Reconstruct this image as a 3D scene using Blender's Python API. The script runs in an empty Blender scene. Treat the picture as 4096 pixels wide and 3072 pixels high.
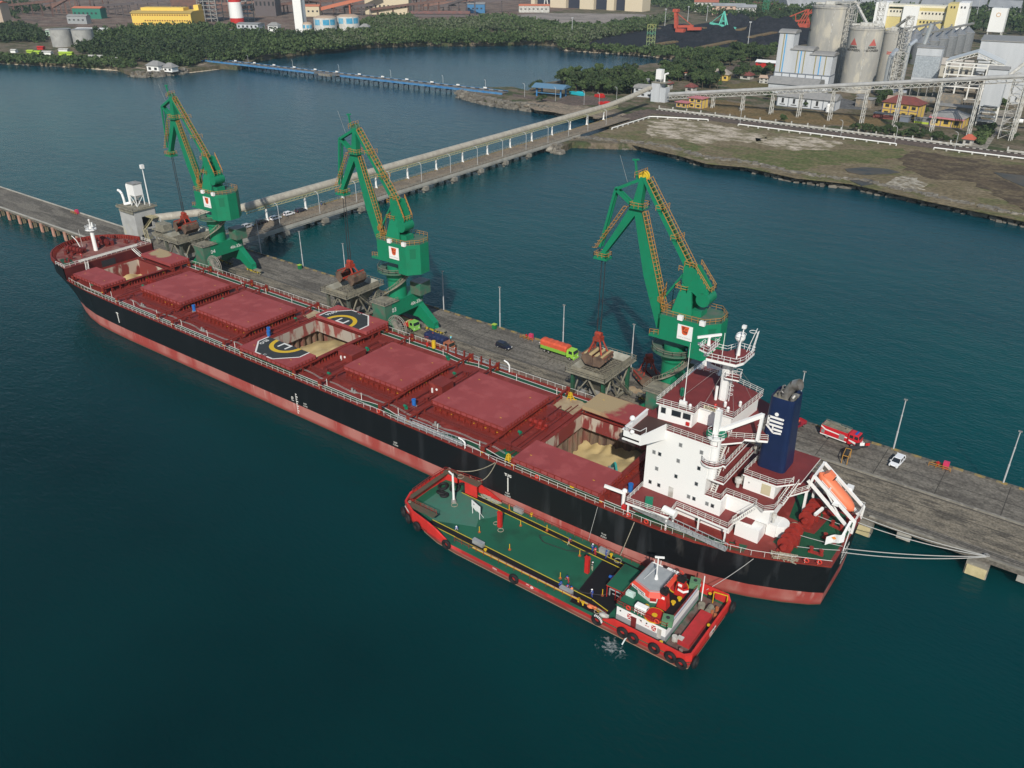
import bpy, bmesh, math, random
import numpy as np
from mathutils import Vector, Matrix
random.seed(7); rng = np.random.default_rng(7)
sc = bpy.context.scene; COL = sc.collection
# ---------------------------------------------------------------- camera
cd = bpy.data.cameras.new('Camera'); cam = bpy.data.objects.new('Camera', cd); COL.objects.link(cam)
cam.location = (60.97, -121.76, 99.08)
cam.rotation_euler = (math.pi/2-0.4925, 0, 0.6374)
cd.sensor_width = 36; cd.lens = 36*3330.0/4096; cd.clip_start = 1; cd.clip_end = 6000
sc.camera = cam
# ---------------------------------------------------------------- light
SUN = Vector((0.42, -0.68, 0.60)).normalized()
w = bpy.data.worlds.new('World'); sc.world = w; w.use_nodes = True
nt = w.node_tree; bg = nt.nodes['Background']; sky = nt.nodes.new('ShaderNodeTexSky')
sky.sky_type = 'NISHITA'; sky.sun_disc = False
sky.sun_elevation = math.asin(SUN.z); sky.sun_rotation = math.atan2(SUN.x, SUN.y)
sky.air_density = 1.1; sky.dust_density = 0.6
nt.links.new(sky.outputs[0], bg.inputs[0]); bg.inputs[1].default_value = 0.095
ld = bpy.data.lights.new('Sun', 'SUN'); ld.energy = 4.3; ld.angle = math.radians(0.5); ld.color = (1, .95, .86)
lo = bpy.data.objects.new('Sun', ld); COL.objects.link(lo); lo.rotation_euler = SUN.to_track_quat('Z', 'Y').to_euler()
sc.view_settings.view_transform = 'Standard'; sc.view_settings.look = 'None'
sc.view_settings.exposure = 0.0; sc.view_settings.gamma = 1
sc.render.engine = 'CYCLES'
# ---------------------------------------------------------------- materials
def lin(c): return tuple((x/12.92 if x <= .04045 else ((x+.055)/1.055)**2.4) for x in c)
_m = {}
def M(name, c, rough=.6, c2=None, scale=.5, metal=0, bump=0, bs=4, sx=(1,1,1), spec=.35, lo_=.35, hi=.65, c3=None, s3=.1, f3=.5):
    """c, c2, c3: linear base colours. c2 mixed in by stretched noise, c3 by a second larger noise."""
    if name in _m: return _m[name]
    m = bpy.data.materials.new(name); m.use_nodes = True; n = m.node_tree; L = n.links.new
    b = n.nodes['Principled BSDF']; b.inputs['Base Color'].default_value = (*c, 1)
    b.inputs['Roughness'].default_value = rough; b.inputs['Metallic'].default_value = metal
    b.inputs['Specular IOR Level'].default_value = spec
    tc = n.nodes.new('ShaderNodeTexCoord'); mp = n.nodes.new('ShaderNodeMapping'); L(tc.outputs['Object'], mp.inputs[0])
    mp.inputs['Scale'].default_value = sx
    def noise(s, det=5):
        t = n.nodes.new('ShaderNodeTexNoise'); t.inputs['Scale'].default_value = s; t.inputs['Detail'].default_value = det
        L(mp.outputs[0], t.inputs[0]); return t
    def ramp(t, a, b_):
        r = n.nodes.new('ShaderNodeMapRange'); r.inputs['From Min'].default_value = a; r.inputs['From Max'].default_value = b_
        L(t.outputs[0], r.inputs[0]); return r
    def mix(a, b2, f):
        x = n.nodes.new('ShaderNodeMix'); x.data_type = 'RGBA'
        for i, v in ((6, a), (7, b2)):
            if isinstance(v, tuple): x.inputs[i].default_value = (*v, 1)
            else: L(v, x.inputs[i])
        L(f.outputs[0], x.inputs[0]); return x.outputs[2]
    col = c
    if c2: col = mix(col, c2, ramp(noise(scale), lo_, hi))
    if c3: col = mix(col, c3, ramp(noise(s3, 7), f3, f3+.12))
    if not isinstance(col, tuple): L(col, b.inputs['Base Color'])
    if bump:
        bp = n.nodes.new('ShaderNodeBump'); bp.inputs['Strength'].default_value = bump; bp.inputs['Distance'].default_value = .1
        L(noise(bs, 6).outputs[0], bp.inputs['Height']); L(bp.outputs[0], b.inputs['Normal'])
    _m[name] = m; return m
white = M('white_paint', (.72,.71,.67), .5, (.6,.585,.54), .35, hi=.9)
whitec = M('clean_white', (.76,.76,.74), .5)
offw = M('aged_white', (.55,.55,.52), .6, (.36,.34,.3), .6)
deckred = M('deck_red', (.205,.028,.022), .6, (.165,.023,.018), .25, c3=(.25,.045,.036), s3=.55, f3=.56, bump=.05)
coverred = M('hatch_cover_red', (.30,.056,.055), .65, (.26,.047,.047), .12, c3=(.33,.07,.068), s3=.35, f3=.5)
sidered = M('coaming_red', (.225,.027,.017), .55, (.165,.021,.014), .8)
housered = M('house_deck_red', (.19,.032,.03), .6, (.15,.026,.026), .4)
deckgreen = M('deck_green', (.010,.080,.038), .6, (.009,.06,.03), .5)
cranegreen = M('crane_green', (.006,.20,.098), .45, (.010,.165,.082), .35, hi=.8, c3=(.03,.12,.065), s3=1.3, f3=.62)
cranegreen2 = M('crane_green_dusty', (.03,.15,.09), .6, (.10,.12,.09), .5)
orange_rail = M('orange_rail', (.42,.21,.05), .6)
steel = M('grey_steel', (.30,.30,.29), .5, (.2,.19,.17), .8)
galv = M('galvanised', (.42,.44,.45), .42, (.33,.34,.34), 1, metal=.3)
dirty = M('dusty_steel', (.16,.15,.12), .7, (.27,.25,.19), .9)
dark = M('dark_grey', (.03,.03,.032), .6)
black = M('rubber_black', (.012,.012,.013), .75)
glass = M('window_glass', (.02,.025,.03), .12, spec=.6)
yellow = M('safety_yellow', (.62,.40,.02), .5)
redp = M('bright_red', (.5,.02,.018), .45, (.42,.025,.02), .7)
rope = M('rope', (.38,.35,.27), .85, (.2,.18,.13), 5)
conc = M('concrete', (.24,.225,.19), .8, (.15,.14,.12), .35, c3=(.30,.28,.24), s3=.8, f3=.55, bump=.1)
concl = M('pale_concrete', (.40,.385,.34), .8, (.29,.28,.25), .3, sx=(1,1,.3))
grain = M('grain', (.50,.39,.195), .9, (.42,.32,.15), .35, bump=.3, bs=1.5)
skin = M('skin', (.30,.16,.10), .6); blue = M('blue_paint', (.015,.09,.35), .5); navy = M('navy_paint', (.009,.022,.075), .42, (.007,.018,.058), .3, c3=(.03,.045,.09), s3=.5, f3=.66)
# ---------------------------------------------------------------- geometry helpers
class MB:
    def __init__(s): s.v = []; s.f = []; s.m = []
    def add(s, vs, fs, m=0):
        o = len(s.v); s.v += [tuple(v) for v in vs]; s.f += [tuple(i+o for i in f) for f in fs]; s.m += [m]*len(fs); return s
    def box(s, x0, x1, y0, y1, z0, z1, m=0):
        return s.add([(x,y,z) for z in (z0,z1) for x,y in ((x0,y0),(x1,y0),(x1,y1),(x0,y1))],
                     [(3,2,1,0),(4,5,6,7),(0,1,5,4),(1,2,6,5),(2,3,7,6),(3,0,4,7)], m)
    def cb(s, c, d, rz=0, m=0, taper=1):
        x,y,z = d[0]/2,d[1]/2,d[2]/2; R = Matrix.Rotation(rz,3,'Z'); c = Vector(c)
        vs = [c+R@Vector((a*(taper if k>0 else 1),b*(taper if k>0 else 1),k)) for k in (-z,z) for a,b in ((-x,-y),(x,-y),(x,y),(-x,y))]
        return s.add(vs, [(3,2,1,0),(4,5,6,7),(0,1,5,4),(1,2,6,5),(2,3,7,6),(3,0,4,7)], m)
    def prism(s, pts, z0, z1, m=0, mt=None):
        n = len(pts)
        if sum(pts[i][0]*pts[(i+1)%n][1]-pts[(i+1)%n][0]*pts[i][1] for i in range(n)) < 0: pts = pts[::-1]
        s.add([(p[0],p[1],z0) for p in pts]+[(p[0],p[1],z1) for p in pts],
              [tuple(range(n))[::-1]]+[(i,(i+1)%n,n+(i+1)%n,n+i) for i in range(n)], m)
        o = len(s.v)-n; s.f.append(tuple(range(o,o+n))); s.m.append(m if mt is None else mt); return s
    def xprism(s, pts, y0, y1, m=0):      # polygon in x,z swept along y
        n = len(pts)
        return s.add([(p[0],y0,p[1]) for p in pts]+[(p[0],y1,p[1]) for p in pts],
              [tuple(range(n)),tuple(range(n,2*n))[::-1]]+[(i,n+i,n+(i+1)%n,(i+1)%n) for i in range(n)], m)
    def yprism(s, pts, x0, x1, m=0):      # polygon in y,z swept along x
        n = len(pts)
        return s.add([(x0,p[0],p[1]) for p in pts]+[(x1,p[0],p[1]) for p in pts],
              [tuple(range(n))[::-1],tuple(range(n,2*n))]+[(i,(i+1)%n,n+(i+1)%n,n+i) for i in range(n)], m)
    def cyl(s, a, b, r, r2=None, n=8, m=0, cap=True):
        a = Vector(a); b = Vector(b); r2 = r if r2 is None else r2; d = (b-a)
        if d.length < 1e-6: return s
        q = d.to_track_quat('Z','Y'); vs = []
        for p, rr in ((a,r),(b,r2)):
            for i in range(n):
                t = 2*math.pi*i/n; vs.append(p+q@Vector((rr*math.cos(t),rr*math.sin(t),0)))
        fs = [(i,(i+1)%n,n+(i+1)%n,n+i) for i in range(n)]
        if cap: fs += [tuple(range(n))[::-1],tuple(range(n,2*n))]
        return s.add(vs, fs, m)
    def beam(s, a, b, w, h=None, m=0, w2=None, h2=None):   # rectangular section, h roughly vertical
        a = Vector(a); b = Vector(b); h = w if h is None else h; d = (b-a)
        if d.length < 1e-6: return s
        d.normalize(); up = Vector((0,0,1)) if abs(d.z) < .95 else Vector((1,0,0))
        x = d.cross(up).normalized(); z = x.cross(d); vs = []
        for p, ww, hh in ((a,w,h),(b,w2 or w,h2 or h)):
            for i,j in ((-1,-1),(1,-1),(1,1),(-1,1)): vs.append(p+x*(i*ww/2)+z*(j*hh/2))
        return s.add(vs, [(3,2,1,0),(4,5,6,7),(0,1,5,4),(1,2,6,5),(2,3,7,6),(3,0,4,7)], m)
    def tube(s, pts, r, n=6, m=0):
        for a, b in zip(pts, pts[1:]): s.cyl(a, b, r, n=n, m=m)
        return s
    def path(s, pts, w, h=None, m=0):
        for a, b in zip(pts, pts[1:]): s.beam(a, b, w, h, m)
        return s
    def rail(s, pts, h=1.05, sp=1.5, t=.06, nr=2, m=0, close=False):
        pts = [Vector(p) for p in pts]
        if close: pts.append(pts[0])
        for a, b in zip(pts, pts[1:]):
            for k in range(1, nr+1):
                z = Vector((0,0,h*k/nr)); s.beam(a+z, b+z, t, t, m)
            n = max(1, round((b-a).length/sp))
            for i in range(n+1):
                p = a.lerp(b, i/n); s.beam(p, p+Vector((0,0,h)), t, t, m)
        return s
    def stairs(s, a, b, w=.8, m=0, mt=None):
        a = Vector(a); b = Vector(b); d = b-a; side = Vector((-d.y,d.x,0)).normalized()*(w/2)
        for q in (side,-side):
            s.beam(a+q, b+q, .1, .22, m); s.beam(a+q+Vector((0,0,.95)), b+q+Vector((0,0,.95)), .06, .06, m)
            for i in range(3):
                p = a.lerp(b, i/2)+q; s.beam(p, p+Vector((0,0,.95)), .06, .06, m)
        n = max(3, int(abs(d.z)/.26))
        for i in range(n):
            p = a.lerp(b, (i+.5)/n); s.beam(p-side, p+side, .24, .05, m if mt is None else mt)
        return s
    def lathe(s, prof, c=(0,0,0), n=24, m=0, cap=True):
        c = Vector(c); vs = []; k = len(prof)
        for r, z in prof:
            for i in range(n):
                t = 2*math.pi*i/n; vs.append(c+Vector((r*math.cos(t), r*math.sin(t), z)))
        fs = [(j*n+i, j*n+(i+1)%n, (j+1)*n+(i+1)%n, (j+1)*n+i) for j in range(k-1) for i in range(n)]
        if cap: fs += [tuple(range(n))[::-1], tuple(range((k-1)*n, k*n))]
        return s.add(vs, fs, m)
    def sph(s, c, r, n=8, m=0, sq=(1,1,1)):
        c = Vector(c); prof = []
        vs = []; k = max(4, n//2+1)
        for j in range(k+1):
            ph = math.pi*j/k
            for i in range(n):
                t = 2*math.pi*i/n; vs.append(c+Vector((r*sq[0]*math.sin(ph)*math.cos(t), r*sq[1]*math.sin(ph)*math.sin(t), -r*sq[2]*math.cos(ph))))
        return s.add(vs, [(j*n+i, j*n+(i+1)%n, (j+1)*n+(i+1)%n, (j+1)*n+i) for j in range(k) for i in range(n)], m)
    def torus(s, c, R, r, axis='z', n=16, k=8, m=0, rz=0):
        vs = []; q = {'z':Matrix.Identity(3),'x':Matrix.Rotation(math.pi/2,3,'Y'),'y':Matrix.Rotation(math.pi/2,3,'X')}[axis]
        q = Matrix.Rotation(rz,3,'Z')@q
        for i in range(n):
            t = 2*math.pi*i/n
            for j in range(k):
                p = 2*math.pi*j/k; vs.append(Vector(c)+q@Vector(((R+r*math.cos(p))*math.cos(t),(R+r*math.cos(p))*math.sin(t),r*math.sin(p))))
        return s.add(vs, [(i*k+j, ((i+1)%n)*k+j, ((i+1)%n)*k+(j+1)%k, i*k+(j+1)%k) for i in range(n) for j in range(k)], m)
    def poly(s, pts, m=0): return s.add(pts, [tuple(range(len(pts)))], m)
    def xf(s, R=None, t=(0,0,0)):
        R = R or Matrix.Identity(3); t = Vector(t); s.v = [tuple(R@Vector(v)+t) for v in s.v]; return s
    def text(s, txt, size, o, ux, uy, m=0, th=.03, align='CENTER', bold=0):
        """o origin, ux reading direction, uy up direction of the letters"""
        cu = bpy.data.curves.new('t','FONT'); cu.body = txt; cu.size = size; cu.extrude = th/2; cu.offset = bold
        cu.align_x = align; cu.align_y = 'CENTER'; cu.resolution_u = 2
        ob = bpy.data.objects.new('t', cu); COL.objects.link(ob); dg = bpy.context.evaluated_depsgraph_get()
        me = bpy.data.meshes.new_from_object(ob.evaluated_get(dg))
        ux = Vector(ux).normalized(); uy = Vector(uy).normalized(); uz = ux.cross(uy); o = Vector(o)
        s.add([o+ux*v.co.x+uy*v.co.y+uz*(v.co.z+th/2) for v in me.vertices], [tuple(p.vertices) for p in me.polygons], m)
        bpy.data.objects.remove(ob); bpy.data.curves.remove(cu); bpy.data.meshes.remove(me); return s
    def build(s, name, mats, parent=None, smooth=False, loc=None, rz=0):
        me = bpy.data.meshes.new(name); me.from_pydata(s.v, [], s.f)
        if not isinstance(mats, (list,tuple)): mats = [mats]
        for x in mats: me.materials.append(x)
        if len(mats) > 1: me.polygons.foreach_set('material_index', s.m)
        if smooth: me.shade_smooth() if hasattr(me,'shade_smooth') else None
        me.update(); o = bpy.data.objects.new(name, me); COL.objects.link(o)
        if parent: o.parent = parent
        if loc is not None: o.location = loc
        if rz: o.rotation_euler.z = rz
        return o
def tag(o, label=None, cat=None, group=None, kind=None):
    for k, v in (('label',label),('category',cat),('group',group),('kind',kind)):
        if v: o[k] = v
    return o
def T(name, label, cat, loc=(0,0,0), rz=0, group=None):
    o = bpy.data.objects.new(name, None); COL.objects.link(o); o.location = loc; o.rotation_euler.z = rz
    o.empty_display_size = .5
    return tag(o, label, cat, group)
def kids(o): return [c for c in bpy.data.objects if c.parent == o]
_kc = {}
def dup(root, loc, rz=0, label=None, group=None, scale=None):
    r = root.copy(); COL.objects.link(r); r.location = loc; r.rotation_euler.z = rz
    if label: r['label'] = label
    if group: r['group'] = group
    if scale: r.scale = scale
    if root.name not in _kc: _kc[root.name] = [(c, kids(c)) for c in kids(root)]
    for ch, gs in _kc[root.name]:
        c = ch.copy(); COL.objects.link(c); c.parent = r
        for g in gs:
            d = g.copy(); COL.objects.link(d); d.parent = c
    return r
def bevel(o, w=.05, seg=2):
    b = o.modifiers.new('b','BEVEL'); b.width = w; b.segments = seg; b.limit_method = 'ANGLE'; return o

# ================================================================ SEA
def sea_material():
    m = bpy.data.materials.new('sea_water'); m.use_nodes = True; n = m.node_tree; L = n.links.new
    b = n.nodes['Principled BSDF']; b.inputs['Roughness'].default_value = .16; b.inputs['IOR'].default_value = 1.33; b.subsurface_method = 'BURLEY'; b.inputs['Subsurface Weight'].default_value = .7; b.inputs['Subsurface Radius'].default_value = (1,1,1); b.inputs['Subsurface Scale'].default_value = 9
    b.inputs['Specular IOR Level'].default_value = .16
    g = n.nodes.new('ShaderNodeNewGeometry')
    def nz(s, sc_, d, rot=0):
        mp = n.nodes.new('ShaderNodeMapping'); mp.inputs['Scale'].default_value = sc_; mp.inputs['Rotation'].default_value = (0,0,rot)
        t = n.nodes.new('ShaderNodeTexNoise'); t.inputs['Scale'].default_value = s; t.inputs['Detail'].default_value = d
        L(g.outputs['Position'], mp.inputs[0]); L(mp.outputs[0], t.inputs[0]); return t.outputs[0]
    def mr(x, a, b_, c=0, d=1):
        r = n.nodes.new('ShaderNodeMapRange'); L(x, r.inputs[0])
        for i, v in enumerate((a,b_,c,d)): r.inputs[i+1].default_value = v
        return r.outputs[0]
    def mix(a, b2, f):
        x = n.nodes.new('ShaderNodeMix'); x.data_type = 'RGBA'
        for i, v in ((6, a), (7, b2)):
            if isinstance(v, tuple): x.inputs[i].default_value = (*v, 1)
            else: L(v, x.inputs[i])
        L(f, x.inputs[0]); return x.outputs[2]
    sp = n.nodes.new('ShaderNodeSeparateXYZ'); L(g.outputs['Position'], sp.inputs[0])
    deep = mix((.0008,.0185,.0205), (.0012,.027,.0285), mr(nz(.012,(1,1,1),4), .35, .65))
    teal = mix((.0012,.048,.055), (.0012,.061,.064), mr(nz(.008,(1,2,1),4,.3), .35, .65))
    col = mix(deep, teal, mr(sp.outputs[1], -60, 60))
    far = mix((.001,.032,.056), (.001,.040,.062), mr(nz(.006,(1,3,1),4,.2), .35, .65))
    col = mix(col, far, mr(sp.outputs[1], 120, 330))
    L(col, b.inputs['Base Color'])
    bp = n.nodes.new('ShaderNodeBump'); bp.inputs['Distance'].default_value = .35; bp.inputs['Strength'].default_value = .55
    add = n.nodes.new('ShaderNodeMath'); add.operation = 'ADD'
    L(nz(.55,(1,2.2,1),6,.55), add.inputs[0])
    mu = n.nodes.new('ShaderNodeMath'); mu.operation = 'MULTIPLY'; mu.inputs[1].default_value = 1.6
    L(nz(.10,(1,2,1),4,.35), mu.inputs[0]); L(mu.outputs[0], add.inputs[1])
    L(add.outputs[0], bp.inputs['Height']); L(bp.outputs[0], b.inputs['Normal'])
    return m
b = MB(); b.poly([(-2600,-500,0),(1500,-500,0),(1500,3100,0),(-2600,3100,0)])
tag(b.build('sea', sea_material()), kind='structure')
# ================================================================ LAND
Z = 3.0
def ground_mat(name, *cols, s=.02, s2=.15, st=(1,1.6,1)):
    m = bpy.data.materials.new(name); m.use_nodes = True; n = m.node_tree; L = n.links.new
    b = n.nodes['Principled BSDF']; b.inputs['Roughness'].default_value = .95; b.inputs['Specular IOR Level'].default_value = .1
    g = n.nodes.new('ShaderNodeNewGeometry'); prev = None
    for i, c in enumerate(cols):
        if prev is None: prev = c; continue
        t = n.nodes.new('ShaderNodeTexNoise'); t.inputs['Scale'].default_value = s*(1+1.3*i); t.inputs['Detail'].default_value = 9; t.inputs['Roughness'].default_value = .62
        mp = n.nodes.new('ShaderNodeMapping'); mp.inputs['Location'].default_value = (37.7*i, 11.3*i, 0); mp.inputs['Scale'].default_value = st
        L(g.outputs['Position'], mp.inputs[0]); L(mp.outputs[0], t.inputs[0])
        r = n.nodes.new('ShaderNodeMapRange'); r.inputs[1].default_value = .47; r.inputs[2].default_value = .56; L(t.outputs[0], r.inputs[0])
        x = n.nodes.new('ShaderNodeMix'); x.data_type = 'RGBA'
        if isinstance(prev, tuple): x.inputs[6].default_value = (*prev,1)
        else: L(prev, x.inputs[6])
        x.inputs[7].default_value = (*c,1); L(r.outputs[0], x.inputs[0]); prev = x.outputs[2]
    t = n.nodes.new('ShaderNodeTexNoise'); t.inputs['Scale'].default_value = s2*4; t.inputs['Detail'].default_value = 6
    L(g.outputs['Position'], t.inputs[0])
    r = n.nodes.new('ShaderNodeMapRange'); r.inputs[1].default_value = .3; r.inputs[2].default_value = .7; r.inputs[3].default_value = .62; r.inputs[4].default_value = 1.34; L(t.outputs[0], r.inputs[0])
    x = n.nodes.new('ShaderNodeMix'); x.data_type = 'RGBA'; x.blend_type = 'MULTIPLY'; x.inputs[0].default_value = 1
    if isinstance(prev, tuple): x.inputs[6].default_value = (*prev,1)
    else: L(prev, x.inputs[6])
    cc = n.nodes.new('ShaderNodeCombineColor'); [L(r.outputs[0], cc.inputs[i]) for i in range(3)]
    L(cc.outputs[0], x.inputs[7]); L(x.outputs[2], b.inputs['Base Color']); return m
scrub = ground_mat('scrub_ground', (.11,.095,.06), (.06,.075,.035), (.16,.13,.095))
shore = [(-2590,150),(-900,205),(-773.45,240.06,0),(-707.85,262.71,0),(-649.28,277.92,0),(-609.57,266.61,0),(-591.45,273.47,0),(-589.67,304.34,0),(-587.23,335.19,0),(-569.66,339.74,0),(-578.06,357.72,0),(-601.62,388.34,0),
 (-608.1,422.93,0),(-602.43,456.99,0),(-605.25,470.5,0),(-597.71,516.87,0),(-574.81,550.77,0),(-524.89,592.48,0),(-477.91,639.2,0),(-452.33,645.48,0),(-426.15,620.64,0),(-391.27,623.76,0),(-343.17,631.4,0),(-308.17,622.29,0),(-285.55,621.18,0),
 (-286.86,584.67,0),(-298.19,564.51,0),(-305.12,500.5,-0),(-307.17,437.29,0),(-311.42,413.4,0),(-299.38,383.76,0),(-318.8,391.03,0),(-333.42,375.92,0),(-343.81,359.65,0),(-338.18,351.13,0),(-319.73,344.4,0),(-302.16,337.99,-0),(-281.2,334.97,0),(-265.27,336.03,0),(-249.04,334.21,-0),(-230.19,334.8,0),(-214.9,336.4,0),(-201.39,330.82,0),
 (-199,322),(-193,318),(-184,302),(-183,280),(-189.43,268.56,0),(-192.6,251.8,0),(-185.6,244.5,0),(-179.66,247.52,0),(-181.72,259.8,0),(-145.26,279.16,0),(-128.37,274.88,0),(-117.7,270.45,0),(-107.62,266.51,0),(-99.91,269.19,0),(-89.23,270.76,0),(-76.3,268.1,0),(-62.12,264.97,0),(-50.81,264,0),(-38.46,268.91,0),(-4.7,260.39,0),(33.65,251.91,0),(120,235),(420,205),(1490,60),(1490,3090),(-2590,3090)]
shore = [(p[0],p[1]) for p in shore]
b = MB(); b.prism(shore, -.8, Z)
tag(b.build('land', scrub), kind='structure')
def jag(pts, a=2.6, step=4):
    o = []; n = len(pts)
    for i in range(n):
        p, q = pts[i], pts[(i+1)%n]; k = max(1, min(40, int(math.dist(p[:2], q[:2])/step)))
        for j in range(k): o.append((p[0]+(q[0]-p[0])*j/k+random.uniform(-a,a), p[1]+(q[1]-p[1])*j/k+random.uniform(-a,a)))
    return o
def sheet(name, pts, dz, mat, kind='structure', label=None, cat=None):
    b = MB(); b.prism(jag(pts) if name in ('bare_ground','grass','mud_flat','gravel_patch','dry_lawn','dirt_shoulder','clearing') else [(p[0],p[1]) for p in pts], Z-.3, Z+dz); return tag(b.build(name, mat), label, cat, kind=kind)
# reclaimed field in front of the plant
field = ground_mat('field', (.19,.155,.10), (.12,.12,.055), (.16,.13,.08), s=.016)
sheet('field', [(-138.54,269.76,3),(-123.62,266.69,3),(-104.4,258.82,3),(-86.63,263.54,3),(-59.97,257.66,3),(-37,262.2,3),(-3.79,253.52,3),(33.72,245.93,3),(150,228),(420,200),(420,352),(18.03,356.9,3),(-42.42,357.67,3),(-129.46,356.2,3),(-172.21,356.97,3),(-179.91,343.32,3),(-183.34,283.04,3)], .06, field)
bare = ground_mat('bare_field', (.46,.40,.32), (.36,.31,.24), (.19,.165,.10), s=.03)
sheet('bare_ground', [(-176.9,337.71,3),(-166.79,352.95,3),(-145.04,350.95,3),(-120.19,343.9,3),(-104.28,338.62,3),(-102.24,321.4,3),(-118.44,307.93,3),(-126.44,295.91,3),(-141.85,299.11,3),(-154.63,296.16,3)], .10, bare)
sheet('bare_ground', [(-106.88,325.87,3),(-98.29,343.03,3),(-81.1,347.5,3),(-63.95,341.84,3),(-64.51,324.19,3),(-77.79,312.04,3),(-93.54,311.1,3)], .10, bare)
grassm = ground_mat('green_grass', (.10,.115,.045), (.15,.135,.07), s=.06)
sheet('grass', [(-101.71,280.52,3),(-90.31,302.83,3),(-69.45,318.17,3),(-37.11,346.74,3),(-30.82,328.16,3),(-42.55,306.44,3),(-58.73,286.13,3),(-61.82,271.71,3),(-77.58,270.2,3),(-93.31,271.25,3)], .14, grassm)
sheet('grass', [(-135.78,289.04,3),(-131.86,297.03,3),(-119.39,291.11,3),(-117.87,277.85,3),(-124.93,275.01,3)], .14, grassm)
mud = ground_mat('dark_mud', (.115,.088,.058), (.15,.12,.075), (.08,.062,.045), s=.03)
sheet('mud_flat', [(-32.17,327.17,3),(-30.53,346.79,3),(-3.16,344.07,3),(20.12,342.08,3),(120,335),(120,262),(32.04,257.81,3),(5.97,295.19,3),(-11.25,293.51,3),(-24.58,303.1,3)], .18, mud)
gravel = ground_mat('gravel', (.36,.33,.27), (.18,.15,.10), s=.12)
sheet('gravel_patch', [(-25.43,272.08,3),(-22.53,288.98,3),(-15.94,291.94,3),(-9.98,281.66,3),(-8.43,269.35,3),(-18.51,264.45,3)], .24, gravel)
pud = M('puddle', (.035,.042,.042), .45, (.085,.07,.05), .12, spec=.15)
sheet('puddle', [(-46.95,286.64,3),(-40.88,295.15,3),(-30.97,298.39,3),(-24.17,295.47,3),(-28.18,287.88,3),(-37.27,280.04,3),(-43.7,281.1,3)], .28, pud)
sheet('puddle', [(-38.58,266.74,3),(-31.79,273.94,3),(-26.83,269.26,3),(-31.58,260.47,3)], .28, pud)
sheet('puddle', [(10.46,320.96,3),(22.91,322.41,3),(60,300),(40,285),(17.01,310.59,3)], .28, pud)
# sand and rock edges
sand = ground_mat('sand', (.55,.47,.36), (.42,.35,.26), s=.1)
def strip(name, pts, w, z, mat, off=0, kind='structure', label=None, cat=None):
    pts = [Vector((p[0],p[1],0)) for p in pts]; b = MB(); L_ = []; R_ = []
    for i, p in enumerate(pts):
        d = (pts[min(i+1,len(pts)-1)]-pts[max(i-1,0)]).normalized(); nn = Vector((-d.y,d.x,0))
        L_.append(p+nn*(off+w)); R_.append(p+nn*off)
    n = len(pts)
    b.add([(*v.xy,z) for v in L_]+[(*v.xy,z) for v in R_]+[(*v.xy,z-1.5) for v in L_]+[(*v.xy,z-1.5) for v in R_], [(i,n+i,n+i+1,i+1) for i in range(n-1)]+[(n+i,3*n+i,3*n+i+1,n+i+1) for i in range(n-1)]+[(2*n+i,i,i+1,2*n+i+1) for i in range(n-1)])
    return tag(b.build(name, mat), label, cat, kind=kind)
def beach(pts, w):
    pts = [Vector((p[0],p[1],0)) for p in pts]; b = MB(); n = len(pts); a = []; c = []
    for i, p in enumerate(pts):
        d = (pts[min(i+1,n-1)]-pts[max(i-1,0)]).normalized(); nn = Vector((-d.y,d.x,0)); j = 1.1+.7*random.random()
        a.append((p+nn*w*j)); c.append(p-nn*2)
    b.add([(*v.xy,Z+.12) for v in a]+[(*v.xy,-.3) for v in c], [(i,n+i,n+i+1,i+1) for i in range(n-1)])
    return tag(b.build('beach', sand), kind='structure')
def dens(pts, step=12):
    o = []
    for a, c in zip(pts, pts[1:]):
        n = max(1, int(math.dist(a[:2], c[:2])/step))
        for i in range(n): o.append((a[0]+(c[0]-a[0])*i/n+random.uniform(-.7,.7), a[1]+(c[1]-a[1])*i/n+random.uniform(-.7,.7)))
    return o+[pts[-1][:2]]
beach(dens([(-1500,190),(-773.45,240.06,0),(-707.85,262.71,0),(-649.28,277.92,0),(-620.94,273.59,-0)]), 7)
beach(dens([(-589.4,305.66,-0),(-587.23,335.19,0)]), 11)
beach(dens([(-241.95,332.73,-0),(-230.19,334.8,0),(-214.9,336.4,0),(-201.39,330.82,0)]), 9)
beach(dens([(-426.15,620.64,0),(-391.27,623.76,0),(-343.17,631.4,0),(-308.17,622.29,0),(-285.55,621.18,0)]), 5)
rockm = M('shore_rock', (.22,.20,.165), .9, (.11,.098,.082), .3, c3=(.36,.33,.28), s3=.25, f3=.6, bump=.6, bs=2)
def rocks(name, pts, w, n_per, label, sz=(.6,1.5), zt=Z):
    b = MB(); pts = dens(pts, 6)
    for a, c in zip(pts, pts[1:]):
        L_ = math.dist(a, c); d = ((c[0]-a[0])/L_, (c[1]-a[1])/L_) if L_ else (1,0)
        for k in range(int(L_*n_per)):
            u = random.random(); q = random.uniform(-3.6, w*.45); r = random.uniform(*sz)
            x = a[0]+d[0]*L_*u-d[1]*q; y = a[1]+d[1]*L_*u+d[0]*q; z = min(zt, max(-.2, zt*(q+3.4)/4.2))
            vs = [(x+r*random.uniform(.5,1)*sx_, y+r*random.uniform(.5,1)*sy_, z+r*random.uniform(.3,.7)*sz_) for sz_ in (-1,1) for sx_,sy_ in ((-1,-1),(1,-1),(1,1),(-1,1))]
            b.add(vs, [(3,2,1,0),(4,5,6,7),(0,1,5,4),(1,2,6,5),(2,3,7,6),(3,0,4,7)])
    return tag(b.build(name, rockm), label, 'rocks', kind='stuff')
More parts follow.
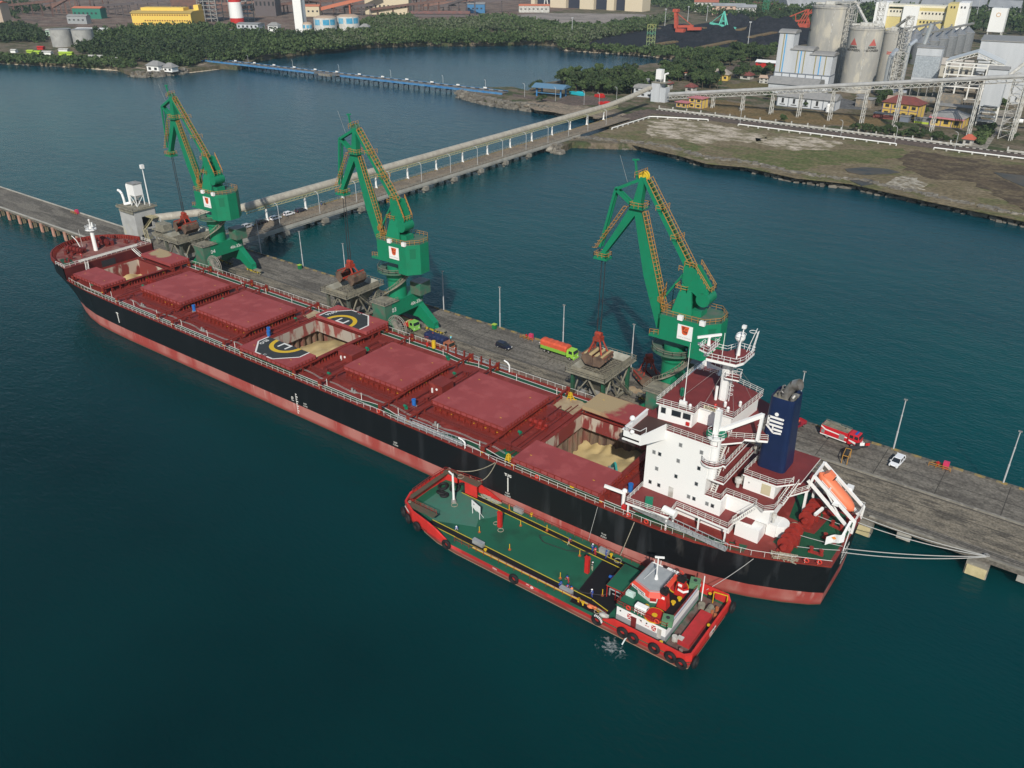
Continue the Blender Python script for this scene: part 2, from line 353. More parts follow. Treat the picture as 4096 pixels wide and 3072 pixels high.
rocks('revetment', [(-189.43,268.56,0),(-145.26,279.16,0),(-128.37,274.88,0),(-117.7,270.45,0),(-107.62,266.51,0),(-99.91,269.19,0),(-89.23,270.76,0),(-76.3,268.1,0),(-62.12,264.97,0),(-50.81,264,0),(-38.46,268.91,0),(-4.7,260.39,0),(33.65,251.91,0),(110,237)], 7, 3.6, 'grey boulder edge of the reclaimed field along the bay')
rocks('boulders', [(-189.43,268.56,0),(-192.6,251.8,0),(-185.6,244.5,0),(-179.66,247.52,0)], 7, 3, 'pale rock spur beside the jetty landing', (.9,2.4))
rocks('boulders', [(-338.18,351.13,0),(-319.73,344.4,0),(-302.16,337.99,-0),(-281.2,334.97,0),(-265.27,336.03,0),(-249.04,334.21,-0)], 8, 2.2, 'dark rocky shore of the spit below the blue pier', (.9,2.2))
rocks('boulders', [(-609.57,266.61,0),(-591.45,273.47,0),(-589.67,304.34,0)], 8, 1.6, 'dark rocks around the grey roofed shore house', (1,2.4))

# ================================================================ BULK CARRIER
DZ = 9.93                       # main deck height
FC = 13.6                       # forecastle deck
ship = T('bulk_carrier', 'long black and red bulk carrier with dark red hatch covers moored along the quay', 'ship')
def interp(tab, x):
    if x <= tab[0][0]: return tab[0][1]
    for (a, u), (b_, v) in zip(tab, tab[1:]):
        if x <= b_: return u+(v-u)*(x-a)/(b_-a)
    return tab[-1][1]
HB = [(-202,0.05),(-201.6,2.2),(-200.5,5),(-198.5,8),(-195.5,10.6),(-191.5,12.6),(-186,14),(-182,14.5),(-176,15.2),(-168,15.8),(-155,16.13),(6,16.13),(14,15.9),(20,15.3),(28.9,13.1),(34.7,10.6),(40.4,7.9)]
WB = [(-197,0.0),(-195.5,2.2),(-193,4.6),(-189.5,7.4),(-184,10.6),(-177,13.4),(-168,15.4),(-155,16.1),(-5,16.13),(6,15.9),(14,15.1),(22,13.4),(29.4,11.0),(35,8.6),(40.2,5.6)]
def hull_section(x):
    xs = max(x, -202); return interp(HB, xs)
def build_hull():
    xs = [-202,-201.2,-200,-198.5,-196.5,-194,-191,-187,-182,-176,-168,-160,-150]+list(range(-140,1,10))+[6,12,18,24,29,34,38,40.4]
    lv = [-1.5, 0, 3.6, 7, DZ, FC]
    V = []; Fs = []
    for side in (-1, 1):
        grid = []
        for x in xs:
            row = []
            for z in lv:
                t = min(1, max(0, z/DZ)); d = interp(HB, x)
                if x < -150:     # bow: stem rakes forward with height, flare
                    k = (x+202)/52.0; xw = -197+47*k; xa = xw+(x-xw)*(t**.8)
                    wv = interp(WB, xw); wv = 0 if x <= -202 else wv
                    fl = wv+(d-wv)*(t**1.7)
                    if z < 0: fl = max(0, wv-.2)
                    if z > DZ:
                        fl = d*(1.0 if x > -182 else 1.012); xa = x-(.9 if x < -198 else .5 if x < -186 else 0)
                    row.append((xa, side*fl, z))
                else:
                    wv = interp(WB, x); fl = wv+(d-wv)*(t**.9); row.append((x-(.8*(1-t) if x > 40 else 0), side*fl, z))
            grid.append(row)
        top = 5
        for i in range(len(xs)-1):
            for j in range(top):
                if j == 4 and xs[i] >= -182: continue
                base = len(V); V += [grid[i][j], grid[i+1][j], grid[i+1][j+1], grid[i][j+1]]
                Fs.append((base,base+1,base+2,base+3) if side < 0 else (base+3,base+2,base+1,base))
        last = grid[-1]
        if side < 0: tr = last[:5]
        else:
            tr2 = last[:5]; base = len(V); V += tr+tr2
            for j in range(4): Fs.append((base+j, base+5+j, base+5+j+1, base+j+1))
    # merge doubles via bmesh
    bm = bmesh.new(); vs = [bm.verts.new(v) for v in V]
    for f in Fs:
        try: bm.faces.new([vs[i] for i in f])
        except ValueError: pass
    bmesh.ops.remove_doubles(bm, verts=bm.verts, dist=.01); bmesh.ops.recalc_face_normals(bm, faces=bm.faces)
    me = bpy.data.meshes.new('hull'); bm.to_mesh(me); bm.free(); return me
def hull_mat(name, black_c, red_c, zb, worn=(.42,.165,.14), foul=(.09,.075,.045)):
    m = bpy.data.materials.new(name); m.use_nodes = True; n = m.node_tree; L = n.links.new
    b = n.nodes['Principled BSDF']; b.inputs['Roughness'].default_value = .42; b.inputs['Specular IOR Level'].default_value = .35
    g = n.nodes.new('ShaderNodeNewGeometry'); sp = n.nodes.new('ShaderNodeSeparateXYZ'); L(g.outputs['Position'], sp.inputs[0])
    def nz(s, sc_, d=5):
        mp = n.nodes.new('ShaderNodeMapping'); mp.inputs['Scale'].default_value = sc_; t = n.nodes.new('ShaderNodeTexNoise'); t.inputs['Scale'].default_value = s; t.inputs['Detail'].default_value = d
        L(g.outputs['Position'], mp.inputs[0]); L(mp.outputs[0], t.inputs[0]); return t.outputs[0]
    def mr(x, a, b_, c=0, d=1):
        r = n.nodes.new('ShaderNodeMapRange'); L(x, r.inputs[0])
        for i, v in enumerate((a,b_,c,d)): r.inputs[i+1].default_value = v
        return r.outputs[0]
    def mix(a, b2, f):
        x = n.nodes.new('ShaderNodeMix'); x.data_type = 'RGBA'
        for i, v in ((6, a), (7, b2)):
            if isinstance(v, tuple): x.inputs[i].default_value = (*v, 1)
            else: L(v, x.inputs[i])
        L(f, x.inputs[0]); return x.outputs[2]
    def mul(a, b_):
        x = n.nodes.new('ShaderNodeMath'); x.operation = 'MULTIPLY'; L(a, x.inputs[0]); L(b_, x.inputs[1]); return x.outputs[0]
    bl = mix(black_c, tuple(min(1,c*3.2+.02) for c in black_c), mul(mr(nz(.35,(1,1,.12),6), .53, .72, 0, .8), mr(sp.outputs[0], -70, 25, .12, 1)))
    bl = mix(bl, (.16,.15,.14), mul(mr(nz(.09,(1,1,.3),8), .62, .70), mr(sp.outputs[0], -45, -5, 0, .7)))
    rd = mix(red_c, worn, mr(nz(.16,(1,1,.5),6), .40, .60))
    rd = mix(rd, (.5,.25,.22), mul(mr(nz(.9,(1,1,.08),4), .60, .72), mr(sp.outputs[2], .8, 3.2)))
    rd = mix(tuple(c*.8 for c in red_c), rd, mr(sp.outputs[2], .35, 1.1)); rd = mix(foul, rd, mr(sp.outputs[2], .05, .3))
    L(mix(rd, bl, mr(sp.outputs[2], zb, zb+.02)), b.inputs['Base Color']); return m
hull = bpy.data.objects.new('hull', build_hull()); COL.objects.link(hull); hull.parent = ship
hull.data.materials.append(hull_mat('hull_paint', (.0075,.0085,.010), (.34,.062,.052), 3.3))
# deck plating with openings over the holds
HX = [(-178.5,-163),(-153.3,-134.4),(-127.3,-106.3),(-99,-80.5),(-71.3,-53),(-44.4,-25.3),(-17.4,1.7)]
HW = [6.6,8,8,8,8,8,8]
OPEN = (0,3,6)
b = MB(); cuts = [-182,-176,-168,-155]+[HX[i][k]+(.7 if k==0 else -.7) for i in OPEN for k in (0,1)]+[6,14,20,28.9,34.7,40.4]
cuts = sorted(cuts)
for a, c in zip(cuts, cuts[1:]):
    hole = 0
    for i in OPEN:
        if HX[i][0] < (a+c)/2 < HX[i][1]: hole = HW[i]-.4
    ya, yc = interp(HB,a)-.02, interp(HB,c)-.02
    if hole:
        for s_ in (-1,1): b.poly([(a,s_*ya,DZ),(c,s_*yc,DZ),(c,s_*hole,DZ),(a,s_*hole,DZ)][::s_*-1])
    else: b.poly([(a,-ya,DZ),(c,-yc,DZ),(c,yc,DZ),(a,ya,DZ)])
b.build('main_deck', deckred, ship)
# sheer strake lip and green walkways with white borders
for s_ in (-1,1):
    b = MB(); xs = [-180,-176,-172,-168,-160]+list(range(-155,7,8))+[12,18,24,28.9,34.7,40.3]
    b.path([(x, s_*(interp(HB,x)-.06), DZ+.12) for x in xs], .12, .26); b.build('gunwale', sidered, ship)
    segs = [(-178,-172.4,14.2),(-172,-118,14.3),(-118,-24,14.3),(-24,0,14.3),(0,8,14.3)]
    b = MB(); w = MB(); pts = []
    for x in np.arange(-178, 9, 2.0):
        y = min(14.5, interp(HB,x)-.95)
        if s_ < 0 and (-38 < x < -22): y = 14.5-1.1*math.sin((x+38)/16*math.pi)
        if -60 < x < -50: y = 14.5-.7*math.sin((x+60)/10*math.pi)
        pts.append((x, s_*y))
    for (xa,ya),(xb,yb) in zip(pts,pts[1:]):
        b.poly([(xa,ya-.55,DZ+.006),(xb,yb-.55,DZ+.006),(xb,yb+.55,DZ+.006),(xa,ya+.55,DZ+.006)])
        for o_ in (-.68,.68):
            w.poly([(xa,ya+o_-.09,DZ+.010),(xb,yb+o_-.09,DZ+.010),(xb,yb+o_+.09,DZ+.010),(xa,ya+o_+.09,DZ+.010)])
    wk = b.build('walkway', deckgreen, ship); w.build('walkway_border', white, wk)
    # deck railing: red lower rails with white top, plus tall white stanchions
    b = MB(); top = MB()
    rx = [x for x in xs if x >= -180]
    pp = [(x, s_*(interp(HB,x)-.18), DZ+.2) for x in rx]
    for a, c in zip(pp, pp[1:]):
        a = Vector(a); c = Vector(c)
        for k in (.38,.72): b.beam(a+Vector((0,0,k)), c+Vector((0,0,k)), .045, .045)
        top.beam(a+Vector((0,0,1.08)), c+Vector((0,0,1.08)), .06, .06)
        nn = max(1, round((c-a).length/2.0))
        for i in range(nn):
            p = a.lerp(c, i/nn); top.beam(p, p+Vector((0,0,1.08)), .055, .055)
    for x in range(-170, 5, 11):
        y = s_*(min(14.5, interp(HB,x)-.95)-.85); top.cyl((x,y,DZ),(x,y,DZ+1.7),.07,n=6)
    rl = top.build('railing', white, ship); b.build('lower_rail', sidered, rl)
# hatches
brk = sidered
def hatch(i):
    x0, x1 = HX[i]; w = HW[i]; op = i in OPEN
    c = MB(); zc = DZ+1.55; e = .7
    if op:
        for s_ in (-1,1): c.box(x0+e-.35, x1-e+.35, s_*(w-.4)-.18, s_*(w-.4)+.18, DZ-.4, zc)
        for xx in (x0+e, x1-e): c.box(xx-.18, xx+.18, -w+.6, w-.6, DZ-.4, zc)
    else: c.box(x0+e, x1-e, -w+.5, w-.5, DZ, zc)
    # stays
    n = int((x1-x0-2*e)/1.55)
    for k in range(n+1):
        x = x0+e+(x1-x0-2*e)*k/n
        for s_ in (-1,1):
            y = s_*(w-.4) if op else s_*(w-.5)
            c.add([(x-.06,y,DZ),(x-.06,y+s_*.75,DZ),(x-.06,y+s_*.35,zc-.05),(x-.06,y,zc-.05),(x+.06,y,DZ),(x+.06,y+s_*.75,DZ),(x+.06,y+s_*.35,zc-.05),(x+.06,y,zc-.05)],
                  [(0,1,2,3),(7,6,5,4),(0,4,5,1),(1,5,6,2),(2,6,7,3)])
    n = int(2*w/1.0)
    for k in range(n+1):
        y = -w+.7+(2*w-1.4)*k/n
        for s_, x in ((-1,x0+e-.1),(1,x1-e+.1)):
            c.add([(x,y-.06,DZ),(x+s_*.8,y-.06,DZ),(x+s_*.35,y-.06,zc-.1),(x,y-.06,zc-.1),(x,y+.06,DZ),(x+s_*.8,y+.06,DZ),(x+s_*.35,y+.06,zc-.1),(x,y+.06,zc-.1)],
                  [(0,1,2,3),(7,6,5,4),(0,4,5,1),(1,5,6,2),(2,6,7,3)])
    for s_ in (-1,1): c.box(x0+e-.5, x1-e+.5, s_*(w-.1)-.35, s_*(w-.1)+.35, zc-.12, zc)
    for xx in (x0+e-.35, x1-e+.35): c.box(xx-.3, xx+.3, -w+.1, w-.1, zc-.12, zc-.003)
    s = c
    for k in range(6):
        x = x0+2+(x1-x0-4)*k/5
        if k != 2:
            for z in (.55,.95): s.box(x-.15, x+.15, -w+.3, -w+.5, DZ+z, DZ+z+.07, 1)
    for y in (-5.5, 0, 5.5):
        for z in (.5,.9): s.box(x1-e, x1-e+.5, y-.22, y+.22, DZ+z, DZ+z+.07, 1)
    c.build('hatch_coaming', [sidered,yellow], ship)
    # transverse tracks the covers roll out on
    for xx in (x0-.25, x1+.25):
        t = MB()
        for s_ in (-1,1):
            yo = 15.3 if i else 14; yo = min(yo, interp(HB,xx)-.9)
            t.beam((xx,s_*(w-.6),zc-.05),(xx,s_*yo,zc-.05),.34,.30)
            for y in (w+2.2, (w+yo)/2+1, yo-.3):
                t.beam((xx,s_*y,DZ),(xx,s_*y,zc-.2),.22,.22); t.beam((xx,s_*(y-.8),DZ+.05),(xx,s_*y,zc-.2),.12,.12)
            t.box(xx-.45,xx+.45,s_*yo-.15,s_*yo+.15,DZ,zc+.35)
        for s_ in (-1,1): t.box(xx-.25,xx+.25,s_*(min(15.3 if i else 14, interp(HB,xx)-.9))-.35,s_*(min(15.3 if i else 14, interp(HB,xx)-.9))-.1,DZ+.7,DZ+.8,1)
        t.beam((xx,-w,zc+.02),(xx,w,zc+.02),.26,.22)
        t.build('cover_track', [sidered,yellow], ship)
    # covers
    H = 1.02; zb = zc+.03
    for s_ in (-1,1):
        k = MB(); off = (w+ (0.0 if not i else .0))*s_ if op else 0
        if op:
            if i == 0: ya, yb = (-13.7,-6.5) if s_ < 0 else (8.0,14.4)
            elif i == 3: ya, yb = (-15.8,-8.1) if s_ < 0 else (8.3,16.1)
            else: ya, yb = (-15.7,-7.8) if s_ < 0 else (8.9,16.1)
        else: ya, yb = (-w,-.04) if s_ < 0 else (.04,w)
        k.box(x0,x1,ya,yb,zb+.18,zb+H)
        k.box(x0+.25,x1-.25,ya+.2,yb-.2,zb-.1,zb+.2,1)
        # panel stiffeners round the edges
        for q in range(int((x1-x0)/1.55)+1):
            x = x0+.1+(x1-x0-.2)*q/int((x1-x0)/1.55); ye = ya if s_ < 0 else yb
            k.box(x-.05,x+.05,ye-(.16 if s_<0 else -.0),ye+(0 if s_<0 else .16),zb+.2,zb+H-.12,1)
        for q in range(8):
            y = ya+.3+(yb-ya-.6)*q/7
            for x, d in ((x0,-.16),(x1,0)): k.box(x+d,x+d+.16,y-.05,y+.05,zb+.2,zb+H-.12,1)
        k.box(x0-.1,x1+.1,(ya-.1 if s_<0 else yb-.0),(ya if s_<0 else yb+.1),zb+H-.12,zb+H-.02,1)
        for xx in (x0+2.3, x1-2.9): k.box(xx-.2,xx+.2,(ya+yb)/2+s_*1.2-.07,(ya+yb)/2+s_*1.2+.07,zb+H-.1,zb+H+.03,2)
        cv = k.build('hatch_cover', [cover_mats.get((i,s_), coverred), sidered, yellow], ship)
def dusted(name, blobs):
    """hatch cover red with grain spilled on it; blobs = (x,y,radius) world"""
    m = M(name, (.30,.056,.055), .65, (.26,.047,.047), .12); n = m.node_tree; L = n.links.new
    b = n.nodes['Principled BSDF']; old = b.inputs['Base Color'].links[0].from_socket
    g = n.nodes.new('ShaderNodeNewGeometry'); t = n.nodes.new('ShaderNodeTexNoise'); t.inputs['Scale'].default_value = .35; t.inputs['Detail'].default_value = 8
    L(g.outputs['Position'], t.inputs[0]); acc = None
    for (x,y,r) in blobs:
        d = n.nodes.new('ShaderNodeVectorMath'); d.operation = 'DISTANCE'; L(g.outputs['Position'], d.inputs[0]); d.inputs[1].default_value = (x,y,12.5)
        mr = n.nodes.new('ShaderNodeMapRange'); mr.inputs[1].default_value = r; mr.inputs[2].default_value = r*.25; L(d.outputs['Value'], mr.inputs[0])
        if acc is None: acc = mr.outputs[0]
        else:
            a = n.nodes.new('ShaderNodeMath'); a.operation = 'MAXIMUM'; L(acc,a.inputs[0]); L(mr.outputs[0],a.inputs[1]); acc = a.outputs[0]
    a = n.nodes.new('ShaderNodeMath'); a.operation = 'ADD'; L(acc,a.inputs[0]); L(t.outputs[0],a.inputs[1])
    mr = n.nodes.new('ShaderNodeMapRange'); mr.inputs[1].default_value = .85; mr.inputs[2].default_value = 1.1; L(a.outputs[0], mr.inputs[0])
    x = n.nodes.new('ShaderNodeMix'); x.data_type = 'RGBA'; L(old, x.inputs[6]); x.inputs[7].default_value = (.36,.27,.15,1); L(mr.outputs[0], x.inputs[0])
    L(x.outputs[2], b.inputs['Base Color']); return m
def asphalt_helideck(): return M('helideck_black', (.03,.033,.034), .7, (.04,.043,.043), .8)
cover_mats = {(6,1): dusted('cover_dust_aft', [(-17.4,12.5,11),(-15,15.5,8),(-17,9.5,8)]), (0,1): dusted('cover_dust_fore', [(-175,12,4.5),(-171.5,11.5,3.5),(-176,14,4)])}
for i in range(7): hatch(i)
# helideck marking split over the two rolled-out covers of the middle hold
hz = DZ+1.55+.03+1.02
def heli(s_):
    # marking drawn as if closed (centre y=0), shifted with the cover
    b = MB(); cx = -90.3; off = -8.0*1 if s_ < 0 else 8.35; z = hz+.006
    R = 7.4; c8 = R*math.tan(math.pi/8)
    half = [(c8,-R),(R,-c8),(R,0),(-R,0),(-R,-c8),(-c8,-R)]
    P8 = [(cx+x, (y if s_ < 0 else -y)+off) for x,y in half]
    b.prism(P8, z-.004, z, 0)
    def strp(a, c, w, m, zz):
        a = Vector((*a,0)); c = Vector((*c,0)); d = (c-a).normalized(); nn = Vector((-d.y,d.x,0))*w/2
        pts = [a+nn,a-nn,c-nn,c+nn]; b.poly([(cx+p.x,(p.y if s_<0 else -p.y)+off,zz) for p in pts][::(1 if s_<0 else -1)], m)
    o8 = [(R,0),(R,-c8),(c8,-R),(-c8,-R),(-R,-c8),(-R,0)]
    for k,(a,c) in enumerate(zip(o8,o8[1:])):
        if k == 2: strp(a, (a[0]*.3+c[0]*.7*0,c[1]), .38, 1, z+.004); strp((-1.2,-R), c, .38, 1, z+.004)
        else: strp(a, c, .38, 1, z+.004)
    n = 24; r0, r1 = 3.5, 4.6
    for k in range(n):
        a0 = math.pi+math.pi*k/n; a1 = math.pi+math.pi*(k+1)/n
        pts = [(r0*math.cos(a0),r0*math.sin(a0)),(r1*math.cos(a0),r1*math.sin(a0)),(r1*math.cos(a1),r1*math.sin(a1)),(r0*math.cos(a1),r0*math.sin(a1))]
        b.poly([(cx+p[0],(p[1] if s_<0 else -p[1])+off,z+.004) for p in pts][::(1 if s_<0 else -1)], 2)
    # half of the H lying across the seam
    strp((-1.25,-2.3),(-1.25,0),.55,1,z+.008); strp((1.25,-2.3),(1.25,0),.55,1,z+.008); strp((-1.25,-.28),(1.25,-.28),.5,1,z+.0085)
    if s_ < 0: b.text('ELO', 1.5, (cx-6.0,off-2.6,z+.006), (.15,-1,0), (1,.15,0), 1, .004, bold=.03); b.text('13', 1.0, (cx-.2,off-6.9,z+.006), (-1,0,0),(0,-1,0),1,.004)
    else: b.text('ONA', 1.5, (cx-6.0,off+2.9,z+.006), (-.15,-1,0), (1,-.15,0), 1, .004, bold=.03); b.text('13', 1.0, (cx+.2,off+6.9,z+.006), (1,0,0),(0,1,0),1,.004)
    return b
cvs = [o for o in bpy.data.objects if o.name.startswith('hatch_cover') and o.parent == ship]
for o, s_ in ((cvs[6],-1),(cvs[7],1)): heli(s_).build('helipad_marking', [asphalt_helideck(), white, yellow], o)
# cargo holds: stained walls under the coamings
rust = M('hold_plate', (.085,.05,.04), .8, (.22,.17,.11), .5, sx=(1,1,.25), c3=(.16,.06,.045), s3=.5, f3=.52)
holdw = M('hold_coaming_inside', (.36,.31,.26), .75, (.23,.06,.05), .45, sx=(1,1,.35), lo_=.5, hi=.58)
redin = M('hold_coaming_red', (.20,.035,.03), .7, (.45,.38,.30), .4, sx=(1,1,.3), lo_=.49, hi=.56)
for i in OPEN:
    x0, x1 = HX[i]; w = HW[i]-.6; zc = DZ+1.5
    b = MB(); e = .9; zz = (DZ-1.6) if i else DZ-3.5
    xs0, xs1 = x0+e, x1-e
    for s_ in (-1,1): b.poly([(xs0,s_*w,zz),(xs1,s_*w,zz),(xs1,s_*w,zc),(xs0,s_*w,zc)])
    for x in (xs0,xs1): b.poly([(x,-w,zz),(x,w,zz),(x,w,zc),(x,-w,zc)])
    hd = b.build('hatch_trunk', holdw if i == 3 else redin, ship)
    # corrugated bulkheads further down, set back under the deck
    b = MB(); W2 = w+3.5; bot = -1.0
    xa, xb = xs0-1.5, xs1+1.5; n = 22
    for x, sg in ((xa,1),(xb,-1)):
        pts = []
        for k in range(n+1):
            y = -W2+2*W2*k/n; pts += [(x+(0 if k%2 else .8)*sg, y), (x+(0 if k%2 else .8)*sg, y+2*W2/n*.6)]
        for p, q in zip(pts, pts[1:]): b.poly([(p[0],p[1],bot),(q[0],q[1],bot),(q[0],q[1],zz),(p[0],p[1],zz)])
    for s_ in (-1,1):
        pts = []; n2 = 20
        for k in range(n2+1):
            x = xa+(xb-xa)*k/n2; pts += [(x, s_*(W2-(0 if k%2 else .5))), (x+.5, s_*(W2-(0 if k%2 else .5)))]
        for p, q in zip(pts, pts[1:]): b.poly([(p[0],p[1],bot),(q[0],q[1],bot),(q[0],q[1],zz),(p[0],p[1],zz)])
        b.poly([(xa,s_*w,zz),(xb,s_*w,zz),(xb,s_*W2,zz),(xa,s_*W2,zz)])
    for x, x2 in ((xa,xs0),(xb,xs1)): b.poly([(x,-w,zz),(x2,-w,zz),(x2,w,zz),(x,w,zz)])
    b.build('cargo_hold', rust, ship)
    # grain heap inside
    base = {0:6.6, 3:5.4, 6:3.6}[i]; g = MB(); nx, ny = 30, 26; vs = []
    for a in range(nx+1):
        for c in range(ny+1):
            x = xa+.3+(xb-xa-.6)*a/nx; y = -W2+.3+(2*W2-.6)*c/ny
            u = (x-(x0+x1)/2)/9; v = y/9
            h = base+{0: -1.2*u-.6*v, 3: 1.5*(1-u*u-v*v)+.8*v, 6: 1.6*u+.5*v}[i]+.35*math.sin(x*.9+y*.5)*math.cos(y*.7)+random.uniform(-.1,.1)
            if i == 6 and v > .9: h += (v-.9)*1.5+.35*math.sin(x*2.1)
            if i == 0: h += .5*math.sin(y*.9)
            vs.append((x,y,h))
    g.add(vs, [(a*(ny+1)+c,(a+1)*(ny+1)+c,(a+1)*(ny+1)+c+1,a*(ny+1)+c+1) for a in range(nx) for c in range(ny)])
    o = g.build('grain_heap', grain, smooth=True)
    tag(o, {0:'pale grain heap in the foremost open hold behind the forecastle',3:'tan grain heap in the open hold between the two halves of the helipad',6:'large tan grain heap in the open hold beside the white deckhouse'}[i], 'grain', 'bulk grain in the open holds')

# ---------------- forecastle
b = MB(); fx = [-200.6,-199.2,-197,-194.5,-191.5,-187,-182]
fp = [(x, interp(HB,x)*1.0-.25) for x in fx]
b.prism([(-201.2,0)]+[(x,-y) for x,y in fp]+[(x,y) for x,y in fp[::-1]], FC-.25, FC)
b.build('forecastle_deck', M('forecastle_deck', (.20,.06,.05), .7, (.26,.14,.11), .3, c3=(.16,.03,.028), s3=.4, f3=.5), ship)
b = MB(); b.box(-182.3,-182,-14.2,14.2,DZ,FC-.25); b.box(-182.0,-181.9,-3,1.4,DZ,DZ+2.6,1)
b.build('forecastle_bulkhead', [M('bulkhead_dark_red',(.10,.014,.012),.6,(.07,.01,.01),.4), dark], ship)
b = MB()   # bulwark inside face + cap + stays
bw = [(x, -interp(HB,x)*1.012) for x in (-187,-191.5,-194.5,-197,-199.2,-200.9,-202)]
path = [(x-.6,y) for x,y in bw]+[(x-.6,-y) for x,y in bw[::-1]]
path = [(max(-202.8,p[0]),p[1]) for p in path]
for (xa,ya),(xb,yb) in zip(path,path[1:]):
    f = .975
    b.poly([(xa,ya,FC-.2),(xb,yb,FC-.2),(xb,yb,FC+1.15),(xa,ya,FC+1.15)])
    b.poly([(xa+.25,ya*f,FC-.2),(xa+.25,ya*f,FC+1.15),(xb+.25,yb*f,FC+1.15),(xb+.25,yb*f,FC-.2)])
    b.poly([(xa,ya,FC+1.15),(xb,yb,FC+1.15),(xb+.25,yb*f,FC+1.15),(xa+.25,ya*f,FC+1.15)])
    for k in range(4):
        x = xa+(xb-xa)*k/4; y = ya+(yb-ya)*k/4; b.beam((x+.3,y*f,FC+1.0),(x+1.0,y*f*.94,FC),.12,.2)
b.build('bulwark', sidered, ship)
b = MB()
b.rail([(-182.2,-13.9,FC),(-182.2,13.9,FC)], 1.05, 1.6, .08); b.rail([(-182.2,-14.1,FC),(-187,-14.0,FC)],1.05,1.5,.08); b.rail([(-182.2,14.1,FC),(-187,14.0,FC)],1.05,1.5,.08)
b.box(-182.35,-182.2,-9.5,9.5,FC+.35,FC+.95); b.build('forecastle_rail', white, ship)
for s_ in (-1,1): MB().stairs((-181.8,s_*7.5,FC),(-178.9,s_*9.2,DZ+.1),.8).build('ladder', white, ship)
# foremast
b = MB(); b.cyl((-189.6,0,FC),(-189.6,0,21.2),.62,.5,12); b.cyl((-189.6,0,20.2),(-189.6,0,20.5),1.7,n=10); b.rail([(-189.6+1.7*math.cos(t),1.7*math.sin(t),20.5) for t in np.arange(0,6.2,.785)],.9,1.2,.08,close=True)
b.cyl((-189.6,0,21),(-189.6,0,23.2),.16); b.sph((-189.6,0,23.2),.3); b.beam((-189.6,-1.5,21.6),(-189.6,1.5,21.6),.12,.12); b.cyl((-189.3,.5,21),(-189.3,.5,22.4),.25); b.path([(-188.9,0,FC),(-188.9,0,20)],.3,.12)
b.build('foremast', whitec, ship)
b = MB(); b.tube([(-192,-3.4,FC),(-192,-3.4,FC+1.5),(-193,-3.6,FC+3.5),(-194.6,-3.9,FC+4.7)],.13); b.cyl((-194.5,-1.5,FC),(-194.5,-1.5,FC+6),.05); b.build('davit', white, ship)
wred = M('machinery_red', (.17,.022,.017), .5, (.11,.016,.014), 1.5)
for (x,y,rz) in ((-192.5,-4.6,.2),(-192.5,5.2,-.2)):
    b = MB()
    for k in range(-1,2): b.cyl((k*1.5-.1,-.5,1.2),(k*1.5+.9,-.5,1.2),.75,n=12); b.cyl((k*1.5-.2,-.5,1.2),(k*1.5-.08,-.5,1.2),1.15,n=14)
    b.cyl((-2.6,-.5,1.2),(-2,-.5,1.2),.95,n=12); b.cyl((2.5,-.5,1.2),(3.1,-.5,1.2),.5,n=10); b.box(-2.2,2.6,.4,1.5,0,1.5); b.box(-2.6,2.8,-1.1,.3,0,.4)
    b.cyl((-1.5,-2.6,0),(-1.5,-2.6,1.3),.5,n=10); b.cyl((1.2,-2.6,0),(1.2,-2.6,1.2),.45,n=10)
    b.build('windlass', wred, ship, loc=(x,y,FC), rz=rz)
for (x,y,rz) in ((-186,-11,.3),(-186.2,11.4,-.3),(-197.5,-4.6,.9),(-197.5,4.6,-.9),(-188.2,-8.8,0),(-188.5,9.5,0)):
    b = MB(); b.box(-1.1,1.1,-.35,.35,0,.25)
    for k in (-.65,.65): b.cyl((k,0,.2),(k,0,1.05),.28,n=10); b.cyl((k,0,.95),(k,0,1.1),.36,n=10)
    b.build('bollard', wred, ship, loc=(x,y,FC), rz=rz)
b = MB(); b.poly([(-190.5,-11.2,FC+.006),(-184.5,-12.9,FC+.006),(-184,-10,FC+.006),(-190,-8.4,FC+.006)]); b.build('green_patch', deckgreen, ship)
# ---------------- things across the main deck between hatches
def deck_house(x0,x1,y0,y1,h):
    b = MB(); b.box(x0,x1,y0,y1,DZ,DZ+h); b.box(x0-.1,x1+.1,y0-.1,y1+.1,DZ+h,DZ+h+.08); b.box(x1,x1+.05,(y0+y1)/2-.4,(y0+y1)/2+.4,DZ+.3,DZ+2,1); b.box(x0+.8,x0+1.1,y0-.25,y0,DZ+.4,DZ+1.5,2)
    b.cyl((x0+2.2,y0,DZ+1.5),(x0+2.2,y0-.12,DZ+1.5),.28,m=2)
    o = b.build('store_house',[deckred,sidered,whitec],ship); return o
deck_house(-78.3,-73.6,-3.2,1.2,2.5); deck_house(-50.2,-46.4,-2.4,1.4,2.6)
pip = M('pipe_red', (.14,.022,.018), .55)
for y in (-9.7,-10.2,-10.6):
    b = MB()
    for (xa,xc) in ((-156,-2),): b.tube([(xa,y,DZ+.5),(xc,y,DZ+.5)],.12,6)
    for x in range(-155,-2,5): b.beam((x,y,DZ),(x,y,DZ+.5),.1,.1)
    b.build('deck_pipe', pip, ship)
for y in (-12.2,-12.5): 
    pts = []
    for k in range(0,60): 
        x = -152+k*2.5; pts.append((x,y+.25*math.sin(x*.7),DZ+.35+.25*math.cos((x+4)*.25)))
    MB().tube(pts,.05,5).build('wire_cable', steel, ship)
for x in (-146,-119,-64,-39.5,-11): MB().box(-.9,.9,-.4,.4,0,.15).cyl((-.3,0,.1),(-.3,0,.9),.25).cyl((.5,0,.1),(.5,0,.7),.2).build('fairlead', steel, ship, loc=(x,-12.3,DZ))
bluem = M('hose_blue', (.02,.13,.42), .5)
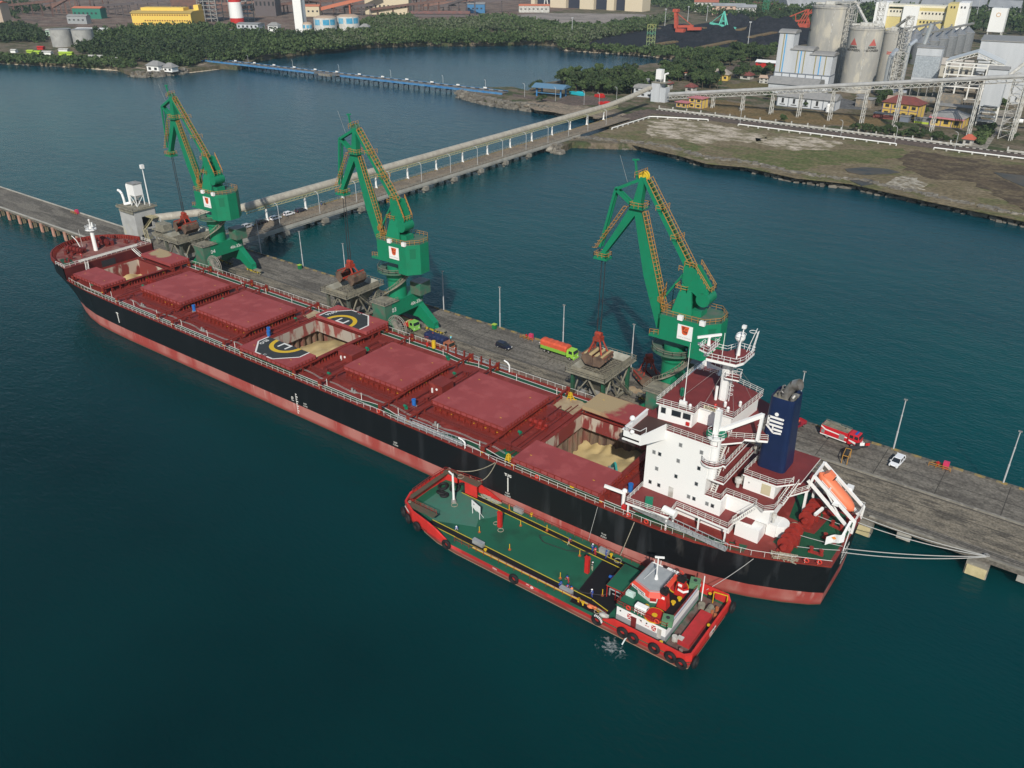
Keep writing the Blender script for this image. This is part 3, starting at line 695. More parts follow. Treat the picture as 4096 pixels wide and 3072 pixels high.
for (x,y) in ((-131.5,-6.0),(-103.6,-3.5),(-102,-4.8),(-48.6,-9.2),(4.3,-9.0)):
    MB().cyl((0,0,0),(0,0,.3),.7,n=10,m=1).cyl((0,0,.3),(0,0,1.7),.45,n=10).cyl((0,0,1.7),(0,0,1.9),.5,n=10).build('vent_head', [bluem,steel], ship, loc=(x,y,DZ))
greenm = M('valve_green', (.01,.16,.09), .5)
for (x,y) in ((-76.5,4.4),(-74,-10.3),(-50.8,6.9),(-49.5,-11),(-104.5,6),(-158,-4.5),(-131,3),(-23.5,-5),(-172.2,-12.2),(-57.5,12.3),(-20.7,-13)):
    MB().cyl((0,0,0),(0,0,.8),.18).cyl((-.35,0,.8),(.35,0,.8),.3,n=8).cyl((.3,.2,0),(.3,.2,.6),.22).build('valve', greenm, ship, loc=(x,y,DZ))
for (x,y) in ((-157.5,5),(-129.8,-1),(-129.9,7),(-102.5,5.5),(-102.2,-10.5),(-75,8),(-76,-9),(-49,8.8),(-48,-5.8),(-22,-10.5),(-21.2,6.3),(-22.5,3)):
    b = MB(); b.box(-.7,.7,-.5,.5,0,.3); b.cyl((0,-.3,.3),(0,-.3,1.1),.28); b.cyl((.3,.4,.2),(.3,.4,.8),.2); b.cyl((-.5,.3,0),(-.5,.3,1),.1); b.build('deck_fitting', wred, ship, loc=(x,y,DZ), rz=random.random())
# transverse pipes and mid-deck rails between the hatches
for (xa,xc) in ((-163,-153.3),(-134.4,-127.3),(-106.3,-99),(-80.5,-71.3),(-53,-44.4),(-25.3,-17.4),(1.7,7)):
    xm = (xa+xc)/2; b = MB(); b.tube([(xm+1,-13,DZ+.4),(xm+1,12,DZ+.4)],.1); b.box(xm-.1,xm+.05,-11,11,DZ,DZ+.22); b.beam((xm-1.4,-9,DZ+.7),(xm-1.4,9,DZ+.7),.18,.18)
    for y in range(-9,10,3): b.beam((xm-1.4,y,DZ),(xm-1.4,y,DZ+.7),.1,.1)
    b.build('cross_pipe', pip, ship)
def winch(par, x, y, z, rz=0, n=3, s=1.0, name='mooring_winch'):
    b = MB()
    for k in range(n):
        c0 = (k-(n-1)/2)*1.5*s
        b.cyl((0,c0-.55*s,1.2*s),(0,c0+.55*s,1.2*s),.55*s,n=14); 
        for q in (-.62,.62): b.cyl((0,c0+(q-.05)*s,1.2*s),(0,c0+(q+.05)*s,1.2*s),1.15*s,n=16)
    L_ = n*.75*s+.4; b.cyl((0,-L_-.6,1.2*s),(0,-L_,1.2*s),.45*s,n=12); b.cyl((0,L_,1.2*s),(0,L_+.5,1.2*s),.6*s,n=12)
    b.box(-.9*s,.9*s,-L_-.3,L_+.3,0,.35*s); b.box(-.5*s,1.3*s,-.4,.6,0,1.5*s)
    return b.build(name, M('winch_red',(.30,.03,.022),.5,(.22,.025,.02),1.2), par, loc=(x,y,z), rz=rz)
winch(ship,-22.3,0,DZ,1.57,2,.8); winch(ship,-158.5,-1.5,DZ,1.57,2,.75)
winch(ship,32.8,-6.0,DZ,0,3,1.15); winch(ship,33.2,3.0,DZ,0,3,1.15)
for i,(x,y,rz) in enumerate(((37.2,-5.9,.1),(37.9,-1.2,-.2),(37.8,2.9,-.2),(35.6,6.1,.3),(39.0,6.3,1.3),(25.3,-12.2,.25))):
    b = MB(); b.box(-1.2,1.2,-.3,.3,0,.22)
    for k in (-.8,.8): b.cyl((k,0,.15),(k,0,1.0),.3,n=10); b.cyl((k,0,.9),(k,0,1.02),.36,n=10)
    b.build('bollard', M('winch_red',(.30,.03,.022),.5), ship, loc=(x,y,DZ), rz=rz)
# green painted areas aft
z = DZ+.006
b = MB(); b.poly([(30.4,-7.2,z),(34.6,-8.4,z),(39.7,-6.2,z),(40.0,6.6,z),(36.2,8,z),(35.3,-1,z),(32.5,-1.6,z),(31,-2.6,z)]); b.build('green_deck_paint', deckgreen, ship); b = MB(); b.poly([(30.2,1,z),(33.2,.7,z),(35,4,z),(34,9.4,z),(28.6,11.2,z)]); b.build('green_deck_paint', deckgreen, ship); b = MB()
b.poly([(6.4,-15.2,z),(20,-14.6,z),(27.6,-12.7,z),(27.4,-10.6,z),(19,-12.9,z),(6.4,-13.6,z)]); b.build('green_deck_paint', deckgreen, ship); b = MB(); b.poly([(-24.2,-15,z),(-19,-15,z),(-19,-10,z),(-22.5,-9.5,z)]); b.build('green_deck_paint', deckgreen, ship); b = MB(); b.poly([(-22.6,8.6,z),(-20,8.6,z),(-20,10.6,z),(-22.6,10.6,z)])
b.build('green_deck_paint', deckgreen, ship)
# ---------------- accommodation
LV = [13.0, 16.2, 19.4, 22.6, 26.0, 29.2]
acc = MB()
acc.box(7.6,23.6,-9.6,9.6,DZ,LV[0]-.2); acc.box(7.2,18.6,-10,10,LV[0],LV[4]-.15); acc.box(18.6,21.7,-10,6,LV[0],LV[1]-.15)
acc.box(18.6,29.2,-7.4,8,LV[0],LV[1]-.15)
acc = acc.build('accommodation_block', whitec, ship)
def window(pl, x, z, y, w=.5, h=.64):     # on the port face
    f = MB(); f.box(x-w/2-.09,x+w/2+.09,y-.05,y,z-h/2-.09,z+h/2+.09); o = f.build('window', M('window_frame',(.45,.46,.46),.4), pl)
    MB().box(x-w/2,x+w/2,y-.07,y-.04,z-h/2,z+h/2).build('pane', glass if int(x*7)%3 else M('curtained_glass',(.18,.19,.19),.3), o)
for x,z in ((13.4,24.1),(17.2,24.1),(8.7,20.9),(9.8,20.9),(13.3,20.9),(17.1,20.9),(9.5,17.8),(13.2,17.7),(17.0,17.7),(8.5,14.6),(10.2,14.6),(15.9,14.6),(16.9,14.6),(19.3,14.6),(20.3,14.6)): window(acc,x,z,-10)
MB().box(12.1,13.0,-10.05,-10,LV[0]+.1,LV[0]+2.2).build('door', offw, acc)
for x in (10.5,15.5,20.5): window(acc,x,11.5,-9.6,.5,.6)
for x in (17.5,): MB().box(x,x+.9,-9.65,-9.6,DZ+.15,DZ+2.2).build('door', deckgreen, acc)
# level A platform and its white edge
def plate(pts, z, name='deck_platform', edge=.42):
    b = MB(); b.prism(pts, z-edge, z, 1); b2 = MB()
    b.prism(pts, z, z+.012, 0); return b.build(name, [housered, whitec], ship)
A = [(7.0,-15.9),(14.9,-15.3),(14.7,-11.9),(24.2,-12.3),(24.4,-9.2),(27,-9),(27,9),(24.2,12.3),(14.7,11.9),(14.9,15.3),(7.0,15.9)]
plate(A, LV[0])
def rl(pts, z, h=1.05, sp=1.4, t=.055, nr=3, name='platform_rail'):
    b = MB(); b.rail([(p[0],p[1],z) for p in pts], h, sp, t, nr); return b.build(name, white, ship)
rl([(7.1,-10),(7.1,-15.8),(14.8,-15.2),(14.6,-11.8),(24.1,-12.2),(24.3,-9.1)], LV[0]+.01)
rl([(7.1,10),(7.1,15.8),(14.8,15.2),(14.6,11.8),(24.1,12.2)], LV[0]+.01)
for x,y in ((7.4,-15.5),(14.5,-15),(14.5,-12.2),(19,-12),(23.8,-11.9)):
    MB().beam((x,y,DZ),(x,y,LV[0]-.4),.25,.25).build('pillar', whitec, ship)
B_ = [(18.6,-10.0),(21.5,-9.9),(21.5,-7.6),(26.9,-7.6),(28.3,-8.4),(29.7,-7.3),(29.9,8.4),(18.6,8.4)]
plate(B_, LV[1]); rl([(18.7,-9.9),(21.4,-9.8),(21.4,-7.5),(26.8,-7.5),(26.8,-8.3),(28.4,-8.6),(29.6,-7.2),(29.8,-2.6)], LV[1]+.01)
for k,(x1,y0) in enumerate(((21.5,-9.6),(21.3,-9.3))):
    z = LV[2+k]; P_ = [(18.6,y0),(x1,y0),(x1+.2,5),(18.6,5)]; plate(P_, z, edge=.35); rl([(18.7,y0+.1),(x1-.1,y0+.1),(x1,4.8)], z+.01)
for z0, z1, y in ((LV[1],LV[2],-6.8),(LV[2],LV[3],-6.6),(LV[3],LV[4],-6.4)):
    MB().stairs((19.5,y-1.8,z0),(19.5,y+1.6,z1),.8,mt=0).build('stairway', white, ship)
# bridge deck
BD = [(5.6,-15.9),(8.6,-15.9),(10.4,-10.1),(18.5,-10.1),(19.6,-9.9),(19.8,-8.6),(22.3,-6),(22.3,8.5),(18.5,10.1),(10.4,10.1),(8.6,15.9),(5.6,15.9)]
plate(BD, LV[4], edge=.3)
def wing(s_):
    b = MB(); z = LV[4]; y = s_*15.9
    # slanted bulwarks, solid and white
    b.add([(10.5,s_*10.0,z-1.9),(10.5,s_*10.0,z+1.15),(8.9,y,z+1.1),(8.9,y,z-.75),(10.4,s_*10,z-1.9),(10.4,s_*10.0,z+1.15),(8.75,y,z+1.1),(8.75,y,z-.75)],[(0,1,2,3),(7,6,5,4),(1,5,6,2),(0,3,7,4)])
    b.box(5.4,8.9,min(y,y-s_*.12),max(y,y-s_*.12),z-.75,z+1.1)
    b.add([(5.4,s_*7.4,z-.4),(5.4,s_*7.4,z+1.15),(5.4,y,z+1.1),(5.4,y,z-.4),(5.6,s_*7.4,z-.4),(5.6,s_*7.4,z+1.15),(5.6,y,z+1.1),(5.6,y,z-.4)],[(0,1,2,3),(7,6,5,4),(1,5,6,2),(0,3,7,4),(2,6,7,3)])
    b.add([(5.4,y,z-.7),(8.9,y,z-.7),(10.5,s_*10,z-1.9),(5.4,s_*10,z-.5)],[(0,1,2,3)])
    b.box(5.3,5.75,min(s_*7.4,y),max(s_*7.4,y),z+1.1,z+1.2)
    o = b.build('bridge_wing', whitec, ship)
    return o
wing(-1); wing(1)
b = MB(); b.poly([(5.7,-15.6,LV[4]+.02),(8.7,-15.6,LV[4]+.02),(10.3,-10,LV[4]+.02),(10.6,-7.6,LV[4]+.02),(5.7,-7.6,LV[4]+.02)]); b.build('wing_floor', M('dark_deck',(.06,.03,.025),.7), ship)
rl([(10.6,-10),(18.4,-10),(19.6,-9.7),(19.7,-8.5)], LV[4]+.01)
b = MB(); b.rail([(5.8,-13.4,LV[4]),(5.8,-15.8,LV[4]),(8.6,-15.8,LV[4]),(8.9,-14.2,LV[4])],1.9,2.4,.07,2); b.sph((5.7,-13.2,LV[4]+2.1),.5,10); b.sph((7.2,-15.9,LV[4]+1.3),.4,10); b.build('wing_frame', whitec, ship)
MB().torus((8.95,-14.3,LV[4]+.3),.38,.09,'x').build('lifebuoy', M('lifebuoy_yellow',(.65,.5,.15),.5), ship)
# wheelhouse
WH = [(7.6,-7.5),(13.6,-6.9),(13.6,-4.5),(19.4,-4.5),(20.2,5.4),(13.6,7.2),(7.6,7.5)]
b = MB(); b.prism(WH, LV[4], LV[5]-.15); whs = b.build('wheelhouse', whitec, ship)
for x0,x1 in ((8.1,8.9),(10.0,11.6),(12.0,13.3)):
    ya = -7.5+.1*(x0-7.6)-.05; f = MB(); f.add([(x0-.08,ya-.02,27.35),(x1+.08,ya+.1*(x1-x0)-.02,27.35),(x1+.08,ya+.1*(x1-x0)-.02,28.6),(x0-.08,ya-.02,28.6)],[(0,1,2,3)]); o = f.build('window', M('window_frame',(.45,.46,.46),.4), whs)
    MB().add([(x0,ya-.04,27.43),(x1,ya+.1*(x1-x0)-.04,27.43),(x1,ya+.1*(x1-x0)-.04,28.5),(x0,ya-.04,28.5)],[(0,1,2,3)]).build('pane', glass, o)
for k in range(9): window_x = None; MB().box(7.52,7.6,-6.9+k*1.55,-5.75+k*1.55,27.4,28.6).build('pane', glass, whs)
MB().box(12.7,13.3,-7.3,-7.05,26.4,27.0).build('fire_box', redp, whs)
CD = [(7.2,-7.9),(14.0,-7.3),(13.9,-4.9),(19.9,-4.9),(20.8,5.6),(14,7.6),(7.2,7.9)]
plate(CD, LV[5], 'compass_deck', .2); rl(CD+[CD[0]], LV[5]+.01, nr=3)
b = MB(); b.box(14.6,17.0,-5.08,-5.0,29.35,30.0); o = b.build('name_board', M('board_cream',(.55,.5,.36),.5), ship); MB().text('ELONA',.56,(15.8,-5.1,29.68),(1,0,0),(0,0,1),0,.01,bold=.015).build('lettering', black, o)
# radar mast
rm = MB(); rm.box(15.5,16.5,-.6,.6,LV[5],37.3); rm.cyl((15.4,-.2,LV[5]),(15.4,-.2,36.6),.28); rm.path([(16.9,0,LV[5]),(16.9,0,37)],.3,.08)
for k in range(8): rm.torus((17.0,.1,30.5+k*.85),.38,.04,'z',8,4)
rm.cyl((14.9,-.9,LV[5]),(14.9,-.9,31.8),.25); rm = rm.build('radar_mast', whitec, ship)
def mpl(pts,z,e=.5,h=1.0):
    b = MB(); b.prism(pts,z-e,z,1); b.prism(pts,z,z+.012,0); b.rail([(p[0],p[1],z) for p in pts],h,1.0,.06,2,1,True); return b.build('mast_platform',[housered,whitec],rm)
mpl([(13.2,-3.2),(18.2,-2.6),(18.9,-1),(18.9,3.6),(16,3.8),(15,1.2),(13.2,1.0)],37.6); mpl([(12.5,1),(15.4,.4),(15.4,3.4),(12.5,3.6)],34.6,.3); mpl([(16.3,-1.6),(18.6,-1.2),(18.2,1),(16.4,.8)],34.2,.25)
mpl([(11.6,-2.6),(13.4,-3.2),(13.4,1.6),(11.6,1.8)],38.6,.3)
for (x,y,z,rz,L_) in ((12.4,-.8,40.4,.9,4.4),(11.2,1.4,37.2,-.25,3.6)):
    MB().cyl((0,0,-1.6),(0,0,-.3),.35,.2).cyl((0,0,-.3),(0,0,0),.3).beam((-L_/2,0,.1),(L_/2,0,.1),.28,.4).build('radar_scanner', whitec, rm, loc=(x,y,z), rz=rz)
MB().cyl((17,1,37.6),(17,1,40.2),.4,.22).sph((17,1,40.9),.85,12).build('radome', whitec, rm)
MB().cyl((17.4,-.6,37.6),(17.9,-.3,43.4),.1).box(17.6,18.2,-.6,0,43.2,43.7).torus((17.7,-.4,42.2),.7,.05,'z',10,4).cyl((15.6,-2.4,38),(15.6,-2.4,42.5),.05).build('aerial', whitec, rm)
b = MB(); b.beam((18.6,2.6,37.6),(19.4,2.3,42),.1); b.beam((18.6,3.5,37.6),(19.4,2.7,42),.1); b.beam((17.7,3,37.6),(19.1,2.6,42.4),.1)
for k in range(6): b.beam((18.7+k*.13,2.55,38.2+k*.65),(18.7+k*.13,3.4-k*.13,38.2+k*.65),.07)
b.torus((18.2,3.4,41.3),.6,.05,'z',10,4); b.build('signal_frame', whitec, rm)
for x,y in ((19.5,-4),(20.3,2),(20.5,4.6),(14.3,-4.4),(13.2,6.6),(10,-5)): MB().tube([(x,y,LV[5]+.3),(16.3,.3,37)],.022,4).build('stay_wire', steel, ship)
MB().cyl((11.5,-6.2,LV[5]),(11.5,-6.2,41),.09,.03).cyl((11.5,-6.2,LV[5]),(11.5,-6.2,30.8),.3,.12).box(10.9,12.2,-6.8,-6.4,29.4,30.4).build('whip_aerial', whitec, ship)
for x,y in ((18.3,-3.6),(17.2,-2.2),(19.2,-.6),(12.8,-6.5)): MB().cyl((x,y,LV[5]),(x,y,LV[5]+.5),.22,.26).sph((x,y,LV[5]+.75),.28).build('dome_light', whitec, ship)
MB().cyl((9.6,-3,LV[5]),(9.6,-3,LV[5]+1.0),.35,n=8).sph((9.6,-3,LV[5]+1.2),.4).build('magnetic_compass', greenm, ship)
MB().cyl((16.4,-4.5,LV[5]),(16.4,-4.5,LV[5]+1),.18).sph((16.4,-4.5,LV[5]+1.1),.28).build('lamp', redp, ship)
b = MB(); b.cyl((0,0,0),(0,0,.12),.05); b.add([(0,0,0),(1.6,.5,-.3),(2.9,.2,-.1),(3.2,.3,-1.6),(1.7,.6,-2.0),(.2,.1,-1.9)],[(0,1,4,5),(1,2,3,4)])
o = b.build('flag', M('pale_flag',(.55,.6,.68),.8), ship, loc=(10.5,3.8,34)); MB().add([(.4,.1,.02),(1.6,.45,-.28),(2.9,.15,-.08),(2.3,.2,-1.0),(1.5,.42,-1.0)],[(0,1,4),(1,2,3,4)]).build('flag_stripe', M('flag_pink',(.65,.05,.10),.7), o)
# wing of the upper bridge deck aft
b = MB(); P_ = [(19.8,-6.2),(25.6,-3.2),(25.4,-2.2),(22.6,.4),(20,0)]; plate(P_, LV[4]+.02, edge=.4); rl([(19.9,-6.1),(25.5,-3.1)], LV[4]+.03)
# provision crane: post, house, jib and rest
b = MB(); b.cyl((18.9,-9.0,19.4),(18.9,-9.0,27.2),.95,n=16); b.cyl((18.9,-9,22.3),(18.9,-9,22.6),2.0,n=18,m=1); b.cyl((18.9,-9,22.6),(18.9,-9,22.62),1.95,n=18,m=2)
b.cyl((18.9,-9,27.2),(18.9,-9,27.5),1.5,n=12,m=1); b.box(18.4,19.3,-9.4,-8.5,27.4,32.2); b.beam((18.6,-9.6,27.5),(18.6,-8.6,32.4),.25); b.cyl((19.8,-8.6,27.6),(19.8,-8.6,28.5),.8,.5,n=10,m=3); b.cyl((17.9,-9.6,27.6),(17.9,-9.6,28.3),.5,n=10,m=3)
b.beam((19.2,-8.8,28.4),(24.4,-4.2,31.0),.55,.7); b.beam((24.2,-4.3,26.1),(24.4,-4.2,31.2),.5,.5); b.rail([(18.9+1.9*math.cos(t),-9+1.9*math.sin(t),22.6) for t in np.arange(-3.5,1.3,.5)],1.05,1.1,.06,3); b.rail([(18.9+1.5*math.cos(t),-9+1.5*math.sin(t),27.5) for t in np.arange(0,6.2,.8)],1.0,1.2,.06,2,0,True)
b.build('provision_crane', [whitec,whitec,housered,greenm], ship)
# engine casing + funnel
b = MB(); b.box(23.1,28.5,-4.4,6.4,LV[1],19.0); cs = b.build('engine_casing', whitec, ship)
MB().box(26.2,27.8,-4.46,-4.4,16.5,18.5).build('louvre', M('louvre_cream',(.5,.45,.30),.6), cs); MB().box(23.9,24.1,-4.46,-4.4,17.6,17.9).build('lamp', steel, cs)
plate([(22.8,-4.6),(28.7,-4.6),(31.6,-1.4),(31.8,8),(22.8,8)], 19.1, edge=.3); rl([(23.2,1.2),(22.9,-4.5),(28.6,-4.5),(30.6,-2.2)], 19.12)
MB().stairs((29.9,-5.0,16.2),(30.9,-1.8,19.1),1.0,0,1).build('stairway', [white,housered], ship)
def rrect(x0,x1,y0,y1,r,n=4):
    o = []
    for cx,cy,a in ((x1-r,y0+r,-90),(x1-r,y1-r,0),(x0+r,y1-r,90),(x0+r,y0+r,180)):
        for k in range(n+1): t = math.radians(a+90*k/n); o.append((cx+r*math.cos(t),cy+r*math.sin(t)))
    return o
fb, ft = rrect(23.5,28.4,-.8,4.6,.9), rrect(24.0,28.0,-.8,3.9,.8)
b = MB(); n = len(fb); b.add([(*p,19.1) for p in fb]+[(*p,32.9) for p in ft]+[(p[0]*.97+26*.03,p[1]*.94+1.5*.06,32.9) for p in ft]+[(p[0]*.97+26*.03,p[1]*.94+1.5*.06,32.2) for p in ft],
  [(i,(i+1)%n,n+(i+1)%n,n+i) for i in range(n)]+[(n+i,n+(i+1)%n,2*n+(i+1)%n,2*n+i) for i in range(n)]+[(2*n+i,2*n+(i+1)%n,3*n+(i+1)%n,3*n+i) for i in range(n)]); fun = b.build('funnel', navy, ship, smooth=False)
MB().poly([(p[0]*.97+26*.03,p[1]*.94+1.5*.06,32.3) for p in ft]).build('funnel_top', dirty, fun)
sil = M('exhaust_steel',(.40,.39,.37),.35,(.22,.2,.18),.6,metal=.6)
b = MB()
prev = None
for k in range(9):
    t = k/8; p = Vector((26.0+1.5*max(0,t-.3)**1.4, 1.4, 31.9+3.0*t)); 
    if prev: b.cyl(prev,p,.8,.8,14,cap=False)
    prev = p
b.cyl(prev,prev+Vector((1.0,-.2,.5)),.85,.95,14,cap=False); b.build('exhaust_pipe', sil, fun, smooth=True)
for x,y,h in ((24.8,2.6,33.5),(25.0,1.6,33.4),(24.9,.9,33.2)): MB().tube([(x,y,32.2),(x,y,h),(x+.3,y,h+.25),(x+.6,y,h)],.14,7).build('vent_pipe', sil, fun)
MB().tube([(27.4,0,32.2),(27.4,0,33.2),(27.6,.3,33.7),(27.9,.8,33.4)],.35,9).build('vent_pipe', sil, fun)
# funnel emblem: bars bundled at the left with an arrow foot and a dot
em = MB(); yy = -.84
def bar(x0,z0,x1,z1,w=.38):
    em.beam((x0,yy,z0),(x1,yy,z1),.06,w)
    for (x,z) in ((x0,z0),(x1,z1)): em.cyl((x,yy-.03,z),(x,yy+.03,z),w/2,n=12)
for k in range(3): bar(24.5,29.25-k*.72,26.75,29.25-k*.72)
bar(24.4,29.25,24.4,27.6); em.beam((24.15,yy,27.6),(25.5,yy,26.4),.06,.32); em.beam((25.5,yy,26.4),(26.8,yy,26.6),.06,.32); em.beam((25.4,yy,27.1),(26.9,yy,27.1),.06,.36); em.beam((25.3,yy,27.6),(25.3,yy,26.9),.06,.25)
em.cyl((25.6,yy-.03,29.95),(25.6,yy+.03,29.95),.33,n=16); em.build('funnel_emblem', whitec, fun)
# mushroom vents and lockers aft of the house
for (x,y,z,r) in ((22.2,-4.6,16.2,.6),(22.6,-3.3,16.2,.5),(22.2,2.5,19.4,.6),(29.6,-6.1,13,.4)):
    MB().cyl((x,y,z),(x,y,z+1.1),r*.5,n=12).cyl((x,y,z+1.0),(x,y,z+1.7),r,n=12).sph((x,y,z+1.7),r,12,sq=(1,1,.4)).build('ventilator', offw, ship)
b = MB(); b.box(24.4,28.5,-9.2,-3,DZ,LV[0]-.5); b.build('store_block', whitec, ship)
b = MB(); b.cyl((30.3,-4.2,DZ),(30.3,-4.2,12.2),1.5,n=16); b.box(28.6,30.2,-6,-3,DZ,12.3); b.build('vent_trunk', whitec, ship)
MB().stairs((24.2,-10.4,13.0),(27.0,-8.6,16.2),.8).build('stairway', white, ship)
MB().cyl((13.6,-14.6,LV[0]+.8),(16.0,-14.9,LV[0]+.8),.62,n=16).box(13.7,14,-15,-14.2,LV[0],LV[0]+.5).box(15.6,15.9,-15.2,-14.4,LV[0],LV[0]+.5).build('liferaft', whitec, ship)
MB().cb((10.7,-14.4,LV[0]+.8),(1.3,1.1,1.5),.4).build('covered_gear', greenm, ship)
# white deck crane near rail forward of the house
MB().cyl((5.4,-13.6,DZ),(5.4,-13.6,DZ+3),.35,n=12).beam((5.4,-13.6,DZ+3),(1.9,-14.5,DZ+3.6),.4,.5).sph((5.4,-13.4,DZ+3.3),.5).build('hose_crane', whitec, ship)
MB().box(5.6,6.4,-14.6,-13.9,DZ,DZ+1).build('locker', redp, ship)
# gangways stowed on the rail
def gangway(x0,x1,y,z0,z1,name='gangway'):
    b = MB(); L_ = x1-x0; n = int(L_/1.1)
    for yy in (y-.45,y+.45):
        for zz in (0,.95): b.beam((x0,yy,z0+zz),(x1,yy,z1+zz),.09,.12)
        for k in range(n+1):
            t = k/n; b.beam((x0+L_*t,yy,z0+(z1-z0)*t),(x0+L_*t,yy,z0+(z1-z0)*t+.95),.06,.06)
    for k in range(int(L_/.5)): t = (k+.5)/int(L_/.5); b.box(x0+L_*t-.13,x0+L_*t+.13,y-.45,y+.45,z0+(z1-z0)*t-.04,z0+(z1-z0)*t+.05)
    b.beam((x0,y,z0-.1),(x1,y,z1-.1),.7,.08); return b.build(name, galv, ship)
gangway(-47.5,-29.5,-15.7,DZ+.7,DZ+.9); gangway(8.4,25.5,-15.2,DZ+2.2,DZ+1.2)
for k in range(7): MB().box(-60+k*2.6,-59.8+k*2.6,15.0,15.5,DZ,DZ+2.2).build('frame_post', sidered, ship)
b = MB(); b.beam((-61,15.7,DZ+.5),(-42,15.7,DZ+.7),.5,.08); 
for zz in (.5,1.5): b.beam((-61,15.5,DZ+zz),(-42,15.5,DZ+zz+.2),.08,.1)
for k in range(40): b.beam((-61+k*.48,15.5,DZ+.5),(-61+k*.48,15.5,DZ+1.6),.05,.05)
b.build('gangway', galv, ship)
MB().tube([(-41.5,15.6,DZ+.4),(-41.5,15.6,DZ+2.0),(-42,15.6,DZ+2.6),(-43,15.6,DZ+2.9)],.18,8).build('gangway_davit', whitec, ship); MB().tube([(-29,-15.8,DZ+.4),(-29,-15.8,DZ+1.6),(-29.6,-15.8,DZ+2.0),(-30.6,-15.8,DZ+2.2)],.15,8).build('gangway_davit', whitec, ship)
# yellow fittings
for (x,y,z) in ((-23.4,13.6,DZ),(-19.6,-14.1,DZ)):
    b = MB()
    for dx,dy in ((-.5,-.5),(.5,-.5),(.5,.5),(-.5,.5)): b.beam((dx,dy,0),(dx*.4,dy*.4,1.7),.12)
    for h in (.5,1.0,1.6): b.box(-.5+h*.15,.5-h*.15,-.5+h*.15,.5-h*.15,h,h+.08)
    b.beam((0,0,0),(1.3,.6,0.1),.1); b.beam((.2,0,1.5),(1.1,.3,0),.1); b.build('fairlead_stand', yellow, ship, loc=(x,y,z))
b = MB(); b.cyl((-64.2,15.0,DZ+.3),(-64.2,15.0,DZ+2.2),.5,n=10); b.build('yellow_box', yellow, ship); MB().box(-4.9,-4.1,-15.1,-14.7,DZ+.8,DZ+1.5).build('yellow_box', yellow, ship)
for x in (-52.4,-11.6,7.8,11.2,36.8,38.6): MB().torus((x,-(interp(HB,x)-.1),DZ+.8),.36,.1,'y',14,6).build('lifebuoy', M('buoy_red',(.6,.05,.03),.5), ship)
MB().cyl((-66.5,15.2,DZ),(-66.5,15.2,DZ+1),.3).build('extinguisher', redp, ship)
# ---------------- free fall davit at the stern
dv = MB()
for y in (3.0,8.2):
    dv.beam((32.5,y,18.4),(40.4,y,12.3),.36,.5); dv.beam((31.6,y,17.2),(40.0,y,10.4),.36,.5); dv.beam((40.3,y,DZ),(40.4,y,12.4),.4,.4); dv.beam((31.8,y,15.3),(32.5,y,18.5),.4,.4)
    dv.beam((34.5,y,16.8),(38.6,y,11.4),.2,.2)
dv.beam((32.5,3,18.3),(32.5,8.2,18.3),.35,.35); dv.beam((31.8,3,15.4),(31.8,8.2,15.4),.35,.4); dv.beam((35.2,3,16.3),(35.2,8.2,16.3),.25,.25); dv.beam((40.3,3,12.3),(40.3,8.2,12.3),.25,.3)
dv.beam((31.8,3.0,15.3),(31.8,3.0,DZ),.4,.4); dv.beam((31.8,8.2,15.3),(31.8,8.2,DZ),.4,.4); dv.beam((35.0,2.7,13.0),(34.4,.6,12.6),.4,.5); dv.beam((39.4,-.6,DZ),(39.8,2.9,12.2),.35,.5)
dv.box(36.8,37.9,8.3,9.6,14.2,15.0); dv.box(36.4,37.4,2.2,3.2,14.6,14.9)
dv = dv.build('lifeboat_davit', whitec, ship)
plate([(29.8,-1.4),(32.2,2.6),(32.2,8.4),(29.8,8.4)], 15.6, edge=.3); rl([(29.9,-1.3),(32.1,2.6)], 15.62)
MB().rail([(39.6,8.6,12.0),(40.4,8.6,12.0),(40.4,3,12.0)],1.0,1,.06,2).build('platform_rail', white, ship)
lbm = M('lifeboat_orange',(.72,.19,.09),.42)
b = MB(); sec = []
Lb = 8.6; nseg = 16; nr = 12
for k in range(nseg+1):
    t = k/nseg; u = -Lb/2+Lb*t; r = 1.35*(1-abs(2*t-1)**3.2)**.5 if 0<t<1 else .05
    for j in range(nr):
        a = 2*math.pi*j/nr; sec.append((u, r*math.cos(a), r*math.sin(a)*(1.0 if math.sin(a)<0 else .85)))
b.add(sec,[(k*nr+j,k*nr+(j+1)%nr,(k+1)*nr+(j+1)%nr,(k+1)*nr+j) for k in range(nseg) for j in range(nr)])
b.xf(Matrix.Rotation(math.radians(38),3,'Y')); lb = T('lifeboat','orange enclosed lifeboat on the white sloping davit at the ship stern','lifeboat',(36.0,5.6,15.2))
b.build('boat_hull', lbm, lb, smooth=True)
c = MB(); c.cb((-2.9,0,1.25),(1.7,1.5,1.1),0,0,.75); c.box(-2.1,-2.0,-.5,.5,1.2,1.7,1); c.xf(Matrix.Rotation(math.radians(38),3,'Y')); c.build('conning_tower',[lbm,glass],lb)
c = MB(); c.beam((-3.2,-1.33,.1),(3.0,-1.33,.1),.08,.12); c.xf(Matrix.Rotation(math.radians(38),3,'Y')); c.build('grab_line', white, lb)
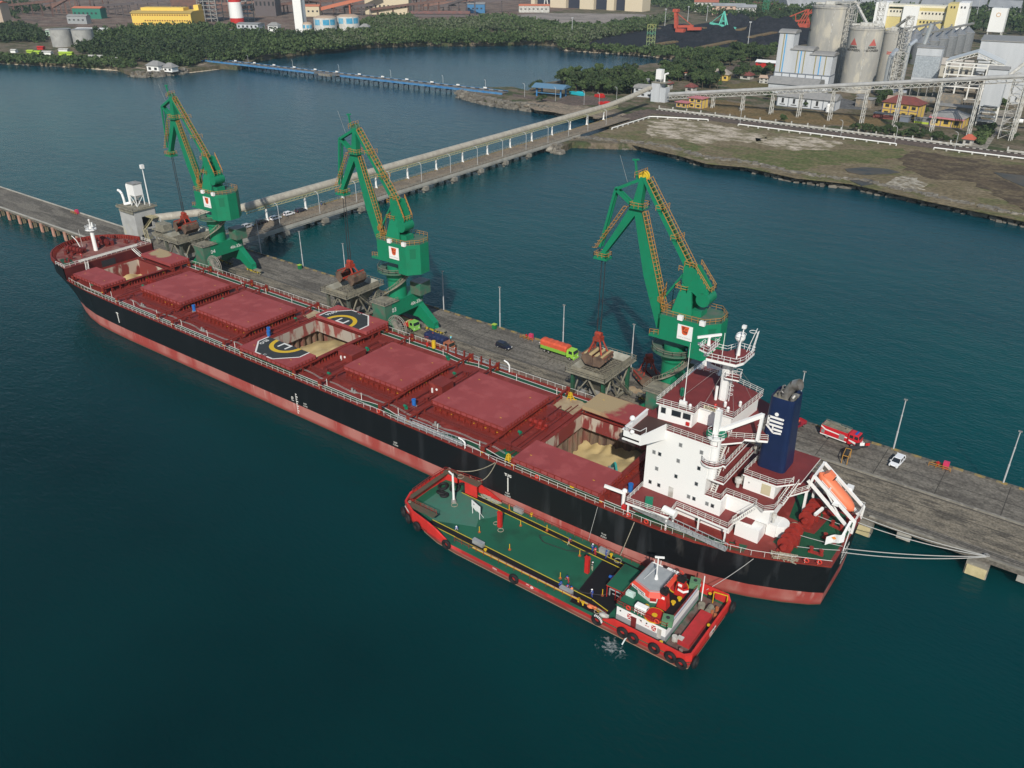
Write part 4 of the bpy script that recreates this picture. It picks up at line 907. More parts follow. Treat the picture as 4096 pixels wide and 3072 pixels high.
# stern flag
b = MB(); n=8; vs=[]
for k in range(n+1):
    for j in range(5): vs.append((-k*.32,-.25*math.sin(k*.9)-.12*k, 1.9-j*.42-k*.14))
b.add(vs,[(k*5+j,(k+1)*5+j,(k+1)*5+j+1,k*5+j+1) for k in range(n) for j in range(4)]); f = b.build('stern_flag', M('flag_white',(.7,.7,.7),.8), ship, loc=(40.4,-2.6,DZ+1.6)); MB().add([(-1.4,-.45,.9),(-1.9,-.62,.7),(-1.5,-.5,.3),(-1.1,-.4,.5)],[(0,1,2,3)]).build('flag_emblem', M('flag_orange',(.7,.25,.05),.7), f)
MB().cyl((40.6,-2.6,DZ),(40.9,-2.6,DZ+4.4),.09,n=6).build('flagstaff', whitec, ship)
# hull markings
mk = MB(); yh = -16.16
for (x,z,t) in ((-18.2,8.4,'TUG'),): mk.text(t,.8,(x,yh,z),(1,0,0),(0,0,1),0,.01,bold=.03)
mk.box(-18.35,-18.1,yh,yh+.1,4.6,7.9); mk.build('tug_mark', white, ship)
MB().box(-33.2,-32.6,yh,yh+.1,1.2,4.2).build('draught_mark', white, ship)
for (x,z,t) in ((-76.5,4.4,'KEEP CLEAR'),(-48,4.6,'KEEP CLEAR'),(-18.3,4.2,'KEEP CLEAR'),(3.3,4.4,'TUG PUSH'),(20.2,4.3,'TUG')):
    d = MB(); yo = -interp(WB,x)-.35 if x > 6 else yh
    if x > 15: continue
    for q,l in enumerate(t.split()): d.text(l,.5,(x,yo,z-.6*q),(1,0,0),(0,0,1),0,.01)
    d.build('hull_notice', white, ship)
d = MB()
for k in range(9): d.box(-79.6,-79.2+(.25 if k%2 else 0),yh,yh+.1,.9+k*.62,1.15+k*.62)
d.box(-79.65,-79.55,yh,yh+.1,.8,6.2); d.build('draught_scale', white, ship)
d = MB(); d.box(-81.3,-80.4,yh,yh+.1,3.9,4.0); d.torus((-80.9,yh,4.6),.3,.06,'y',14,4); d.build('load_line', white, ship)
d = MB(); d.box(-153.4,-153.15,-16.2,-16.1,4.5,7.3); d.box(-153.8,-152.8,-16.2,-16.1,7.3,7.55); d.build('tug_mark', white, ship)
# name across the transom
d = MB(); d.text('ELONA',1.4,(40.48,0,8.4),(0,1,0),(0,0,1),0,.01,bold=.03); d.text('LIMASSOL',.9,(40.48,0,6.9),(0,1,0),(0,0,1),0,.01,bold=.02); d.build('name_lettering', white, ship)
for (x,y,z,L_) in ((24.5,-12.9,DZ,0),): pass
b = MB()
for k in range(60):
    a = k*.55; b.tube([(random.uniform(-2.2,2.2),random.uniform(-.8,.8),.15+random.random()*.7) for _ in range(2)],.09,5)
o = b.build('rope_pile', rope); o.location = (33.6,-10.4,DZ); o.rotation_euler.z=.3; tag(o,'long pile of pale mooring rope on the green afterdeck by the port rail','rope')
b = MB()
for k in range(12): b.torus((0,0,.12+.03*k),1.0-.03*k,.1,'z',14,5)
b.cyl((0,0,.05),(0,0,.3),1.0); tag(b.build('coiled_rope', rope, loc=(32.0,-1.1,DZ)),'coil of cream rope lying between the two red stern winches','rope')
b = MB()
for k in range(26): b.tube([(random.uniform(-.8,.8),random.uniform(-.5,.5),.1+random.random()*.5) for _ in range(2)],.09,5)
tag(b.build('net_pile', M('net_grey',(.2,.2,.19),.8), loc=(-26.3,-13.6,DZ)),'grey net bundle on the red side deck near the kinked green walkway','net')
b = MB(); b.add([(-1.6,-.5,.7),(-.2,-.9,1.1),(1.3,-.5,.8),(2.2,0,.5),(2.1,.9,.3),(.7,1.0,.6),(-1.2,.7,.5),(-1.8,.1,.1),(0,-1.2,.1),(2.4,-.4,.1)],[(0,1,6,7),(1,2,5,6),(2,3,4,5),(0,7,8),(0,8,1),(1,8,2),(2,8,9),(2,9,3)])
tag(b.build('tarpaulin', M('tarp_grey',(.2,.19,.18),.8), loc=(33.6,8.3,DZ)),'crumpled grey tarpaulin on the deck under the lifeboat davit','tarpaulin')

# ================================================================ QUAY
QZ = 3.8
qm = ground_mat('quay_concrete', (.14,.128,.11), (.105,.096,.083), (.175,.16,.135), s=.06, s2=.5, st=(.3,1.7,1))
qm2 = ground_mat('quay_worn', (.155,.138,.11), (.098,.088,.073), (.215,.188,.145), s=.15, s2=.6, st=(.35,1.5,1))
b = MB()
for k in range(52): b.box(-184+k*11.6,-183.85+k*11.6,33.2,45,QZ,QZ+.012)
for y in (28.0,38.6): b.box(-183,420,y-.08,y+.08,QZ,QZ+.014)
tag(b.build('slab_joint', M('joint_dark',(.05,.046,.04),.9)), kind='structure')
b = MB(); b.prism([(-400,19),(-205,19),(-205,18.4),(420,18.4),(420,45.5),(-183,45.5),(-197,45.5),(-203,34.2),(-400,34.2)], QZ-.9, QZ)
quay = tag(b.build('quay', qm), kind='structure')
b = MB(); b.box(-190,420,21.2,32.0,QZ,QZ+.008); tag(b.build('quay_apron', qm2), kind='structure')
b = MB()
for y in (20.4,32.4): b.box(-190,420,y-.3,y-.12,QZ,QZ+.016); b.box(-190,420,y+.12,y+.3,QZ,QZ+.016)
tag(b.build('crane_rail', M('rail_steel',(.045,.04,.036),.5)), kind='structure')
b = MB(); b.box(18,420,32.5,33.0,QZ,QZ+.3); tag(b.build('kerb', conc), kind='structure')
# kerb with faded black and yellow blocks on the far edge
kb = MB(); 
for k in range(int((420+183)/2.0)): kb.box(-183+k*2.0, -181.02+k*2.0, 45.05, 45.5, QZ, QZ+.3, k%2)
tag(kb.build('kerb', [M('kerb_yellow',(.30,.21,.06),.8,(.16,.14,.10),1.2), M('kerb_dark',(.05,.048,.043),.8,(.14,.13,.11),1.2)]), kind='structure')
kb = MB(); kb.box(-400,-203,33.8,34.2,QZ,QZ+.35); kb.box(-400,-205,19,19.5,QZ,QZ+.35); tag(kb.build('kerb', concl), kind='structure')
kb = MB(); kb.box(40,420,18.4,18.8,QZ,QZ+.3); tag(kb.build('kerb', conc), kind='structure')
pm = M('pile_concrete', (.24,.2,.13), .8, (.13,.11,.07), .6, sx=(1,1,.3)); pinkm = M('fender_pink', (.50,.27,.20), .7, (.36,.2,.14), .8)
ORD = ['first','second','third','fourth','fifth','sixth','seventh','eighth','ninth','tenth','eleventh','twelfth','thirteenth','fourteenth','fifteenth']
def pile_row(xs, y, lab):
    for i, x in enumerate(xs):
        t = T('quay_fender', lab+', %s from its far end'%ORD[i], 'fender', (x, y, 0), group='fender piles along the outer quay')
        MB().cyl((0,1.3,-1),(0,1.3,QZ-.9),.55,n=10).build('pile', pm, t)
        if i%1 == 0: MB().box(-.75,.75,-.35,.1,-.1,QZ-.5).box(-.5,.5,.1,1.4,QZ-1.6,QZ-.95).build('fender_panel', pinkm, t)
pile_row([-300+k*8.6 for k in range(12)], 18.7, 'pile with pink fender panel under the outer quay')
b = MB()
for k in range(30): 
    x = -330+k*8.6+4.3
    if x < -205: b.cyl((x,20.5,-1),(x,20.5,QZ-.9),.5,n=8)
for k in range(32):
    x = 8+k*13
    for y in (21,28,36,43): b.cyl((x,y,-1),(x,y,QZ-.9),.5,n=8)
for k in range(20):
    x = -180+k*10; b.cyl((x,43.5,-1),(x,43.5,QZ-.9),.5,n=8)
quayp = b.build('quay_piles', pm, quay)
padm = M('fender_cream', (.55,.47,.27), .7, (.42,.36,.2), .7)
for k,x in enumerate((39.3,59.0)):
    t = T('fender_block', ['concrete block with cream fender pad in the water just behind the ship stern','concrete block with cream fender pad at the end of the mooring ropes'][k] , 'fender', (x,18.4,0), group='fender blocks under the quay')
    MB().box(-1.8,1.8,-.9,1.2,-1,QZ-1.0).build('block', conc, t); MB().box(-1.6,1.6,-1.15,-.9,.15,2.1).build('fender_pad', padm, t)
    MB().box(6,8.4,-.1,1,QZ-2.2,QZ-.9).build('beam_end', concl, t)
# light poles on the far edge
polem = M('pole_grey', (.45,.46,.46), .5)
def pole(x,y,lab,rz=0,h=11.9,first=[None]):
    if first[0] is None:
        t = T('light_pole', lab, 'light pole', (x,y,QZ+.3), group='tall light poles on the quay edge')
        MB().cyl((0,0,0),(0,0,4),.16,n=8).cyl((0,0,4),(0,0,8),.13,n=8).cyl((0,0,8),(0,0,h),.10,n=8).cyl((0,0,4),(0,0,4.2),.2).cyl((0,0,8),(0,0,8.2),.17).build('pole', polem, t)
        MB().box(-.35,.35,-.2,.2,h-.15,h).build('lamp_head', steel, t); first[0] = t; return t
    return dup(first[0], (x,y,QZ+.3), rz, lab)
for x,l in ((-169,'light pole on the quay edge just left of the bow end crane'),(-147.7,'light pole on the quay edge right of the bow end crane'),(-127.6,'light pole standing between the two left cranes near the pink box'),(-107.6,'light pole behind the hopper of the middle crane'),
    (-87.2,'light pole directly right of the middle crane'),(-66.8,'light pole beside the green and yellow bin'),(-46.0,'light pole behind the truck with the orange tarpaulin'),(-25.6,'light pole behind the hopper nearest the white deckhouse'),
    (16.5,'light pole just right of the blue funnel by the red pickup'),(37.4,'light pole beside the white car on the quay'),(58.2,'light pole nearest the right edge of the photo')): pole(x,45.2,l)
t = T('light_pole','light pole on the outer quay left of the control tower','light pole',(-206.5,33.0,QZ)); MB().cyl((0,0,0),(0,0,9),.12).build('pole', polem, t)
binm = M('bin_green', (.01,.16,.06), .5)
def bin_(x,y,l):
    t = T('bin', l, 'bin', (x,y,QZ), group='green bins on the quay'); MB().cb((0,0,.65),(1.0,.9,1.3)).build('bin_body', binm, t); MB().box(-.6,.6,-.55,.55,1.3,1.45).build('lid', M('lid_lime',(.35,.5,.05),.5), t)
bin_(-67.8,44.0,'green bin with lime lid at the foot of a quay light pole'); bin_(-147.5,43.6,'green bin on the far quay edge behind the bow end crane')
def hydrant(x,y,l,z=QZ):
    t = T('fire_hydrant_box', l, 'hydrant box', (x,y,z), group='pink hydrant boxes'); MB().cb((.8,0,.8),(1.1,.8,1.6)).build('box', M('hydrant_pink',(.55,.04,.11),.5), t)
    MB().cyl((-.7,0,0),(-.7,0,1.1),.18).cyl((-1.1,0,.8),(-.3,0,.8),.12).build('valve', redp, t)
    f = MB(); f.rail([(-2.2,-.9,0),(1.9,-.9,0)],.9,1.3,.1,2); f.build('guard_rail', M('rail_rust',(.4,.2,.04),.6), t)
hydrant(47.0,44.2,'pink hydrant box behind a low orange rail on the quay'); hydrant(-56.5,44.4,'pink hydrant box left of the truck with orange tarpaulin'); hydrant(-118.5,44.2,'pink hydrant box between the two left light poles'); hydrant(-266,33.0,'pink hydrant box on the outer left quay')
t = T('hose_bridge','rusty hydrant frame standing in the middle of the quay by the fire engine','frame',(30.7,33.5,QZ),.1)
MB().path([(-.5,0,0),(-.5,0,2),(-.5,3.2,2),(-.5,3.2,0)],.14).path([(.6,0,0),(.6,0,2),(.6,3.2,2),(.6,3.2,0)],.14).path([(-.5,0,2),(.6,0,2)],.12).path([(-.5,3.2,2),(.6,3.2,2)],.12).build('frame', M('frame_rust',(.42,.22,.05),.6), t)
MB().tube([(0,1.2,1),(-.3,3.4,1.6),(.2,5,1.2),(1.6,6.6,1.0)],.45,8).cb((2.0,7.4,1.2),(2.6,.3,1.0),.6).build('hose_bundle', dark, t); MB().cb((2.0,7.25,1.5),(1.0,.1,.7),.6,0).cb((3.0,7.8,1.5),(.9,.1,.6),.6,1).build('sign', [whitec, redp], t)
# ================================================================ HARBOUR CRANES
dirtdeck = M('crane_roof', (.035,.13,.08), .7, (.1,.13,.10), .5)
def crane(cx, no, ang, cw, label):
    t = T('harbour_crane', label, 'crane', (cx,26.4,QZ), group='green slewing cranes on the quay')
    z0 = QZ
    def L_(z): return z-z0
    # portal base: one deep beam across the rails on splayed end legs
    pb = MB(); pb.box(-2.4,2.6,-6.9,6.9,L_(10.9),L_(15.0)); pb.build('portal_beam', cranegreen, t)
    for sy in (-1,1):
        lb = MB(); y0,y1 = sy*6-.9, sy*6+.9
        lb.xprism([(-2.2,L_(11.42)),(2.4,L_(11.42)),(7.8,L_(6.9)),(7.8,L_(5.3)),(5.6,L_(5.3)),(2.2,L_(7.4)),(-2.2,L_(7.4)),(-5.8,L_(5.3)),(-7.8,L_(5.3)),(-7.8,L_(6.9))], y0, y1); lb.build('end_leg', cranegreen, t)
        if sy < 0: lb = MB(); lb.cb((.4,-6.5,L_(10.4)),(4.6,2.6,9.3)); lb.build('leg_box', cranegreen2, t)
    tx = MB(); tx.text(no, 1.7, (2.63,-4.4,L_(12.8)), (0,1,0),(0,0,1),0,.02,bold=.02); tx.build('lettering', white, t); tx = MB(); tx.text('40t-33m', 1.35, (2.63,4.3,L_(12.3)), (0,1,0),(0,0,1),0,.02,bold=.02)
    tx.build('lettering', white, t)
    for sx in (-1,1):
        for sy in (-1,1):
            bg = MB(); 
            bg.box(sx*7.2-3.6,sx*7.2+3.6,sy*6-.45,sy*6+.45,1.1,1.7)
            for q in (-2.6,-.9,.9,2.6): bg.cb((sx*7.2+q,sy*6,.75),(1.3,.8,.7),0,1); bg.cyl((sx*7.2+q-.35,sy*6-.3,.4),(sx*7.2+q-.35,sy*6+.3,.4),.38,n=10); bg.cyl((sx*7.2+q+.4,sy*6-.3,.4),(sx*7.2+q+.4,sy*6+.3,.4),.38,n=10)
            bg.add([(sx*4.4,sy*6-.5,3.2),(sx*6.4,sy*6-.5,3.2),(sx*8.6,sy*6-.5,1.6),(sx*5.4,sy*6-.5,1.6),(sx*4.4,sy*6+.5,3.2),(sx*6.4,sy*6+.5,3.2),(sx*8.6,sy*6+.5,1.6),(sx*5.4,sy*6+.5,1.6)],[(0,1,2,3),(7,6,5,4),(0,4,5,1),(1,5,6,2),(3,2,6,7),(0,3,7,4)],2)
            bg.build('bogie', [dirty, M('hazard_stripe',(.45,.34,.03),.6,(.02,.02,.02),1.6,sx=(1,.2,1),lo_=.48,hi=.52), cranegreen], t)
    bx = MB(); bx.box(2.2,5.8,2.6,6.6,L_(15.2),L_(18.6)); bx.box(2.2,5.8,2.6,6.6,L_(18.6),L_(18.7),1); bx.build('electric_house', [cranegreen2, steel], t)
    # cable reel on the waterside
    rm_ = MB(); c = (5.6,-6.9,L_(9.6))
    for k in range(28):
        a = 2*math.pi*k/28; rm_.beam((c[0],c[1],c[2]),(c[0]+3.1*math.cos(a),c[1],c[2]+3.1*math.sin(a)),.16,.1)
    rm_.torus(c,3.1,.1,'y',28,5); rm_.torus(c,2.1,.08,'y',24,5); rm_.torus((c[0],c[1]+.5,c[2]),3.1,.1,'y',28,5); rm_.cyl((c[0],c[1]-.3,c[2]),(c[0],c[1]+1.6,c[2]),.55,n=12); rm_.build('cable_reel', M('reel_grey',(.22,.21,.19),.6,(.3,.27,.22),.8), t)
    # column
    cl = MB(); cl.lathe([(2.45,L_(15)),(2.4,L_(19.6)),(2.7,L_(20.2)),(2.7,L_(21.6)),(2.3,L_(21.6)),(2.3,L_(23.6))],n=28); cl.build('column', cranegreen, t, smooth=False)
    pl = MB(); pl.lathe([(2.7,L_(22.1)),(4.9,L_(22.3)),(4.9,L_(22.65)),(2.7,L_(22.65))],n=28,cap=False)
    pl.build('ring_platform', cranegreen2, t); q = MB(); q.rail([(4.8*math.cos(a),4.8*math.sin(a),L_(22.65)) for a in np.arange(0,6.28,.39)],1.0,1.3,.08,2,0,True); q.build('platform_rail', dirty, t)
    st = MB(); n = 14; pts = [Vector((3.1*math.cos(a),3.1*math.sin(a),z)) for a,z in zip(np.linspace(-2.3,.5,n),np.linspace(L_(15.1),L_(22.3),n))]
    for a,c2 in zip(pts,pts[1:]):
        for f in (1,1.3):
            a2 = Vector((a.x*f,a.y*f,a.z)); c3 = Vector((c2.x*f,c2.y*f,c2.z)); st.beam(a2,c3,.12,.3); st.beam(a2+Vector((0,0,1)),c3+Vector((0,0,1)),.07); st.beam(a2,a2+Vector((0,0,1)),.06)
        for k in range(4):
            p = a.lerp(c2,(k+.5)/4); st.beam(p,(p.x*1.3,p.y*1.3,p.z),.25,.05)
    st.build('spiral_stair', dirty, t)
    tb = MB(); tb.prism([(-2.8,-8.1),(3.0,-8.1),(3.0,-2.6),(-2.8,-2.6)],L_(15.02),L_(15.15)); tb.rail([(-2.7,-3,L_(15.15)),(-2.7,-8,L_(15.15)),(2.9,-8,L_(15.15)),(2.9,-3,L_(15.15))],1,1.3,.08); tb.build('landing', dirty, t)
    # ------- slewing part: everything below rotates with ang
    R = Matrix.Rotation(ang,3,'Z')
    def put(mb, name, mats, par=t, smooth=False): mb.xf(R); return mb.build(name, mats, par, smooth)
    hs = MB(); foot = [(-2.3,-4.4),(5.6,-4.4),(8.6,-2.3),(9.6,1.8),(8.4,4.2),(-2.3,4.4)]
    foot = [(-1.9,-4.4),(7.8,-4.4),(10.2,-1.6),(10.2,1.6),(7.8,4.4),(-1.9,4.4)]
    hs.prism(foot, L_(25.9), L_(31.35)); hs.prism([(5.0,-4.38),(7.78,-4.38),(10.18,-1.6),(10.18,1.6),(7.78,4.38),(5.0,4.38)], L_(23.5), L_(25.9)); 
    hs.add([(-4.2,-4.38,L_(25.9)),(-1.9,-4.38,L_(25.9)),(-1.9,-4.38,L_(26.6)),(-4.2,-4.38,L_(26.3)),(-4.2,-1.5,L_(25.9)),(-1.9,-1.5,L_(25.9)),(-1.9,-1.5,L_(26.6)),(-4.2,-1.5,L_(26.3))],[(0,1,2,3),(7,6,5,4),(3,2,6,7),(0,3,7,4),(0,4,5,1)])
    house = put(hs,'machinery_house', cranegreen)
    rf = MB(); rf.prism(foot, L_(31.35), L_(31.42)); put(rf,'roof', dirtdeck, house)
    r = MB(); r.rail([(x*.985,y*.985,L_(31.42)) for x,y in foot],1.1,1.35,.07,2,0,True); r.rail([(-4.1,-4.2,L_(26.3)),(-2.1,-4.2,L_(26.6))],1.1,1,.08); put(r,'roof_rail', orange_rail, t)
    ac = MB(); 
    for x in (2.6,7.4): ac.cb((x,-4.45,L_(31.7)),(1.1,.7,.95))
    put(ac,'air_conditioner', whitec, t)
    sg = MB(); sg.box(2.2,5.5,-4.46,-4.40,L_(27.1),L_(30.3)); s_o = put(sg,'sign_board', whitec, house)
    def flat(pts, y, m, mb): mb.poly([(x,y,L_(z)) for x,z in pts], m)
    e = MB(); cx_ = 3.85
    flat([(cx_-.62,28.6),(cx_+.62,28.6),(cx_+.9,30.1),(cx_-.9,30.1)], -4.475, 0, e); e.add([(cx_+.62*math.cos(a),-4.475,L_(28.6)+.42*math.sin(a)) for a in np.linspace(math.pi,2*math.pi,9)],[tuple(range(9))],0)
    f2 = lambda pts: flat([(cx_+x,29.2+z) for x,z in pts],-4.485,1,e)
    f2([(-.6,.75),(-.35,.75),(-.3,.0),(-.5,.0)]); f2([(-.2,.75),(-.05,.75),(-.05,.5),(-.2,.2)]); f2([(-.05,.05),(.5,.25),(.55,.4),(.0,.2)]); f2([(-.4,-.15),(.0,-.15),(.0,-.28),(-.4,-.28)]); f2([(.1,-.1),(.2,-.1),(.2,-.6),(.1,-.6)]); f2([(-.25,-.4),(.05,-.4),(.05,-.52),(-.25,-.52)]); f2([(.3,-.2),(.52,-.1),(.45,-.6),(.3,-.6)])
    put(e,'emblem',[M('emblem_orange',(.62,.10,.03),.5),black],s_o)
    e = MB(); e.text('PORT & TERMINAL',.34,(cx_,-4.475,L_(27.6)),(1,0,0),(0,0,1),0,.005); put(e,'lettering',M('letter_grey',(.3,.3,.3),.5),s_o)
    d = MB(); d.add([(8.5,-3.65,L_(27.8)),(9.5,-2.5,L_(27.8)),(9.5,-2.5,L_(30.3)),(8.5,-3.65,L_(30.3))],[(0,1,2,3)]); d.beam((8.4,-3.75,L_(30.35)),(9.6,-2.35,L_(30.35)),.12); put(d,'side_door', M('crane_green_dark',(.008,.14,.07),.5), house)
    # jib
    zt = 50.9; fx, fz = -3.6, 28.0; jx = -11.0
    j = MB()
    def taper(x0,z0,x1,z1,h0,h1,y0,y1,m=0):
        dx,dz = x1-x0,z1-z0; l = math.hypot(dx,dz); nx,nz = -dz/l,dx/l
        vs = []
        for x,z,h,y in ((x0,z0,h0,y0),(x1,z1,h1,y1)):
            for a,bb in ((-1,-1),(1,-1),(1,1),(-1,1)): vs.append((x+nx*a*h/2,bb*y/2,L_(z+nz*a*h/2)))
        return vs,[(0,3,2,1),(4,5,6,7),(0,1,5,4),(1,2,6,5),(2,3,7,6),(3,0,4,7)]
    mx, mz = fx+(jx-fx)*.42, fz+(zt-fz)*.42
    j.add(*taper(fx,fz-1.5,mx,mz,1.2,3.1,1.9,1.9)); j.add(*taper(mx,mz,jx,zt,3.1,1.4,1.9,1.5)); put(j,'jib', cranegreen)
    # walkway along the jib back edge
    w = MB(); dx,dz = jx-fx, zt-fz; l = math.hypot(dx,dz); nx,nz = dz/l,-dx/l
    off = lambda t_, o_: (fx+dx*t_+nx*o_, fz+dz*t_+nz*o_)
    for yy in (-1.1,-.2):
        for o_ in (1.4,2.2):
            a = off(.06,o_); c = off(.96,o_); w.beam((a[0],yy,L_(a[1])),(c[0],yy,L_(c[1])),.09)
    for k in range(26):
        t_ = .06+.9*k/25; a = off(t_,1.4); c = off(t_,2.2)
        for yy in (-1.1,-.2): w.beam((a[0],yy,L_(a[1])),(c[0],yy,L_(c[1])),.08)
        w.beam((a[0],-1.1,L_(a[1])),(a[0],-.2,L_(a[1])),.1,.06); w.beam((c[0],-1.1,L_(c[1])),(c[0],-.2,L_(c[1])),.08)
    put(w,'jib_walkway', orange_rail, t)
    # nose boom: from the rear end (top) down to the tip
    tx_, tz_ = cw.get('top',(-10.4,57.2)); px_, pz_ = cw['tip']
    nb = MB(); kx, kz = jx-.2, zt+.3
    nb.add(*taper(tx_,tz_,kx,kz,1.0,1.9,1.5,1.5)); nb.add(*taper(kx,kz,px_,pz_,1.9,.9,1.5,1.3)); put(nb,'nose_boom', cranegreen)
    cxx, cz_ = -16.2, 53.9
    ns = MB(); ns.beam((tx_-.3,-.5,L_(tz_-.4)),(cxx,-.5,L_(cz_)),.35,.6); ns.beam((cxx,-.5,L_(cz_)),(kx-1,-.5,L_(kz)),.35,.6); ns.beam((cxx,-.5,L_(cz_)),(px_-.8,-.5,L_(pz_+1.2)),.3,.55); ns.beam((cxx,-.5,L_(cz_)),(cxx,.5,L_(cz_)),.5,.7)
    for s_ in (1,): ns.beam((tx_-.3,.5,L_(tz_-.4)),(cxx,.5,L_(cz_)),.35,.6); ns.beam((cxx,.5,L_(cz_)),(kx-1,.5,L_(kz)),.35,.6); ns.beam((cxx,.5,L_(cz_)),(px_-.8,.5,L_(pz_+1.2)),.3,.55)
    ns.beam((tx_-1.4,0,L_(tz_-1)),(tx_-2.2,0,L_(tz_+3.0)),.35,.35); ns.beam((tx_-2.8,0,L_(tz_+3.0)),(tx_-1.4,0,L_(tz_+3.2)),.3,.3); put(ns,'nose_strut', cranegreen)
    tp = MB(); tp.cyl((px_,-1.0,L_(pz_-.3)),(px_,1.0,L_(pz_-.3)),.75,n=14); tp.box(px_-1.9,px_+1.3,-1.2,1.2,L_(pz_-1.4),L_(pz_-.9)); put(tp,'tip_sheave', cranegreen)
    r = MB(); r.rail([(px_-1.8,-1.2,L_(pz_-.9)),(px_+1.2,-1.2,L_(pz_-.9)),(px_+1.2,1.2,L_(pz_-.9)),(px_-1.8,1.2,L_(pz_-.9))],1.0,1.1,.08,2,0,True)
    put(r,'tip_rail', orange_rail, t); r = MB()
    ax,az = kx-1.0,kz-.3; bx_,bz_ = px_-.9,pz_+1
    for yy in (-.9,-.3):
        for o_ in (-.9,-1.7): r.beam((ax+o_,yy,L_(az)),(bx_+o_*.6,yy,L_(bz_)),.08)
    for k in range(13):
        q = k/12; x = ax+(bx_-ax)*q; z = az+(bz_-az)*q; r.beam((x-.9,-.9,L_(z)),(x-1.6,-.9,L_(z)),.08); r.beam((x-.9,-.9,L_(z)),(x-.9,-.3,L_(z)),.08)
    put(r,'nose_ladder', orange_rail, t); r = MB(); r.rail([(kx-1,-1.6,L_(zt+.2)),(kx+2.0,-1.6,L_(zt+.2)),(kx+2.0,1.2,L_(zt+.2)),(kx-.6,1.2,L_(zt+.2))],1.1,1.1,.08,2,0,True); put(r,'head_rail', orange_rail, t); r = MB(); r.rail([(tx_-1.6,-1,L_(tz_-.2)),(tx_+.2,-1,L_(tz_+.6)),(tx_+.2,.8,L_(tz_+.6))],1.1,1.0,.08,2)
    put(r,'sheave_rail', orange_rail, t)
    pf = MB(); pf.box(kx-1,kx+2,-1.6,1.2,L_(zt),L_(zt+.2)); put(pf,'head_platform', cranegreen, t)
    sh = MB(); 
    for yy in (-.45,.45): sh.torus((tx_,yy,L_(tz_+.2)),.85,.18,'y',18,6); sh.cyl((tx_,yy-.06,L_(tz_+.2)),(tx_,yy+.06,L_(tz_+.2)),.8,n=14)
    put(sh,'head_sheave', M('sheave_yellow',(.6,.42,.03),.5) if no == '02' else cranegreen2, t)
    # tie arm with counterweight
    ax_, az_ = 1.6, 40.6
    ta = MB(); 
    for yy in (-.75,.75): ta.add(*[ [(v[0],v[1]+yy,v[2]) for v in taper(tx_+.3,tz_,ax_,az_,.75,1.1,.3,.3)[0]], taper(0,0,1,1,1,1,1,1)[1]])
    for k in range(9): q = .05+k*.11; ta.beam((tx_+.3+(ax_-tx_-.3)*q,-.75,L_(tz_+(az_-tz_)*q)),(tx_+.3+(ax_-tx_-.3)*q,.75,L_(tz_+(az_-tz_)*q)),.5,.2)
    put(ta,'tie_arm', cranegreen, t)
    w = MB(); dx,dz = ax_-tx_, az_-tz_; l = math.hypot(dx,dz); nx,nz = -dz/l,dx/l
    off2 = lambda t_, o_: (tx_+dx*t_+nx*o_, tz_+dz*t_+nz*o_)
    for yy in (-.9,.1):
        for o_ in (.7,1.7):
            a = off2(.04,o_); c = off2(1,o_); w.beam((a[0],yy,L_(a[1])),(c[0],yy,L_(c[1])),.09)
    for k in range(22):
        t_ = .04+.96*k/21; a = off2(t_,.6); c = off2(t_,1.7)
        for yy in (-.9,.1): w.beam((a[0],yy,L_(a[1])),(c[0],yy,L_(c[1])),.085)
        w.beam((a[0],-.9,L_(a[1])),(a[0],.1,L_(a[1])),.1); w.beam((c[0],-.9,L_(c[1])),(c[0],.1,L_(c[1])),.085)
    for t_ in (.36,.68):
        a = off2(t_,.5); w.rail([(a[0]-.6,-1.9,L_(a[1])),(a[0]+.8,-1.9,L_(a[1])),(a[0]+.8,1.3,L_(a[1]))],1.1,1,.08,2)
    put(w,'tie_walkway', orange_rail, t)
    wx, wz = cw['cw']
    ca = MB(); 
    for yy in (-1.25,1.25): ca.add([(ax_-.8,yy-.2,L_(az_+.9)),(ax_+1.6,yy-.2,L_(az_+.6)),(wx+1.0,yy-.2,L_(wz+1.4)),(wx-.9,yy-.2,L_(wz)),(ax_+.2,yy-.2,L_(az_-3.4)),(ax_-.8,yy-.2,L_(az_-2.6)),
        (ax_-.8,yy+.2,L_(az_+.9)),(ax_+1.6,yy+.2,L_(az_+.6)),(wx+1.0,yy+.2,L_(wz+1.4)),(wx-.9,yy+.2,L_(wz)),(ax_+.2,yy+.2,L_(az_-3.4)),(ax_-.8,yy+.2,L_(az_-2.6))],[(0,5,4,3,2,1),(6,7,8,9,10,11),(0,1,7,6),(1,2,8,7),(2,3,9,8),(3,4,10,9),(4,5,11,10),(5,0,6,11)])
    ca.cyl((wx,-1.8,L_(wz)),(wx,1.8,L_(wz)),1.45,n=22); put(ca,'counterweight', cranegreen, t)
    r = MB(); r.rail([(ax_-.6,-1.5,L_(az_+.8)),(ax_+1.6,-1.5,L_(az_+.7)),(wx+1.2,-1.5,L_(wz+1.6)),(wx+1.2,1.5,L_(wz+1.6)),(ax_+1.6,1.5,L_(az_+.7))],1.1,1.1,.09,2); r.rail([(ax_-1.8,-1.4,L_(az_-.4)),(ax_-.8,-1.4,L_(az_-.6))],1.1,.8,.09,2); put(r,'counterweight_rail', orange_rail, t)
    # A-frame
    af = MB(); af.add([(-.6,-2.4,L_(31.4)),(4.0,-2.4,L_(31.4)),(4.0,-1.9,L_(31.4)),(-.6,-1.9,L_(31.4)),(1.0,-1.1,L_(38.6)),(2.6,-1.1,L_(38.6)),(2.6,-.6,L_(38.6)),(1.0,-.6,L_(38.6))],[(0,1,5,4),(1,2,6,5),(2,3,7,6),(3,0,4,7),(4,5,6,7)])
